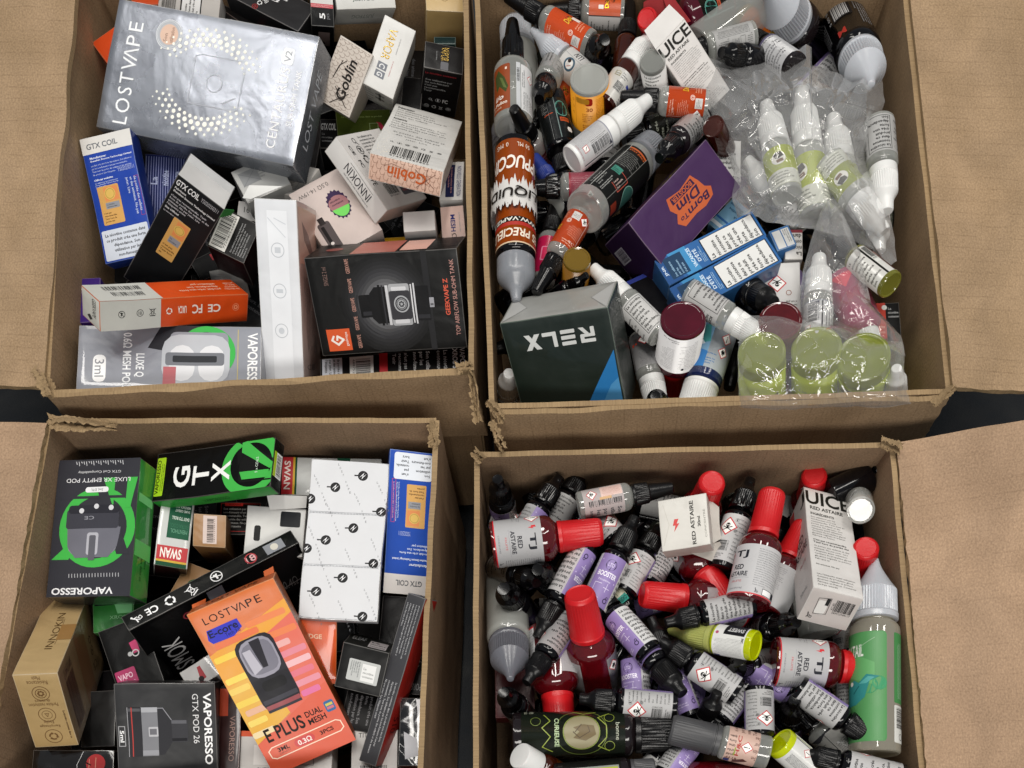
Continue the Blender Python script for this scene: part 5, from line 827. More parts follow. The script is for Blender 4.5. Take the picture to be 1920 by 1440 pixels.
LBL['yellow'] = ('d8901c', 0, .93, .9, [P(2, .33, .02, .46, .08, '3a2408', 180), P(4, .33, .12, .47, .3, 'a84a10', 180, 1), P(14, .33, .34, .47, .92, 'b85a14', 180, 2), R(.5, .76, .57, .96, 'c02a1c', .3), R(.53, .8, .66, .94, 'd89a2c', .3), T('30', .5, .6, .56, .7, 'b04a10', 180, 1), P(5, .49, .3, .6, .55, 'a85a10', 180, 3), P(3, .49, .06, .6, .24, 'b03a10', 180, 4), O(.7, .8, .03, '8a3a10', .2), O(.7, .62, .03, '8a3a10', .2), O(.7, .45, .03, '8a3a10', .2), L_('8a4a10', .006, (.67, .1), (.67, .95)), P(8, .05, .1, .3, .9, 'a85a14', 180)], .35)
LBL['bigw'] = ('d4d3d4', 0, .93, .98, [R(0, 0, 1, .03, '8c8e98'), P(12, .3, .07, .47, .95, '55565c', 90, 2, .5), B(.50, .06, .62, .62, '2a2a2e', 90, 7), P(2, .46, .06, .495, .6, '666666', 90), D(.50, .79, .105, 'warn', 45), P(1, .4, .94, .6, .98, 'a04a50'), G('3a3a48', (.56, .07), (.62, .03), (.62, .11)), R(.645, .03, .66, .97, '2a2a2e'), P(6, .68, .05, .9, .95, '2a2a2e', 90, 0), P(5, .05, .1, .25, .9, '55565c', 90)], .3)
LBL['liquide'] = ('a84a10', 0, 1, 1, [R(0, 0, 1, .012, 'd8c0a0'), *[G('cfcdca', (.01 * i, .34 + .05 * math.sin(i * 1.9) * math.sin(i * .7)), (.01 * i + .0102, .34 + .05 * math.sin(i * 1.9 + 1.9) * math.sin(i * .7 + .7)), (.01 * i + .0102, .58 + .035 * math.sin(i * 2.3 + 2.3) + .03 * math.sin(i * .9 + .9)), (.01 * i, .58 + .035 * math.sin(i * 2.3) + .03 * math.sin(i * .9))) for i in range(100)], R(0, .2, 1, .25, '17140f'), T('WWW.VAPIZ.FR', .22, .207, .78, .243, 'e0dcd4', 0, 1), R(0, .165, 1, .2, 'a8281c'), T('LES PRECIEUX', .22, .06, .78, .14, 'e8dcc8', 0, 1, .15), T('E-LIQUIDE', .24, .41, .76, .51, '1c1712', 0, 1, .1), T('CAPPUCCINO', .16, .71, .84, .84, 'ece4da', 0, 1, .2), T('0 MG', .55, .925, .66, .965, 'ece0d0', 0, 0, 0, .1), T('50 ML', .37, .925, .48, .965, 'ece0d0', 0, 0, 0, .1), *[C(.4 + .03 * i, .33 + .012 * (i % 3), .004, '5a3a20') for i in range(8)]], .14)
LBL['diy'] = ('b8bac4', 0, 1, 1, [T('DIY', .38, .55, .62, .85, '23243a', 180, 1), T('BG', .44, .35, .56, .5, '23243a', 180, 1), P(3, .62, .3, .72, .8, '4a4c5a', 180)], .3)
LBL['redl'] = ('b01e3c', 0, .8, 1, [P(8, .3, .05, .7, .95, 'd8a0a8', 0, 1), R(.3, 0, .33, 1, 'd8d0d0')], .3)
LBL['pinkl'] = ('a8505e', 0, 1, 1, [P(14, .36, .04, .64, .95, 'd8b0b4', 90, 1, .5), D(.42, .62, .12, 'skull'), R(.3, 0, 1, .05, '8a1c2c')], .3)
LBL['pinkr'] = ('c41c50', 0, 1, 1, [R(.4, .3, .6, .7, 'd87a98', .1), R(.42, .33, .58, .67, 'c41c50', .1)], .3)
LBL['teal'] = ('121414', 0, 1, 1, [C(.6, .28, .17, '3c8074'), O(.6, .28, .19, '6aa89a', .06), T('AZUR', .55, .25, .65, .31, '14302c', 0, 1), R(.56, .5, .66, .6, 'a8421c'), T('JUICE', .57, .525, .65, .575, '2a1008', 0, 1), R(.62, .72, .68, .84, 'd4d4d2', .4), P(6, .38, .06, .47, .3, 'b0b0ac', 0, 1), R(.4, .36, .5, .38, 'b84a24'), L_('9a9a96', .006, (.36, .05), (.49, .05), (.49, .2)), R(.455, 0, .458, 1, '8a8a88'), R(.53, 0, .54, 1, '6a7a78'), P(4, .1, .2, .3, .8, '8a8a88'), T('LIMITED', .68, .3, .8, .36, 'b0a8a0'), L_('8a5a4a', .01, (.7, .5), (.78, .42), (.86, .55), (.8, .62))], .16)
LBL['blackc'] = (None, 0, 1, 1, [S_('label'), R(.33, .03, .80, .93, '131413', .05), S_(None), R(.40, .06, .56, .085, 'b85a2c'), T('STAY JUICY', .41, .1, .56, .13, 'c8622c', 0, 1), P(9, .38, .16, .58, .42, 'a8a8a4', 0, 1, .5), R(.42, .46, .5, .56, '3f7f70'), P(3, .425, .47, .495, .55, '1a2a28'), P(4, .36, .60, .45, .86, 'a0a09c', 90, 2), L_('b85040', .008, (.5, .5), (.58, .5), (.58, .72), (.5, .72)), P(3, .5, .55, .57, .7, 'c8b0a8', 90, 3), P(2, .46, .6, .49, .9, 'b8b8b4', 90), C(.70, .55, .13, '2f5a52'), O(.70, .55, .14, '7aa89c', .06), R(.62, .78, .70, .9, '7a2a18'), R(.395, .02, .398, .95, 'd0d0cc'), R(.56, .02, .563, .95, '8a8a86')], .16)
LBL['darkt'] = ('1e201a', 0, 1, 1, [P(9, .3, .05, .62, .95, '8c8e80', 0, 1, .6), P(6, .65, .1, .9, .9, '6a6c60', 0, 2)], .25)
LBL['ambw'] = ('cbc9c4', 0, .85, .98, [O(.42, .2, .09, '9a8a3a', .12), P(3, .38, .1, .46, .3, '6a6440'), P(3, .48, .08, .62, .3, '44464c', 0, 2), B(.46, .42, .58, .72, '22242a', 90, 6), R(.6, .28, .66, .38, '2a3a8a'), R(.66, .28, .69, .38, 'b02a34'), P(6, .6, .42, .75, .95, '55565c', 0, 3), P(8, .05, .1, .3, .9, '55565c', 0, 4)], .3)
LBL['upw'] = ('d2d1cf', 0, .8, .98, [P(7, .38, .05, .64, .98, '2b2b2b', 180, 0, .62), D(.2, .5, .15, 'skull'), P(9, .7, .1, .92, .9, '555555', 180)], .3)
LBL['limed'] = ('a8b42a', 0, .98, .98, [R(0, .62, 1, 1, 'cfd0c4'), P(4, .36, .66, .64, .96, '4a4a42', 0, 1), C(.5, .32, .16, 'e2e0d8'), G('2a241e', (.45, .2), (.53, .16), (.56, .28), (.5, .34), (.46, .3)), G('6a4a34', (.47, .36), (.54, .34), (.55, .42), (.48, .44)), C(.18, .32, .16, 'e2e0d8'), C(.18, .3, .07, '3a2a20'), C(.82, .32, .16, 'e2e0d8'), C(.82, .28, .07, '2a241e'), P(4, .7, .66, .95, .96, '4a4a42', 0, 3)], .3)
LBL['greenv'] = ('a0ae30', .08, .98, .98, [T('Liquideo', .46, .72, .62, .79, '4a5a14', 180, 0, .2), T('50/50', .50, .58, .60, .67, 'd8dcc0', 180, 1), T('FASTOCHE KIWI', .38, .46, .62, .55, '3a2a0c', 180, 1), T('VANILLE', .38, .26, .64, .42, '5a3a0c', 180, 1), R(.36, .1, .66, .2, '8a1c1c', .3), *[C(.4 + .03 * i, .15, .012, 'd8d0c8') for i in range(8)],
    R(.76, .78, .92, .94, 'd8d8d2', .2), R(.77, .8, .85, .92, '1c1a1a'), L_('1c1a1a', .015, (.86, .86), (.92, .86)), T('0mg', .82, .36, .9, .44, 'e0e4cc', 0, 1), T('Liquideo', .76, .62, .9, .68, 'd0d8b0', 180), C(.84, .53, .03, '4a2a14'), C(.78, .55, .02, '4a2a14'), P(3, .74, .2, .92, .34, 'd0d8b0', 180, 2), R(.93, .1, .97, .94, 'd0ccc0'), P(5, .08, .1, .26, .5, '5a3a14', 180, 3), T('KIWI', .1, .55, .28, .72, '4a2a0c', 180, 1)], .25)
LBL['blue30'] = ('cdd4da', 0, 1, 1, [R(.56, 0, .9, 1, '7aa4c4'), G('3a78b8', (.56, 0), (.75, 0), (.7, .4), (.56, .3)), G('4a9a9a', (.56, .5), (.75, .4), (.8, .8), (.6, .85)), G('d0dce4', (.6, .45), (.68, .42), (.66, .6)), D(.43, .64, .12, 'warn'), D(.43, .37, .12, 'fire'), P(5, .47, .06, .6, .3, '3a7ab4', 180, 1), P(3, .34, .8, .46, .95, '3a3c44', 180, 2), T('30 ML', .47, .84, .58, .93, '2a7ac0', 180, 1), P(9, .1, .1, .3, .9, '55565c', 180)], .25)
LBL['redw'] = ('cfcecf', 0, 1, .86, [P(17, .33, .08, .49, .86, '4a4a52', 0, 1, .55), P(14, .53, .08, .66, .7, '4a4a52', 0, 2, .55), P(2, .5, .86, .66, .96, '3a3a42', 0, 3), C(.44, .12, .03, '22242a'), P(12, .05, .1, .28, .9, '6a6a72', 0, 4)], .3)
LBL['skullw'] = ('d0cfd0', 0, 1, 1, [P(13, .36, .02, .58, .5, '55565c', 0, 1, .55), D(.47, .76, .15, 'skull'), C(.57, .7, .03, 'c0402c'), T('1', .6, .66, .63, .74, 'c0402c', 0, 1), P(3, .52, .84, .64, .98, '66676c', 0, 3), L_('2b2b2b', .008, (.66, 0), (.66, 1)), P(8, .7, .05, .95, .95, '2b2b2b'), P(8, .05, .05, .3, .95, '55565c')], .3)
LBL['green60'] = (None, 0, 1, 1, [S_('label'), R(.16, .02, .575, .985, '4c8a50', .06), R(.63, .02, .80, .64, '44824a', .05), S_(None), G('5a9a5c', (.2, .1), (.5, .3), (.5, .5), (.3, .4)), C(.47, .5, .07, '3a8a62'), C(.36, .22, .03, '3a8a62'), C(.53, .48, .06, '3f9064'), T('GREEN TAIL', .20, .13, .43, .24, 'd8e0d4', 330, 1), G('2f7d7c', (.33, .46), (.36, .44), (.40, .47), (.45, .40), (.53, .42), (.47, .46), (.44, .6), (.38, .66), (.3, .67), (.3, .5)), G('4a9a94', (.4, .48), (.46, .42), (.5, .43), (.45, .48)), L_('1c5a5a', .01, (.36, .56), (.4, .5)), C(.34, .47, .02, 'd8dcd0'), L_('8ab08a', .006, (.22, .3), (.5, .08)), P(10, .66, .1, .72, .6, 'a8c8a8', 90, 1), R(.74, .12, .76, .15, 'd0d8d0'), R(.74, .3, .76, .33, 'd0d8d0'), R(.74, .48, .76, .51, 'd0d8d0'), R(.63, .66, .80, .985, 'd0d0ca', .05), B(.65, .68, .76, .86, '1c1c1c', 90, 8), O(.7, .93, .03, '333333', .2)], .25)
LBL['curieuse'] = ('1c221b', 0, 1, 1, [C(.5, .42, .17, '8f8768'), O(.5, .42, .18, '7c8a3a', .05), O(.5, .42, .25, '5c6a2a', .03)] + [T(ch, .5 + .225 * .2 * 1 * math.sin(a) - .008, .42 + .0, .5 + .225 * .2 * math.sin(a) + .008, .44, 'b8c888', 0, 1) for ch, a in ()] + [T('CURIEUSE', .40, .635, .60, .68, 'b0c49a', 0, 1), G('6a5a3a', (.46, .3), (.52, .28), (.56, .38), (.54, .5), (.5, .44), (.47, .5), (.45, .4)), L_('4a3a24', .008, (.46, .36), (.5, .34), (.54, .44), (.5, .5)), L_('4a3a24', .008, (.45, .42), (.5, .48)), L_('8a9838', .009, (.36, .15), (.40, .26), (.46, .18), (.54, .18), (.60, .26), (.64, .15)), O(.40, .15, .05, '8a9838', .1), O(.60, .15, .05, '8a9838', .1), L_('8a9838', .009, (.36, .78), (.42, .72), (.47, .80), (.53, .72), (.6, .8), (.64, .7)), O(.42, .86, .05, '6c7a30', .1), L_('8a9a3c', .01, (.33, .5), (.36, .4), (.34, .28)), T('bonne', .44, .05, .56, .09, 'b8bca8'), P(8, .70, .06, .76, .3, '8a9080', 90, 1), P(8, .70, .36, .76, .6, '8a9080', 90, 2), P(8, .70, .66, .76, .9, '8a9080', 90, 3), T('une', .27, .88, .34, .92, 'a8ac98'), T('Lou', .27, .93, .34, .97, 'a8ac98')], .2)
LBL['limew'] = ('d2d2cf', 0, 1, .98, [R(.30, .02, .36, .2, '4a4c7a'), P(14, .38, .04, .58, .94, '4a4a4e', 90, 1, .5), R(.62, .3, .9, .96, '16161a'), T('SWEET', .66, .4, .72, .9, 'd0d0d0', 90, 1), C(.63, .1, .05, 'b04a6a'), P(8, .2, .05, .30, .9, '55565c', 90, 2), D(.1, .5, .15, 'warn'), R(.02, .0, .03, 1, '16161a'), T('50mL', .55, .9, .6, .97, '333333', 90, 1)], .3)
LBL['pinkw'] = ('d2c8c6', 0, 1, .98, [R(.35, .02, .5, .55, 'd8bab0'), D(.45, .78, .14, 'skull'), P(9, .38, .05, .5, .5, 'b87a6a', 90, 1, .5), R(.50, .3, .53, .6, 'c8a070'), B(.53, .06, .60, .88, '2a2a2e', 90, 9), P(5, .64, .05, .85, .92, '4a4a4e', 0, 2), P(4, .1, .1, .3, .9, '6a6a6e')], .3)
LBL['redwarn'] = (None, 0, 1, 1, [S_('label'), R(.20, .0, .82, .98, 'c8a89a', .03), S_(None), D(.52, .62, .2, 'warn'), R(.30, .02, .36, .2, '28306a'), T('FP', .36, .04, .395, .2, '5a2420', 90, 1), T('6T', .36, .24, .395, .4, '5a2420', 90, 1), G('4a1c16', (.30, .3), (.36, .3), (.40, .6), (.38, .75)), T('H&C', .42, .3, .62, .42, 'a83028', 0, 1), P(5, .40, .04, .62, .26, '4a3a34', 90, 1), P(4, .4, .82, .66, .97, '7a5a50', 90, 2), P(4, .66, .1, .80, .9, '7a5a50', 0, 3), R(.42, .26, .5, .3, '8a9a3a')], .25)
LBL['speck'] = ('bab8b4', 0, 1, 1, [P(16, .3, .05, .48, .95, '4a4a4a', 0, 2, .6), P(18, .5, .3, .74, .97, '5a5a5a', 0, 4, .7), L_('2a2a2a', .01, (.48, .05), (.48, .5)), G('26262a', (.3, .0), (.7, .0), (.65, .06), (.5, .03), (.4, .1))] + [C(.52 + .2 * ((i * 37) % 29) / 29, .3 + .6 * ((i * 17) % 31) / 31, .008 + .006 * (i % 3), '8a8a88') for i in range(50)], .35)
LBL['fresh'] = ('1a1c1c', 0, 1, 1, [R(.3, 0, .5, 1, 'ccc8b0'), P(6, .32, .05, .46, .4, '5a5a3a', 0, 1, .7), C(.43, .6, .06, '2a2a2a'), R(.47, .02, .56, .34, '3a9a8c'), T('OASIS', .49, .06, .54, .3, '123a34', 270, 1), T('FRESH', .58, .1, .63, .5, 'c0c0bc', 270, 1), T('SSEC', .64, .2, .71, .7, 'd0d0cc', 270, 1), L_('b8b8b4', .012, (.42, .7), (.5, .6), (.56, .8), (.52, .95))], .2)
LBL['yel'] = ('1c1d1b', .05, .95, 1, [R(.40, .04, .66, .97, '8a8e88'), R(.42, .06, .5, .92, 'a8ae2a'), R(.42, .65, .5, .92, 'c8c8c4'), G('1a1a18', (.52, .1), (.62, .1), (.62, .5), (.54, .4)), C(.60, .3, .09, 'd0d0c8'), T('g', .55, .4, .6, .6, 'e0e0d8', 90, 1), P(3, .67, .1, .75, .9, '9a9a96', 90)], .2)
LBL['brownw'] = ('cfcec9', 0, 1, 1, [P(9, .40, .03, .60, .97, '26241f', 0, 0, .66), R(.61, .0, .635, 1, '1a1a18'), R(.64, .02, .72, .6, 'd8d8d2'), B(.645, .05, .71, .5, '1a1a1a', 0, 3), R(.72, 0, .95, 1, '4a2a22'), G('a86a58', (.73, .3), (.8, .1), (.86, .5), (.78, .6)), P(8, .1, .05, .36, .9, '4a4842', 0, 4)], .25)
LBL['barc'] = ('cfcecc', 0, 1, 1, [R(.34, .0, .36, 1, '8a8c8e'), B(.385, .04, .455, .92, '2a3a3e', 270, 4), R(.46, .42, .54, .62, '9c9c9a'), P(4, .468, .44, .534, .6, '55555a', 0, 2), P(5, .46, .05, .56, .34, '555555', 90, 1), L_('333333', .006, (.46, .64), (.55, .64), (.55, .76), (.46, .76), (.46, .64)), P(7, .57, .05, .68, .9, '4a4a4a', 90, 2), P(5, .46, .8, .56, .95, '555555', 90, 3)], .3)
LBL['roundw'] = ('d0cfcd', 0, 1, 1, [O(.5, .38, .2, '3f5666', .3), C(.5, .38, .13, 'd8d6d2'), C(.53, .33, .06, '2a1810'), L_('a83a2a', .012, (.46, .3), (.5, .45)), L_('3f4a56', .006, (.58, .0), (.58, 1)), T('LUV', .6, .3, .68, .6, '2a2a2e', 90, 1), P(6, .7, .1, .85, .9, '55565c', 90), P(3, .4, .75, .56, .95, '55565c', 0, 1)], .3)
LBL['capw'] = ('c8c8c4', 0, 1, .98, [R(.40, 0, .415, 1, '8a8c88'), R(.62, 0, .64, 1, '8a8c88'), P(6, .43, .05, .6, .6, '6a6a66', 0, 1), P(3, .65, .1, .8, .9, '444444', 90), P(7, .15, .1, .36, .9, '555555')], .3)
LBL['orw'] = ('cdcbc8', 0, 1, 1, [R(0, 0, 1, .45, 'b4481a'), C(.5, .25, .07, '2a1408'), T('Dou', .45, .18, .55, .32, '*b88a20', 0, 1), R(0, .45, 1, .47, '222222'), P(6, .38, .5, .62, .96, '2b2b2b', 180)], .3)
LBL['goldl'] = ('7a5214', 0, 1, 1, [C(.5, .5, .2, '8a6224'), T('30', .46, .15, .54, .23, 'c8a04a', 0, 1), P(2, .42, .28, .58, .36, 'c8a04a')], .3)
LBL['blackbar'] = ('101012', 0, 1, 1, [R(.42, .35, .56, .75, '17171a'), *[R(.44 + .011 * i, .38, .445 + .011 * i + .003 * (i % 2), .72, 'b8b8b8') for i in range(10)], T('8 00 5', .57, .4, .59, .7, 'b0b0b0', 90), P(6, .62, .1, .72, .9, '9a9a9c', 90, 1), P(5, .3, .1, .4, .9, '8a8a8c', 90, 2), T('M', .5, .02, .56, .14, 'b03028', 0, 1)], .16)
LBL['dkred'] = ('17100f', 0, 1, 1, [P(3, .4, .3, .6, .42, '5a4a46', 0, 1), R(.44, .55, .5, .8, '7a1c1c'), T('MM', .52, .6, .6, .72, 'b8b0a8', 0, 1)], .14)
LBL['amblbl'] = ('b85c14', 0, .9, .9, [P(6, .3, .1, .7, .9, '7a3008'), R(.25, 0, .27, 1, '5a2008')], .3)
LBL['silv'] = ('a8a8aa', 0, 1, 1, [P(9, .3, .05, .7, .95, '6a6a6c', 0, 1, .7), R(0, .0, 1, .06, '5a5470')], .3)
LBL['pinkv'] = ('b04a6c', 0, 1, 1, [T('MY', .42, .2, .62, .5, '8a1c3c', 0, 1), G('c83048', (.4, .95), (.5, .6), (.6, .95)), P(4, .65, .2, .85, .8, 'd8a8b8', 0)], .3)
GF = 'bottles heaped in the far right box'; GN = 'bottles heaped in the near right box'
def bt(g): return lambda *a, **k: bottle(*a, group=g, **k)
u = bt(GF)
# ------------------------------------------------------------------ far right box: bottles
u('clr', 'clear', 'blk', 'orange', (1108, 84), (948, -8), 48, -13, 0, .08, 'orange labelled clear bottle with a black dropper cap at the far left corner')
u('clr', 'clear', 'blk', 'orange2', (1170, 27), (1028, 20), 52, -25, 0, .02, 'clear bottle with a half white half orange label lying along the far wall')
u('gly', 'clear', 'gloss', 'polion', (963, 243), (961, 40), 73, -16, 0, .0, 'clear bottle with a brown plant label and tall black dropper at the left wall')
u('short60', 'milk', 'milk', None, (988, 250), (962, 12), 70, -46, 0, 0, 'milky nozzle capped bottle behind the brown plant labelled bottle')
u('lime', 'clear', 'milk', 'roundw', (1110, 160), (998, 56), 53, -20, 0, 0, 'white bottle with a round blue ring logo and a long milky nozzle cap')
u('ten', 'clear', 'gloss', 'capw', (1046, 108), (1011, 187), 49, -15, 1, .1, 'clear bottle with its black cap pointing down towards the viewer, left of the yellow jar')
u('ten', 'clear', 'gloss', 'orw', (1088, 138), (1000, 238), 46, -34, 0, 0, 'bottle with a white and orange label half hidden left of the yellow labelled bottle')
u('chub30', 'milk', 'milk', 'yellow', (1105, 146), (1110, 305), 70, -13, -1, .02, 'upturned bottle with a yellow orange label and milky base')
u('tenw', 'white', 'white', 'bigw', (1072, 301), (1217, 186), 54, -4, 0, 0, 'large white bottle with a grey band, exclamation mark diamond and white cap')
u('tenw', 'amber', 'white', 'ambw', (1132, 200), (1222, 62), 47, -10, 0, 0, 'amber glass bottle with a white cap and barcode label beside the JUICE carton')
u('ten', 'blk', 'gloss', None, (1072, 152), (1134, 74), 52, -14, 1, 0, 'glossy black bottle with a spouted cap behind the yellow labelled bottle')
u('clr', 'amber', 'blk', None, (1166, 165), (1182, 4), 44, -24, 0, 0, 'amber bottle with an upright ribbed black dropper near the far wall')
u('ten', 'clear', 'white', 'upw', (1223, 113), (1237, 225), 47, -20, -1, 0, 'small clear bottle standing upside down beside the JUICE carton')
u('clr', 'clear', 'blk', 'orange', (1328, 197), (1163, 182), 49, -7, 0, .02, 'orange labelled clear bottle lying level below the JUICE carton')
u('blk50', 'blk', 'blk', 'darkt', (1318, 222), (1170, 262), 54, -28, 0, 0, 'dark olive bottle covered in small print under the lying orange labelled bottle')
u('ten', 'smoke', 'gloss', 'nict', (1315, 222), (1236, 297), 50, -6, 1, 0, 'white labelled dark bottle with its black cap over the purple carton edge')
u('short60', 'clear', 'silver', 'blackc', (1096, 398), (1244, 256), 76, -8, -1, .02, 'big clear bottle with a black label and silver cap, base towards the viewer')
u('clr', 'clear', 'gloss', 'pinkl', (1138, 350), (983, 353), 49, -13, 0, 0, 'pink labelled clear bottle with a black cap pointing at the orange striped bottle')
u('clr', 'clear', 'blk', 'pinkr', (1018, 530), (1044, 372), 44, -26, 0, 0, 'bottle with a ribbed black cap and a crimson label standing in the gap')
u('clr', 'clear', 'gloss', 'orange', (1090, 404), (1004, 550), 49, -7, 0, -.02, 'orange labelled clear bottle with its black cap pointing at the green carton')
u('slim60', 'blk', 'silver', 'liquide', (965, 276), (968, 566), 75, -9, 0, 0, 'long orange and white bottle lettered LIQUIDE along the left wall')
u('red30', 'milk', 'white', 'diy', (952, 240), (962, 380), 62, -38, 0, 0, 'bottle with a grey DIY label above the long orange and white bottle')
u('clr', 'clear', 'blk', 'redl', (1028, 320), (963, 203), 46, -8, 1, 0, 'clear bottle with a red label and black cone cap leaning on the left side')
u('clr', 'clear', 'blue', None, (1068, 400), (1002, 293), 44, -24, 0, 0, 'clear bottle with a ribbed blue cap under the black cone caps')
u('chub30', 'blk', 'gloss', 'teal', (1054, 286), (1010, 100), 58, -24, 0, 0, 'black bottle with a round teal badge left of the yellow labelled bottle')
u('ten', 'blk', 'blk', None, (1082, 420), (1046, 276), 46, -22, 0, 0, 'black dropper bottle under the large white bottle')
u('tenw', 'gold', 'blk', 'goldl', (1082, 484), (1072, 610), 50, -26, -1, 0, 'golden brown bottle half hidden under the orange labelled bottle')
u('ten', 'blk', 'gloss', None, (1022, 572), (1100, 516), 34, -17, 1, 0, 'small glossy black spout cap beside the golden brown bottle')
u('tenw', 'clear', 'white', 'nicw', (1238, 628), (1111, 502), 52, -13, 0, -.02, 'white capped bottle with a nicotine notice beside the dark green carton')
u('ten', 'blk', 'blk', None, (1358, 528), (1452, 568), 56, -22, 1, 0, 'black ribbed cap bottle below the blue cartons')
u('ten', 'blk', 'gloss', None, (1372, 560), (1425, 592), 50, -36, 1, 0, 'black bottle lying under the black ribbed cap bottle by the blue cartons')
u('tenw', 'clear', 'white', 'nicw', (1289, 547), (1440, 642), 52, -6, 0, .12, 'white labelled bottle with a bolt logo lying across the red jar')
u('red30', 'wine', 'red', 'redw', (1281, 598), (1258, 740), 82, -14, -1, 0, 'dark red upturned jar with a white print label beside the dark green carton')
u('tenw', 'clear', 'white', 'skullw', (1204, 630), (1236, 782), 53, -40, 0, -.02, 'white capped bottle with a skull diamond standing between dark green carton and red jar')
u('ten', 'blk', 'gloss', None, (1240, 778), (1229, 742), 46, -30, 1, 0, 'black spout cap poking up at the near wall beside the dark green carton')
u('flat', 'navy', 'white', 'blue30', (1353, 607), (1298, 776), 70, -36, 0, .02, 'white and blue bottle with two hazard diamonds and a broad white cap')
for i, (b, t, d, lb) in enumerate((((1428, 660), (1434, 850), 82, 'leftmost of the three green upturned bottles in the near bag'), ((1531, 652), (1528, 850), 86, 'middle one of the three green upturned bottles, lettered 50/50'), ((1619, 668), (1612, 850), 90, 'rightmost of the three green upturned bottles, with a black and white tag'))):
    u('short60', 'green', 'milk', 'greenv', b, t, d, -20, -1, (-.28, .0, .26)[i], lb)
u('tenw', 'white', 'white', None, (1680, 790), (1681, 690), 44, -20, 1, 0, 'small plain white bottle at the near right corner beside the green bottles')
u('tenw', 'clear', 'white', 'bigw', (1531, 648), (1536, 480), 57, -9, 0, .1, 'white capped bottle standing in the middle of the crumpled bags')
u('red30', 'red', 'red', None, (1463, 600), (1450, 720), 78, -26, -1, 0, 'red jar base seen through the near bag')
u('chub30', 'pink', 'white', 'pinkv', (1580, 520), (1640, 680), 74, -28, 0, 0, 'pink bottle lying under the crumpled bag near the right wall')
u('ten', 'olive', 'blk', 'brownw', (1671, 535), (1556, 446), 50, -13, -1, .03, 'brown based bottle with a white and brown label at the right wall')
u('tenw', 'clear', 'white', 'nicw', (1648, 228), (1662, 397), 57, -9, 0, .02, 'white bottle with a bolt logo standing against the right wall')
u('tenw', 'milk', 'white', 'limed', (1552, 302), (1658, 436), 60, -13, 0, 0, 'lime labelled white capped bottle in the far bag, cap towards the right wall')
u('tenw', 'milk', 'white', 'limed', (1640, 330), (1649, 472), 50, -22, 0, .3, 'white capped bottle lowest in the far bag at the right wall')
u('tenw', 'milk', 'white', 'limed', (1476, 368), (1436, 194), 57, -16, 0, .0, 'lime labelled bottle standing cap up at the left of the far bag')
u('tenw', 'milk', 'white', 'limed', (1530, 410), (1502, 168), 60, -22, 0, .1, 'lime labelled bottle in the middle of the far bag')
u('tenw', 'milk', 'white', 'limed', (1592, 408), (1562, 218), 58, -26, 0, .3, 'lime labelled bottle deepest in the far bag')
u('tenw', 'milk', 'white', 'nicw', (1510, 420), (1400, 300), 50, -34, 0, 0, 'white labelled bottle lying low in the far bag')
u('short60', 'clear', 'milk', None, (1310, 96), (1462, -28), 84, -22, 0, 0, 'wide milky capped bottle lying at the middle of the far wall')
u('short60', 'smoke', 'milk', 'dkred', (1566, 148), (1436, -22), 88, -10, 1, 0, 'dark bottle with a wide milky cap and black label near the far right corner')
u('short60', 'blk', 'milk', 'blackbar', (1572, 22), (1634, 158), 86, -12, 1, 0, 'black bottle with a barcode, its milky nozzle pointing at the far bag')
u('ten', 'clear', 'blk', 'barc', (1414, 66), (1270, 106), 48, -14, 0, .02, 'clear bottle with a barcode label right of the JUICE carton')
u('ten', 'blk', 'gloss', None, (1450, 118), (1352, 98), 46, -12, 1, 0, 'glossy black bottle lying at the far edge of the far bag')
u('ten', 'smoke', 'blk', 'silv', (1492, 128), (1402, 66), 50, -18, -1, 0, 'dark based bottle with a silver print label above the far bag')
u('chub30', 'wine', 'gloss', 'teal', (1364, 0), (1236, 62), 66, -18, 0, .1, 'maroon based bottle with a round teal badge at the far wall')
u('ten', 'gold', 'blk', 'amblbl', (1448, 84), (1372, 20), 56, -36, 0, 0, 'brown bottle with an ochre label between the two wide milky caps')
u('ten', 'amber', 'blk', 'amblbl', (1346, 70), (1262, 34), 54, -34, 0, 0, 'brown bottle with an orange label under the maroon based bottle')
u('ten', 'amber', 'blk', None, (1337, 236), (1376, 310), 40, -12, -1, 0, 'amber bottle base showing at the left edge of the far bag')
u('tenw', 'clear', 'white', 'bigw', (950, 770), (954, 700), 46, -60, 1, 0, 'white bottle low in the near left corner behind the dark green carton')
# ------------------------------------------------------------------ far right box: cartons
WK = 'd8d5d2'; GC = 'cartons among the bottles'
juice = lambda: [T('UICE', .02, .03, .97, .17, '20201c', 0, 1), T('RED ASTAIRE', .1, .19, .8, .225, '3a3a36', 0, 1), T('INGRÉDIENTS', .1, .25, .6, .28, '3a3a36', 0, 1), P(9, .1, .29, .93, .50, '4a4a46', 0, 2, .55), P(2, .1, .52, .93, .57, '2a2a26', 0, 3), P(6, .1, .58, .93, .73, '4a4a46', 0, 4, .55), P(1, .1, .76, .7, .78, '6a6a66', 0, 5), P(5, .1, .85, .93, .97, '2a2a26', 0, 6, .55)]
o = carton('open white JUICE carton with a red lining and white lid flap at the far wall', [(1222, 88), (1284, 44), (1382, 172), (1316, 214)], -5, 26, WK + ',' + WK + ',b8b4b0,a8a6a4,c4c2be', {'f': juice(), 'l': [T('J', .7, .04, .98, .17, '222222', 0, 1)]}, {3: (1296, 214)}, group=GC)
lid(o, 't', 14, 35, WK); flap(o, [(1206, 4), (1240, -16), (1252, 36), (1204, 60)], [-4, -4, -16, -16], '8c1f22', 'inner_panel'); flap(o, [(1240, -16), (1262, -6), (1296, 40), (1262, 52)], [-4, -3, -8, -14], '98262a', 'inner_panel')
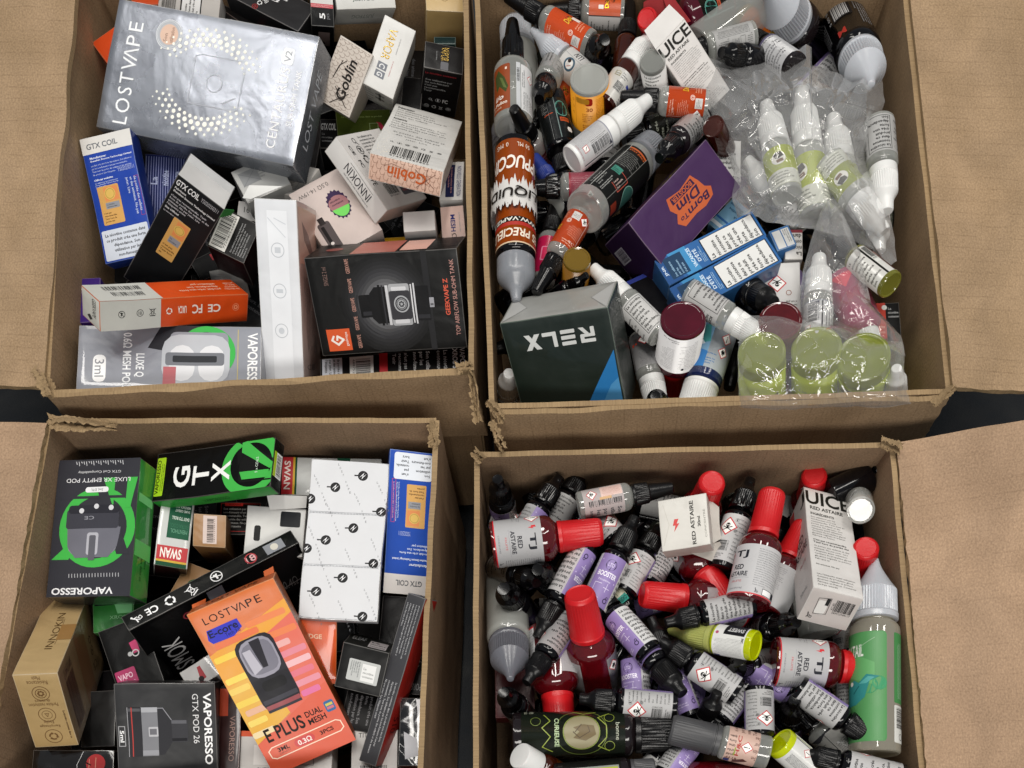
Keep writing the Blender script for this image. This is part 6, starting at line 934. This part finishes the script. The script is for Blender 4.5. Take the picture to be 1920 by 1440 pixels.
u('red30', 'red', 'red', None, (1250, 90), (1212, 34), 62, -16, 1, 0, 'red cap standing inside the open JUICE carton')
_p = lambda x, y: (.44 + (x - .46) * .80, .52 + (y - .5) * .80)
pur = [S_('printed_picture'), G('b8562a', *[_p(x, y) for x, y in ((.22, .2), (.36, .14), (.5, .18), (.68, .16), (.74, .32), (.68, .46), (.72, .62), (.68, .84), (.5, .78), (.3, .84), (.26, .64), (.24, .46), (.18, .36))]), G('36203f', *[_p(x, y) for x, y in ((.31, .65), (.66, .65), (.65, .79), (.5, .76), (.32, .79))]), S_(None)] + [T(t, *_p(x0, y0), *_p(x1, y1), c, 0, 1, sh) for t, x0, y0, x1, y1, c, sh in (('BOOSTER', .34, .665, .64, .765, 'b8562a', 0), ('Born', .24, .22, .56, .38, '36203f', .2), ('To', .58, .26, .68, .36, '36203f', .2), ('Dim', .30, .42, .64, .62, '36203f', .2))]
carton('long purple carton with an orange Born To Dim booster badge', [(1378, 346), (1241, 500), (1185, 424), (1337, 268)], -6, 42, '40284e,372144,40284e,2e1a3c,40284e', {'f': pur, 'b': [T('Dim', .2, .2, .44, .5, '9a8420', 180, 1, .2), T('To', .46, .3, .56, .5, 'a8622c', 180, 1), T('Born', .56, .3, .82, .6, '8a4a28', 180, 1, .2)], 'r': [R(.62, .5, .92, .78, '8a8890'), B(.64, .52, .9, .76, '2a2430', 90, 3)]}, {1: (1228, 548), 2: (1104, 450)}, rough=0.42, group=GC)
jnr = lambda: [R(0, 0, 1, 1, '2d5f98'), G('1f4a80', (0, 0), (1, 0), (1, .1), (0, .16)), G('3f86b8', (0, .2), (1, .12), (1, .3), (0, .34)), R(.06, .44, .94, .98, '15202e'), R(.085, .45, .915, .97, 'd6d6d4'), P(9, .12, .46, .9, .96, '1e1e1e', 0, 0, .64), T("VACANCES", .14, .29, .88, .325, 'cfe0ee', 0, 1), T("D'ÉTÉ", .26, .335, .74, .375, 'cfe0ee', 0, 1), P(3, .16, .385, .84, .43, 'a8c8e0', 0, 1), R(.1, .06, .9, .24, '1c3a58'), T('JNR', .3, .02, .7, .05, 'c0d0e0', 0, 1), P(4, .14, .09, .86, .22, '8ab0cc', 0, 2)]
carton("blue carton reading VACANCES D'ÉTÉ next to the purple carton", [(1257, 540), (1226, 486), (1412, 400), (1434, 438)], -10, 24, '2d5f98,b8c4d0,24507e,24507e,24507e', {'f': jnr()}, group=GC, coat=0.4)
carton("blue carton reading VACANCES D'ÉTÉ nearer to the viewer of the pair", [(1284, 588), (1257, 542), (1435, 440), (1467, 491)], -9, 24, '2d5f98,2f6298,24507e,24507e,24507e', {'f': jnr(), 'b': [R(.1, .15, .9, .85, 'd0d4d8'), P(3, .15, .2, .85, .8, '333333', 0)]}, group=GC, coat=0.4)
carton('pale blue striped carton tucked under the purple carton', [(1330, 420), (1374, 366), (1404, 396), (1356, 440)], -28, 16, '6f9cb8', {'f': [R(.1, 0, .2, 1, 'd0d8dc'), R(.3, 0, .36, 1, '2d5f98'), P(3, .5, .1, .9, .9, '2a4a6a', 90)]}, group=GC)
carton('blue and white carton end right of the blue cartons', [(1440, 432), (1478, 424), (1494, 456), (1458, 474)], -24, 18, '3a6ea8', {'f': [R(.1, .1, .5, .95, 'd4d4d2'), R(.55, .1, .92, .95, 'd4d4d2'), P(3, .6, .15, .88, .9, '333333', 270)]}, group=GC)
carton('white carton with a skull diamond left of the middle bag bottle', [(1500, 606), (1428, 606), (1424, 500), (1503, 486)], -24, 18, 'd0cecc', {'f': [D(.58, .66, .24, 'skull'), C(.25, .48, .001, 'a04030'), O(.3, .5, .07, '8a4a30', .2), O(.82, .46, .07, '8a4a30', .2), P(5, .1, .1, .8, .38, '55504c', 0, 1)]}, group=GC)
carton('white carton with large nicotine print at the edge of the bags', [(1504, 484), (1470, 490), (1474, 436), (1506, 428)], -28, 14, 'd2cfcb', {'f': [P(4, .05, .1, .95, .9, '2a2420', 0, 0, .7), R(0, .9, 1, 1, '7a1c2c')]}, group=GC)
carton('small red and black carton at the right wall beside the near bag', [(1636, 570), (1686, 566), (1690, 640), (1642, 644)], -30, 20, '141414', {'f': [R(0, 0, .46, 1, 'b8321c'), C(.42, .12, .1, 'd8d8d4'), P(3, .05, .4, .4, .8, 'e0a090'), P(3, .55, .1, .95, .4, '9a9a9a')]}, group=GC)
carton('white carton with black print behind the purple carton', [(1340, 262), (1388, 264), (1390, 346), (1344, 332)], -22, 16, 'd2d1cf', {'f': [P(8, .1, .05, .95, .95, '2a2a2a', 0, 0, .66)]}, group=GC)
carton('black open carton under the near end of the purple carton', [(1160, 530), (1240, 506), (1332, 598), (1240, 640)], -26, 30, '121014', {'f': [R(.0, .0, .7, .06, '2a3478')]}, group=GC)
relx = [G('d8d8da', (.23, .22), (.29, .22), (.355, .30), (.42, .22), (.48, .22), (.385, .335), (.39, .345), (.33, .345), (.32, .335))]
def relx_letters():
    c = 'd4d6d4'; q = []
    bx = lambda x0, y0, x1, y1: R(x0, y0, x1, y1, c, .2)
    X0, Y0, Y1 = .16, .72, .86; h = Y1 - Y0
    q += [bx(X0, Y0, X0 + .13, Y0 + .032), bx(X0 + .10, Y0, X0 + .135, Y0 + .075), bx(X0, Y0 + .052, X0 + .13, Y0 + .08), bx(X0, Y0 + .052, X0 + .036, Y1), G(c, (X0 + .05, Y0 + .08), (X0 + .09, Y0 + .08), (X0 + .145, Y1), (X0 + .10, Y1))]
    X = X0 + .18; q += [bx(X, Y0, X + .13, Y0 + .034), bx(X, Y0 + .053, X + .13, Y0 + .087), bx(X, Y1 - .034, X + .13, Y1)]
    X += .17; q += [bx(X, Y0, X + .036, Y1), bx(X, Y1 - .034, X + .13, Y1)]
    X += .15; q += [G(c, (X, Y0), (X + .05, Y0), (X + .15, Y1), (X + .10, Y1)), G(c, (X + .10, Y0), (X + .15, Y0), (X + .05, Y1), (X, Y1))]
    return q
carton('dark green wrapped carton with silver RELX lettering and a blue corner at the near wall', [(1187, 785), (988, 786), (937, 606), (1138, 573)], -10, 50, '1c2f28,9c9c98,1c2f28,8a8e8c,2a3430', {'f': [S_('printed_panel'), G('2b76b4', (.02, .02), (.44, .02), (.02, .62)), G('4a90c4', (.02, .02), (.22, .02), (.22, .12), (.1, .3), (.02, .36)), T('COMPLÉMENTAIRE', .05, .05, .36, .075, 'a8c8e0', 0), S_('lettering')] + [G(e[1], *[(1 - x, y) for x, y in e[2]]) if False else e for e in relx_letters()] + [S_(None)], 't': [P(3, .1, .3, .5, .7, '777777')], 'b': [G('b0b0ae', (.02, .98), (.2, .5), (.02, .05)), G('b0b0ae', (.98, .98), (.8, .5), (.98, .05)), L_('8a8a88', .01, (.02, .98), (.2, .5), (.02, .02)), L_('8a8a88', .01, (.98, .98), (.8, .5), (.98, .02))], 'l': [P(9, .15, .3, .95, .95, '3a4440', 90, 2, .7)]}, {2: (961, 562), 3: (1151, 530)}, coat=0.35, wave=0.2, group=GC)
# ------------------------------------------------------------------ near right box: bottles
w = bt(GN)
w('ten', 'blk', 'gloss', 'bst', (950, 992), (933, 898), 50, -16, 1, .1, 'clear tipped black bottle in the far left corner of the near right box')
w('ten', 'blk', 'gloss', 'bst', (956, 1040), (1050, 894), 50, -22, 1, -.1, 'white labelled black bottle leaning on the far wall behind the lying red capped bottle')
w('clr', 'clear', 'blk', 'pinkw', (1084, 949), (1262, 914), 52, -10, 0, .05, 'pinkish white labelled clear bottle along the far wall of the near right box')
w('red30', 'red', 'red', 'tj', (922, 1022), (1129, 997), 86, -6, 0, 0, 'lying red capped bottle with its TJ RED ASTAIRE label facing up at the left wall')
w('red30', 'red', 'red', 'tj', (1123, 1296), (1086, 1112), 95, -3, 1, .5, 'red capped bottle with a dark red gap between label edges in the left half', zlim=16)
w('red30', 'red', 'red', 'tj', (1032, 1176), (1053, 1390), 88, -26, 1, .46, 'red bottle with its red cap pointing to the viewer over the dark green bottle')
w('red30', 'red', 'red', 'tj', (1400, 1136), (1203, 1114), 82, -26, 1, .3, 'red capped bottle lying level under the leaning red bottle by the white card carton')
w('red30', 'red', 'red', 'tj', (1262, 985), (1368, 1141), 84, -30, 1, .52, 'red bottle with its red cap pointing down right beside the white card carton')
w('red30', 'red', 'red', 'tj', (1401, 1134), (1449, 922), 84, -4, 1, .13, 'red capped bottle showing its ingredient print left of the tall JUICE carton')
w('red30', 'red', 'red', None, (1296, 996), (1336, 903), 80, -28, 1, 0, 'red capped bottle behind the white card carton at the far wall')
w('red30', 'red', 'red', None, (1512, 985), (1527, 890), 76, -62, 1, 0, 'red capped bottle hidden behind the top of the tall JUICE carton')
w('red30', 'red', 'red', None, (1600, 1120), (1624, 1026), 78, -34, 1, 0, 'red capped bottle between the tall JUICE carton and the right wall')
w('ten', 'clear', 'white', None, (1614, 957), (1608, 925), 50, -10, -1, 0, 'clear bottle base facing up right of the tall JUICE carton')
w('ten', 'blk', 'gloss', None, (1556, 930), (1646, 886), 58, -34, 0, 0, 'black bottle lying in the far right corner of the near right box')
w('ten', 'blk', 'gloss', 'bst', (1352, 1070), (1407, 898), 54, -20, 1, -.32, 'black bottle with a hazard diamond behind the upright red capped bottle')
w('red30', 'red', 'red', 'redw', (1428, 1150), (1512, 985), 84, -26, 0, .1, 'red bottle with a grey print label leaning under the tall JUICE carton')
w('short60', 'tan', 'milk', 'green60', (1640, 1414), (1640, 1047), 93, -9, 0, 0, 'tall clear bottle with a green label and milky nozzle at the right wall')
w('lime', 'lime', 'lime', 'limew', (1418, 1211), (1254, 1183), 57, -4, -1, .05, 'lime yellow bottle with a white label and a long pale nozzle')
w('red30', 'red', 'red', 'tj', (1448, 1240), (1660, 1256), 92, -12, 0, 0, 'lying red bottle with its TJ RED ASTAIRE label facing up beside the green labelled bottle')
w('ten', 'blk', 'blk', 'bst', (1099, 1026), (1007, 1196), 52, -14, 0, .16, 'purple and white booster bottle with its black cap pointing down left')
w('ten', 'blk', 'blk', 'bst', (1106, 1150), (1191, 970), 54, -12, 0, .02, 'purple booster bottle with its black cap up beside the first purple one')
w('ten', 'blk', 'blk', 'bst', (1168, 1112), (1237, 988), 52, -26, 0, -.3, 'black capped bottle wedged left of the white card carton')
w('ten', 'blk', 'blk', 'bst', (1214, 1094), (1262, 1000), 54, -34, 0, .22, 'purple and white bottle half hidden under the leaning red bottle')
w('ten', 'blk', 'gloss', 'fresh', (1120, 1160), (1212, 1082), 48, -30, 0, 0, 'black bottle with a cream and teal FRESH label among the purple ones')
w('ten', 'blk', 'blk', 'bst', (1219, 1226), (1108, 1100), 54, -13, -1, .14, 'purple booster bottle with its black base towards the viewer right of the red capped bottle')
w('ten', 'blk', 'blk', 'bst', (1168, 1168), (1280, 1301), 58, -15, 1, 0, 'black bottle whose ribbed cap points at the skull labelled bottle')
w('ten', 'blk', 'blk', 'bst', (1296, 1346), (1221, 1158), 48, -22, 1, 0, 'purple labelled bottle with its black dropper up, left of the lime yellow bottle')
w('ten', 'blk', 'blk', 'bst', (1268, 1326), (1086, 1310), 56, -9, 0, -.32, 'white labelled bottle with a skull diamond above the dark green bottle')
w('ten', 'blk', 'blk', 'bst', (1384, 1300), (1238, 1202), 57, -8, 0, -.36, 'white labelled bottle with a skull diamond below the lime yellow bottle')
w('ten', 'blk', 'gloss', 'nict', (1452, 1234), (1370, 1256), 46, -20, 1, 0, 'black tipped bottle with white print under the base of the lime yellow bottle')
w('ten', 'blk', 'blk', 'bst', (1423, 1290), (1425, 1442), 55, -7, 0, -.32, 'upside down white labelled bottle with a skull diamond above the grey capped bottle')
w('ten', 'blk', 'blk', 'bst', (1398, 1286), (1316, 1394), 52, -16, 0, .32, 'white print bottle leaning left of the upside down skull bottle')
w('ten', 'blk', 'blk', None, (1290, 1426), (1345, 1298), 50, -22, 1, 0, 'black dropper bottle standing behind the grey capped bottle')
w('grey', 'clear', 'grey', 'redwarn', (1441, 1412), (1257, 1367), 64, -1, 0, .02, 'clear bottle with a grey cap and a red exclamation diamond near the front')
w('ten', 'blk', 'gloss', 'bst', (1470, 1392), (1491, 1310), 58, -10, 1, -.2, 'black bottle seen from its cap right of the upside down skull bottle')
w('ten', 'blk', 'blk', 'bst', (1494, 1290), (1642, 1390), 54, -3, 0, .32, 'white print bottle with its black cap resting on the green labelled bottle')
w('ten', 'clear', 'gloss', 'speck', (1622, 1448), (1480, 1310), 64, -22, 0, 0, 'bottle with a speckled grey white label under the black capped white print bottle')
w('lime', 'lime', 'lime', 'limew', (1461, 1390), (1590, 1500), 60, -5, -1, -.3, 'lime yellow bottle with a diamond label at the near edge, base up')
w('ten', 'blk', 'blk', 'bst', (1694, 1460), (1500, 1411), 54, 0, 0, .32, 'black dropper bottle lying at the near right with its nozzle pointing left')
w('ten', 'blk', 'blk', 'bst', (1292, 1392), (1226, 1490), 54, -14, 0, .14, 'purple and white bottle at the near edge below the grey capped bottle')
w('ten', 'blk', 'blk', 'nict', (1236, 1425), (1170, 1500), 52, -22, 0, 0, 'bottle with a white print label half hidden at the near edge')
w('red30', 'red', 'red', 'tj', (1402, 1468), (1200, 1470), 84, -16, 0, .3, 'red bottle at the near edge showing its white label end')
w('blk50', 'smoke', 'blk', 'curieuse', (962, 1380), (1262, 1374), 88, -14, 0, .02, 'big dark green bottle with yellow scroll ornaments and a black cap')
w('whitecap', 'amber', 'white', 'amblbl', (1078, 1476), (974, 1416), 60, -1, 1, 0, 'amber bottle with a plain white cap in the near left corner')
w('blk50', 'smoke', 'grey', 'yel', (1040, 1462), (1228, 1446), 62, -8, 0, 0, 'dark glass bottle with a yellow and grey label at the near edge')
w('short60', 'milk', 'smoke', None, (948, 1080), (957, 1274), 80, -22, 1, 0, 'smoky nozzle capped bottle standing along the left wall')
w('ten', 'blk', 'gloss', None, (990, 1160), (944, 1104), 60, -18, 1, 0, 'black bottle seen from its spout at the left wall, above the smoky nozzle cap')
w('ten', 'blk', 'gloss', None, (1050, 1108), (1008, 1068), 56, -22, 1, 0, 'black bottle with a pale spout end below the lying red capped bottle')
w('ten', 'blk', 'gloss', 'nict', (930, 1062), (1006, 1092), 50, -28, 1, 0, 'black shouldered bottle with a grey white label under the lying red capped bottle')
w('ten', 'blk', 'blk', 'bst', (1072, 1156), (987, 1281), 50, -12, 1, .32, 'black capped bottle with white print pointing down left beside the red capped bottle')
w('ten', 'blk', 'gloss', 'nict', (988, 1352), (944, 1298), 52, -12, 1, 0, 'black bottle with a silver spout end at the left wall')
w('ten', 'blk', 'blk', 'bst', (1196, 1336), (1186, 1160), 54, -24, 0, .1, 'purple and grey labelled bottle standing between red capped bottle and skull bottle')
w('ten', 'blk', 'blk', 'bst', (1222, 1288), (1400, 1318), 54, -36, 0, 0, 'purple labelled bottle deep under the black dropper caps')
w('ten', 'blk', 'blk', 'bst', (1392, 1248), (1548, 1336), 54, -22, 0, 0, 'purple booster bottle half hidden under the lying red bottle')
w('ten', 'blk', 'blk', 'nict', (1590, 1356), (1588, 1220), 44, -26, 0, 0, 'white print bottle squeezed left of the green labelled bottle')
w('ten', 'blk', 'gloss', 'bst', (1392, 1186), (1494, 1166), 54, -16, 1, .3, 'glossy black capped bottle above the lying red bottle')
w('ten', 'blk', 'blk', 'bst', (1412, 1130), (1248, 1168), 52, -8, 0, .3, 'black capped bottle lying over the nozzle of the lime yellow bottle')
w('chub30', 'clear', 'milk', None, (1535, 1192), (1512, 1060), 74, -26, 0, 0, 'clear bottle under the near end of the tall JUICE carton')
w('ten', 'blk', 'blk', 'bst', (1590, 1226), (1575, 1130), 46, -34, 0, -.3, 'hazard labelled bottle under the near corner of the tall JUICE carton')
w('ten', 'blk', 'blk', 'nict', (1026, 1000), (1092, 886), 52, -36, 0, 0, 'black capped bottle behind the pinkish white labelled bottle')
w('ten', 'blk', 'blk', 'bst', (1104, 950), (1186, 1056), 56, -26, 0, -.3, 'hazard labelled bottle lying under the tip of the lying red cap')
w('ten', 'blk', 'blk', 'bst', (920, 968), (1000, 1000), 44, -40, 0, -.3, 'hazard labelled bottle low at the left wall behind the lying red capped bottle')
carton('tall white JUICE carton with a torn top in the near right box', [(1504, 913), (1590, 936), (1620, 1124), (1526, 1102)], -2, 34, WK + ',c9c0bc,c0bcb8,' + WK + ',c4bcb9', {'f': juice(), 'l': [T('J', .7, .04, .98, .16, '222222', 0, 1), T('RED', .35, .4, .75, .48, '444444', 0, 1), T('ASTAIRE', .2, .5, .9, .57, '444444', 0, 1), T('FRUITÉ', .4, .64, .75, .67, 'a04a52'), R(.0, .02, .3, .3, 'a8242a'), T('30mL', .3, .88, .7, .91, '777777')], 'b': [B(.55, .2, .92, .6, '1c1c1c', 20, 3), T('CE', .5, .3, .54, .5, '444444', 90), I('tidy', .16, .78, .09, '2a2a2a'), R(.22, .3, .42, .7, 'e8e4e0', .2), L_('2a2a2a', .012, (.2, .25), (.44, .2), (.46, .66), (.22, .72), (.2, .25)), R(.36, .22, .43, .42, '2a2a2a')]}, {3: (1491, 1159), 2: (1587, 1184), 0: (1484, 972)}, group=GC)
o = bpy.data.objects[-1] if False else [x for x in bpy.data.objects if x.get('label', '').startswith('tall white JUICE')][0]
lid(o, 't', 12, 40, 'd4d1ce', .0, .8)
o = carton('crushed white card carton with a red bolt and RED ASTAIRE print on the bottles', [(1322, 926), (1332, 1022), (1244, 1031), (1230, 938)], 2, 12, 'd0cdc6,c4c0b8,c4c0b8,b8b0a8,c4c0b8', {'f': [T('RED ASTAIRE', .1, .28, .95, .36, '33332f', 180, 1), T('30ml', .42, .16, .62, .22, '33332f', 180, 1), T('CONCENTRÉ', .3, .05, .85, .10, '8a8880', 180), I('bolt', .52, .66, .12, 'cc3a36', 90), L_('b8b4aa', .008, (.1, .9), (.5, .8), (.9, .95)), L_('b8b4aa', .008, (.9, .3), (.7, .6), (.85, .9))][0:4] + [L_('bdb9b0', .008, (.1, .9), (.5, .8), (.9, .95))]}, {1: (1344, 1034)}, group=GC, wave=0.5)
flap(o, [(1322, 928), (1350, 950), (1356, 1008), (1332, 1022)], [-4, -10, -12, -6], 'c8c4bc', 'tuck_flap', crumple=3); flap(o, [(1280, 1032), (1350, 1016), (1366, 1040), (1352, 1058)], [-8, -10, -18, -18], 'b8b2aa', 'side_flap', crumple=3)
carton('dark red carton low at the left wall under the smoky nozzle cap', [(928, 1250), (1000, 1250), (1004, 1346), (930, 1344)], -44, 16, '4a0d12', None, group=GC)
# dark bottles deep in both heaps, seen only as dim shapes through the gaps
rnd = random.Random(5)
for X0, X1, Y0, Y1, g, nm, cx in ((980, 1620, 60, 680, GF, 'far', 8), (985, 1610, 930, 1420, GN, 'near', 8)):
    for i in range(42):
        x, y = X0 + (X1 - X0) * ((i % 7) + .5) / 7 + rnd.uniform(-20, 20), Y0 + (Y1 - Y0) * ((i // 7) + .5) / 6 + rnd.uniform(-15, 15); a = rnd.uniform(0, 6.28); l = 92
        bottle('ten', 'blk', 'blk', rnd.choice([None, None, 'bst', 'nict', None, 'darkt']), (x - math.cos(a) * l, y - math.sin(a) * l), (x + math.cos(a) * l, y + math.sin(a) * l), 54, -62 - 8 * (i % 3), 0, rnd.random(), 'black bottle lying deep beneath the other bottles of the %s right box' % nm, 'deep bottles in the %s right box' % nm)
# ------------------------------------------------------------------ the clear plastic bags
FB = film('ececec', 0.16, 0.08, None, 0.05, 1.45, 1.1); FB2 = film('ececec', 0.08, 0.06, None, 0.05, 1.45, 1.1)
bag('large clear crumpled bag holding lime labelled bottles in the far right box', [(1318, 104), (1360, 118), (1405, 116), (1470, 118), (1512, 84), (1522, 90), (1516, 122), (1570, 135), (1600, 152), (1632, 128), (1652, 150), (1660, 190), (1645, 240), (1622, 290), (1650, 360), (1672, 420), (1682, 490), (1664, 500), (1640, 470), (1600, 455), (1560, 440), (1520, 430), (1470, 424), (1420, 408), (1384, 412), (1372, 380), (1376, 320), (1352, 252), (1330, 200)], -16, 10, FB, 3.3, 64, 7.5)
bag('thin clear bag with a white capped bottle below the large bag', [(1552, 372), (1580, 400), (1612, 470), (1622, 520), (1634, 570), (1690, 630), (1698, 668), (1640, 640), (1580, 622), (1540, 610), (1500, 606), (1500, 540), (1512, 480), (1530, 420)], -4, 6, FB2, 8.1, 44, 5.0)
bag('clear bag drawn over the three green bottles in the far right box', [(1390, 594), (1450, 590), (1520, 600), (1570, 612), (1640, 640), (1692, 640), (1698, 700), (1706, 756), (1660, 764), (1580, 762), (1480, 768), (1386, 764), (1382, 700), (1386, 640)], -2, 8, FB2, 5.7, 50, 5.5)
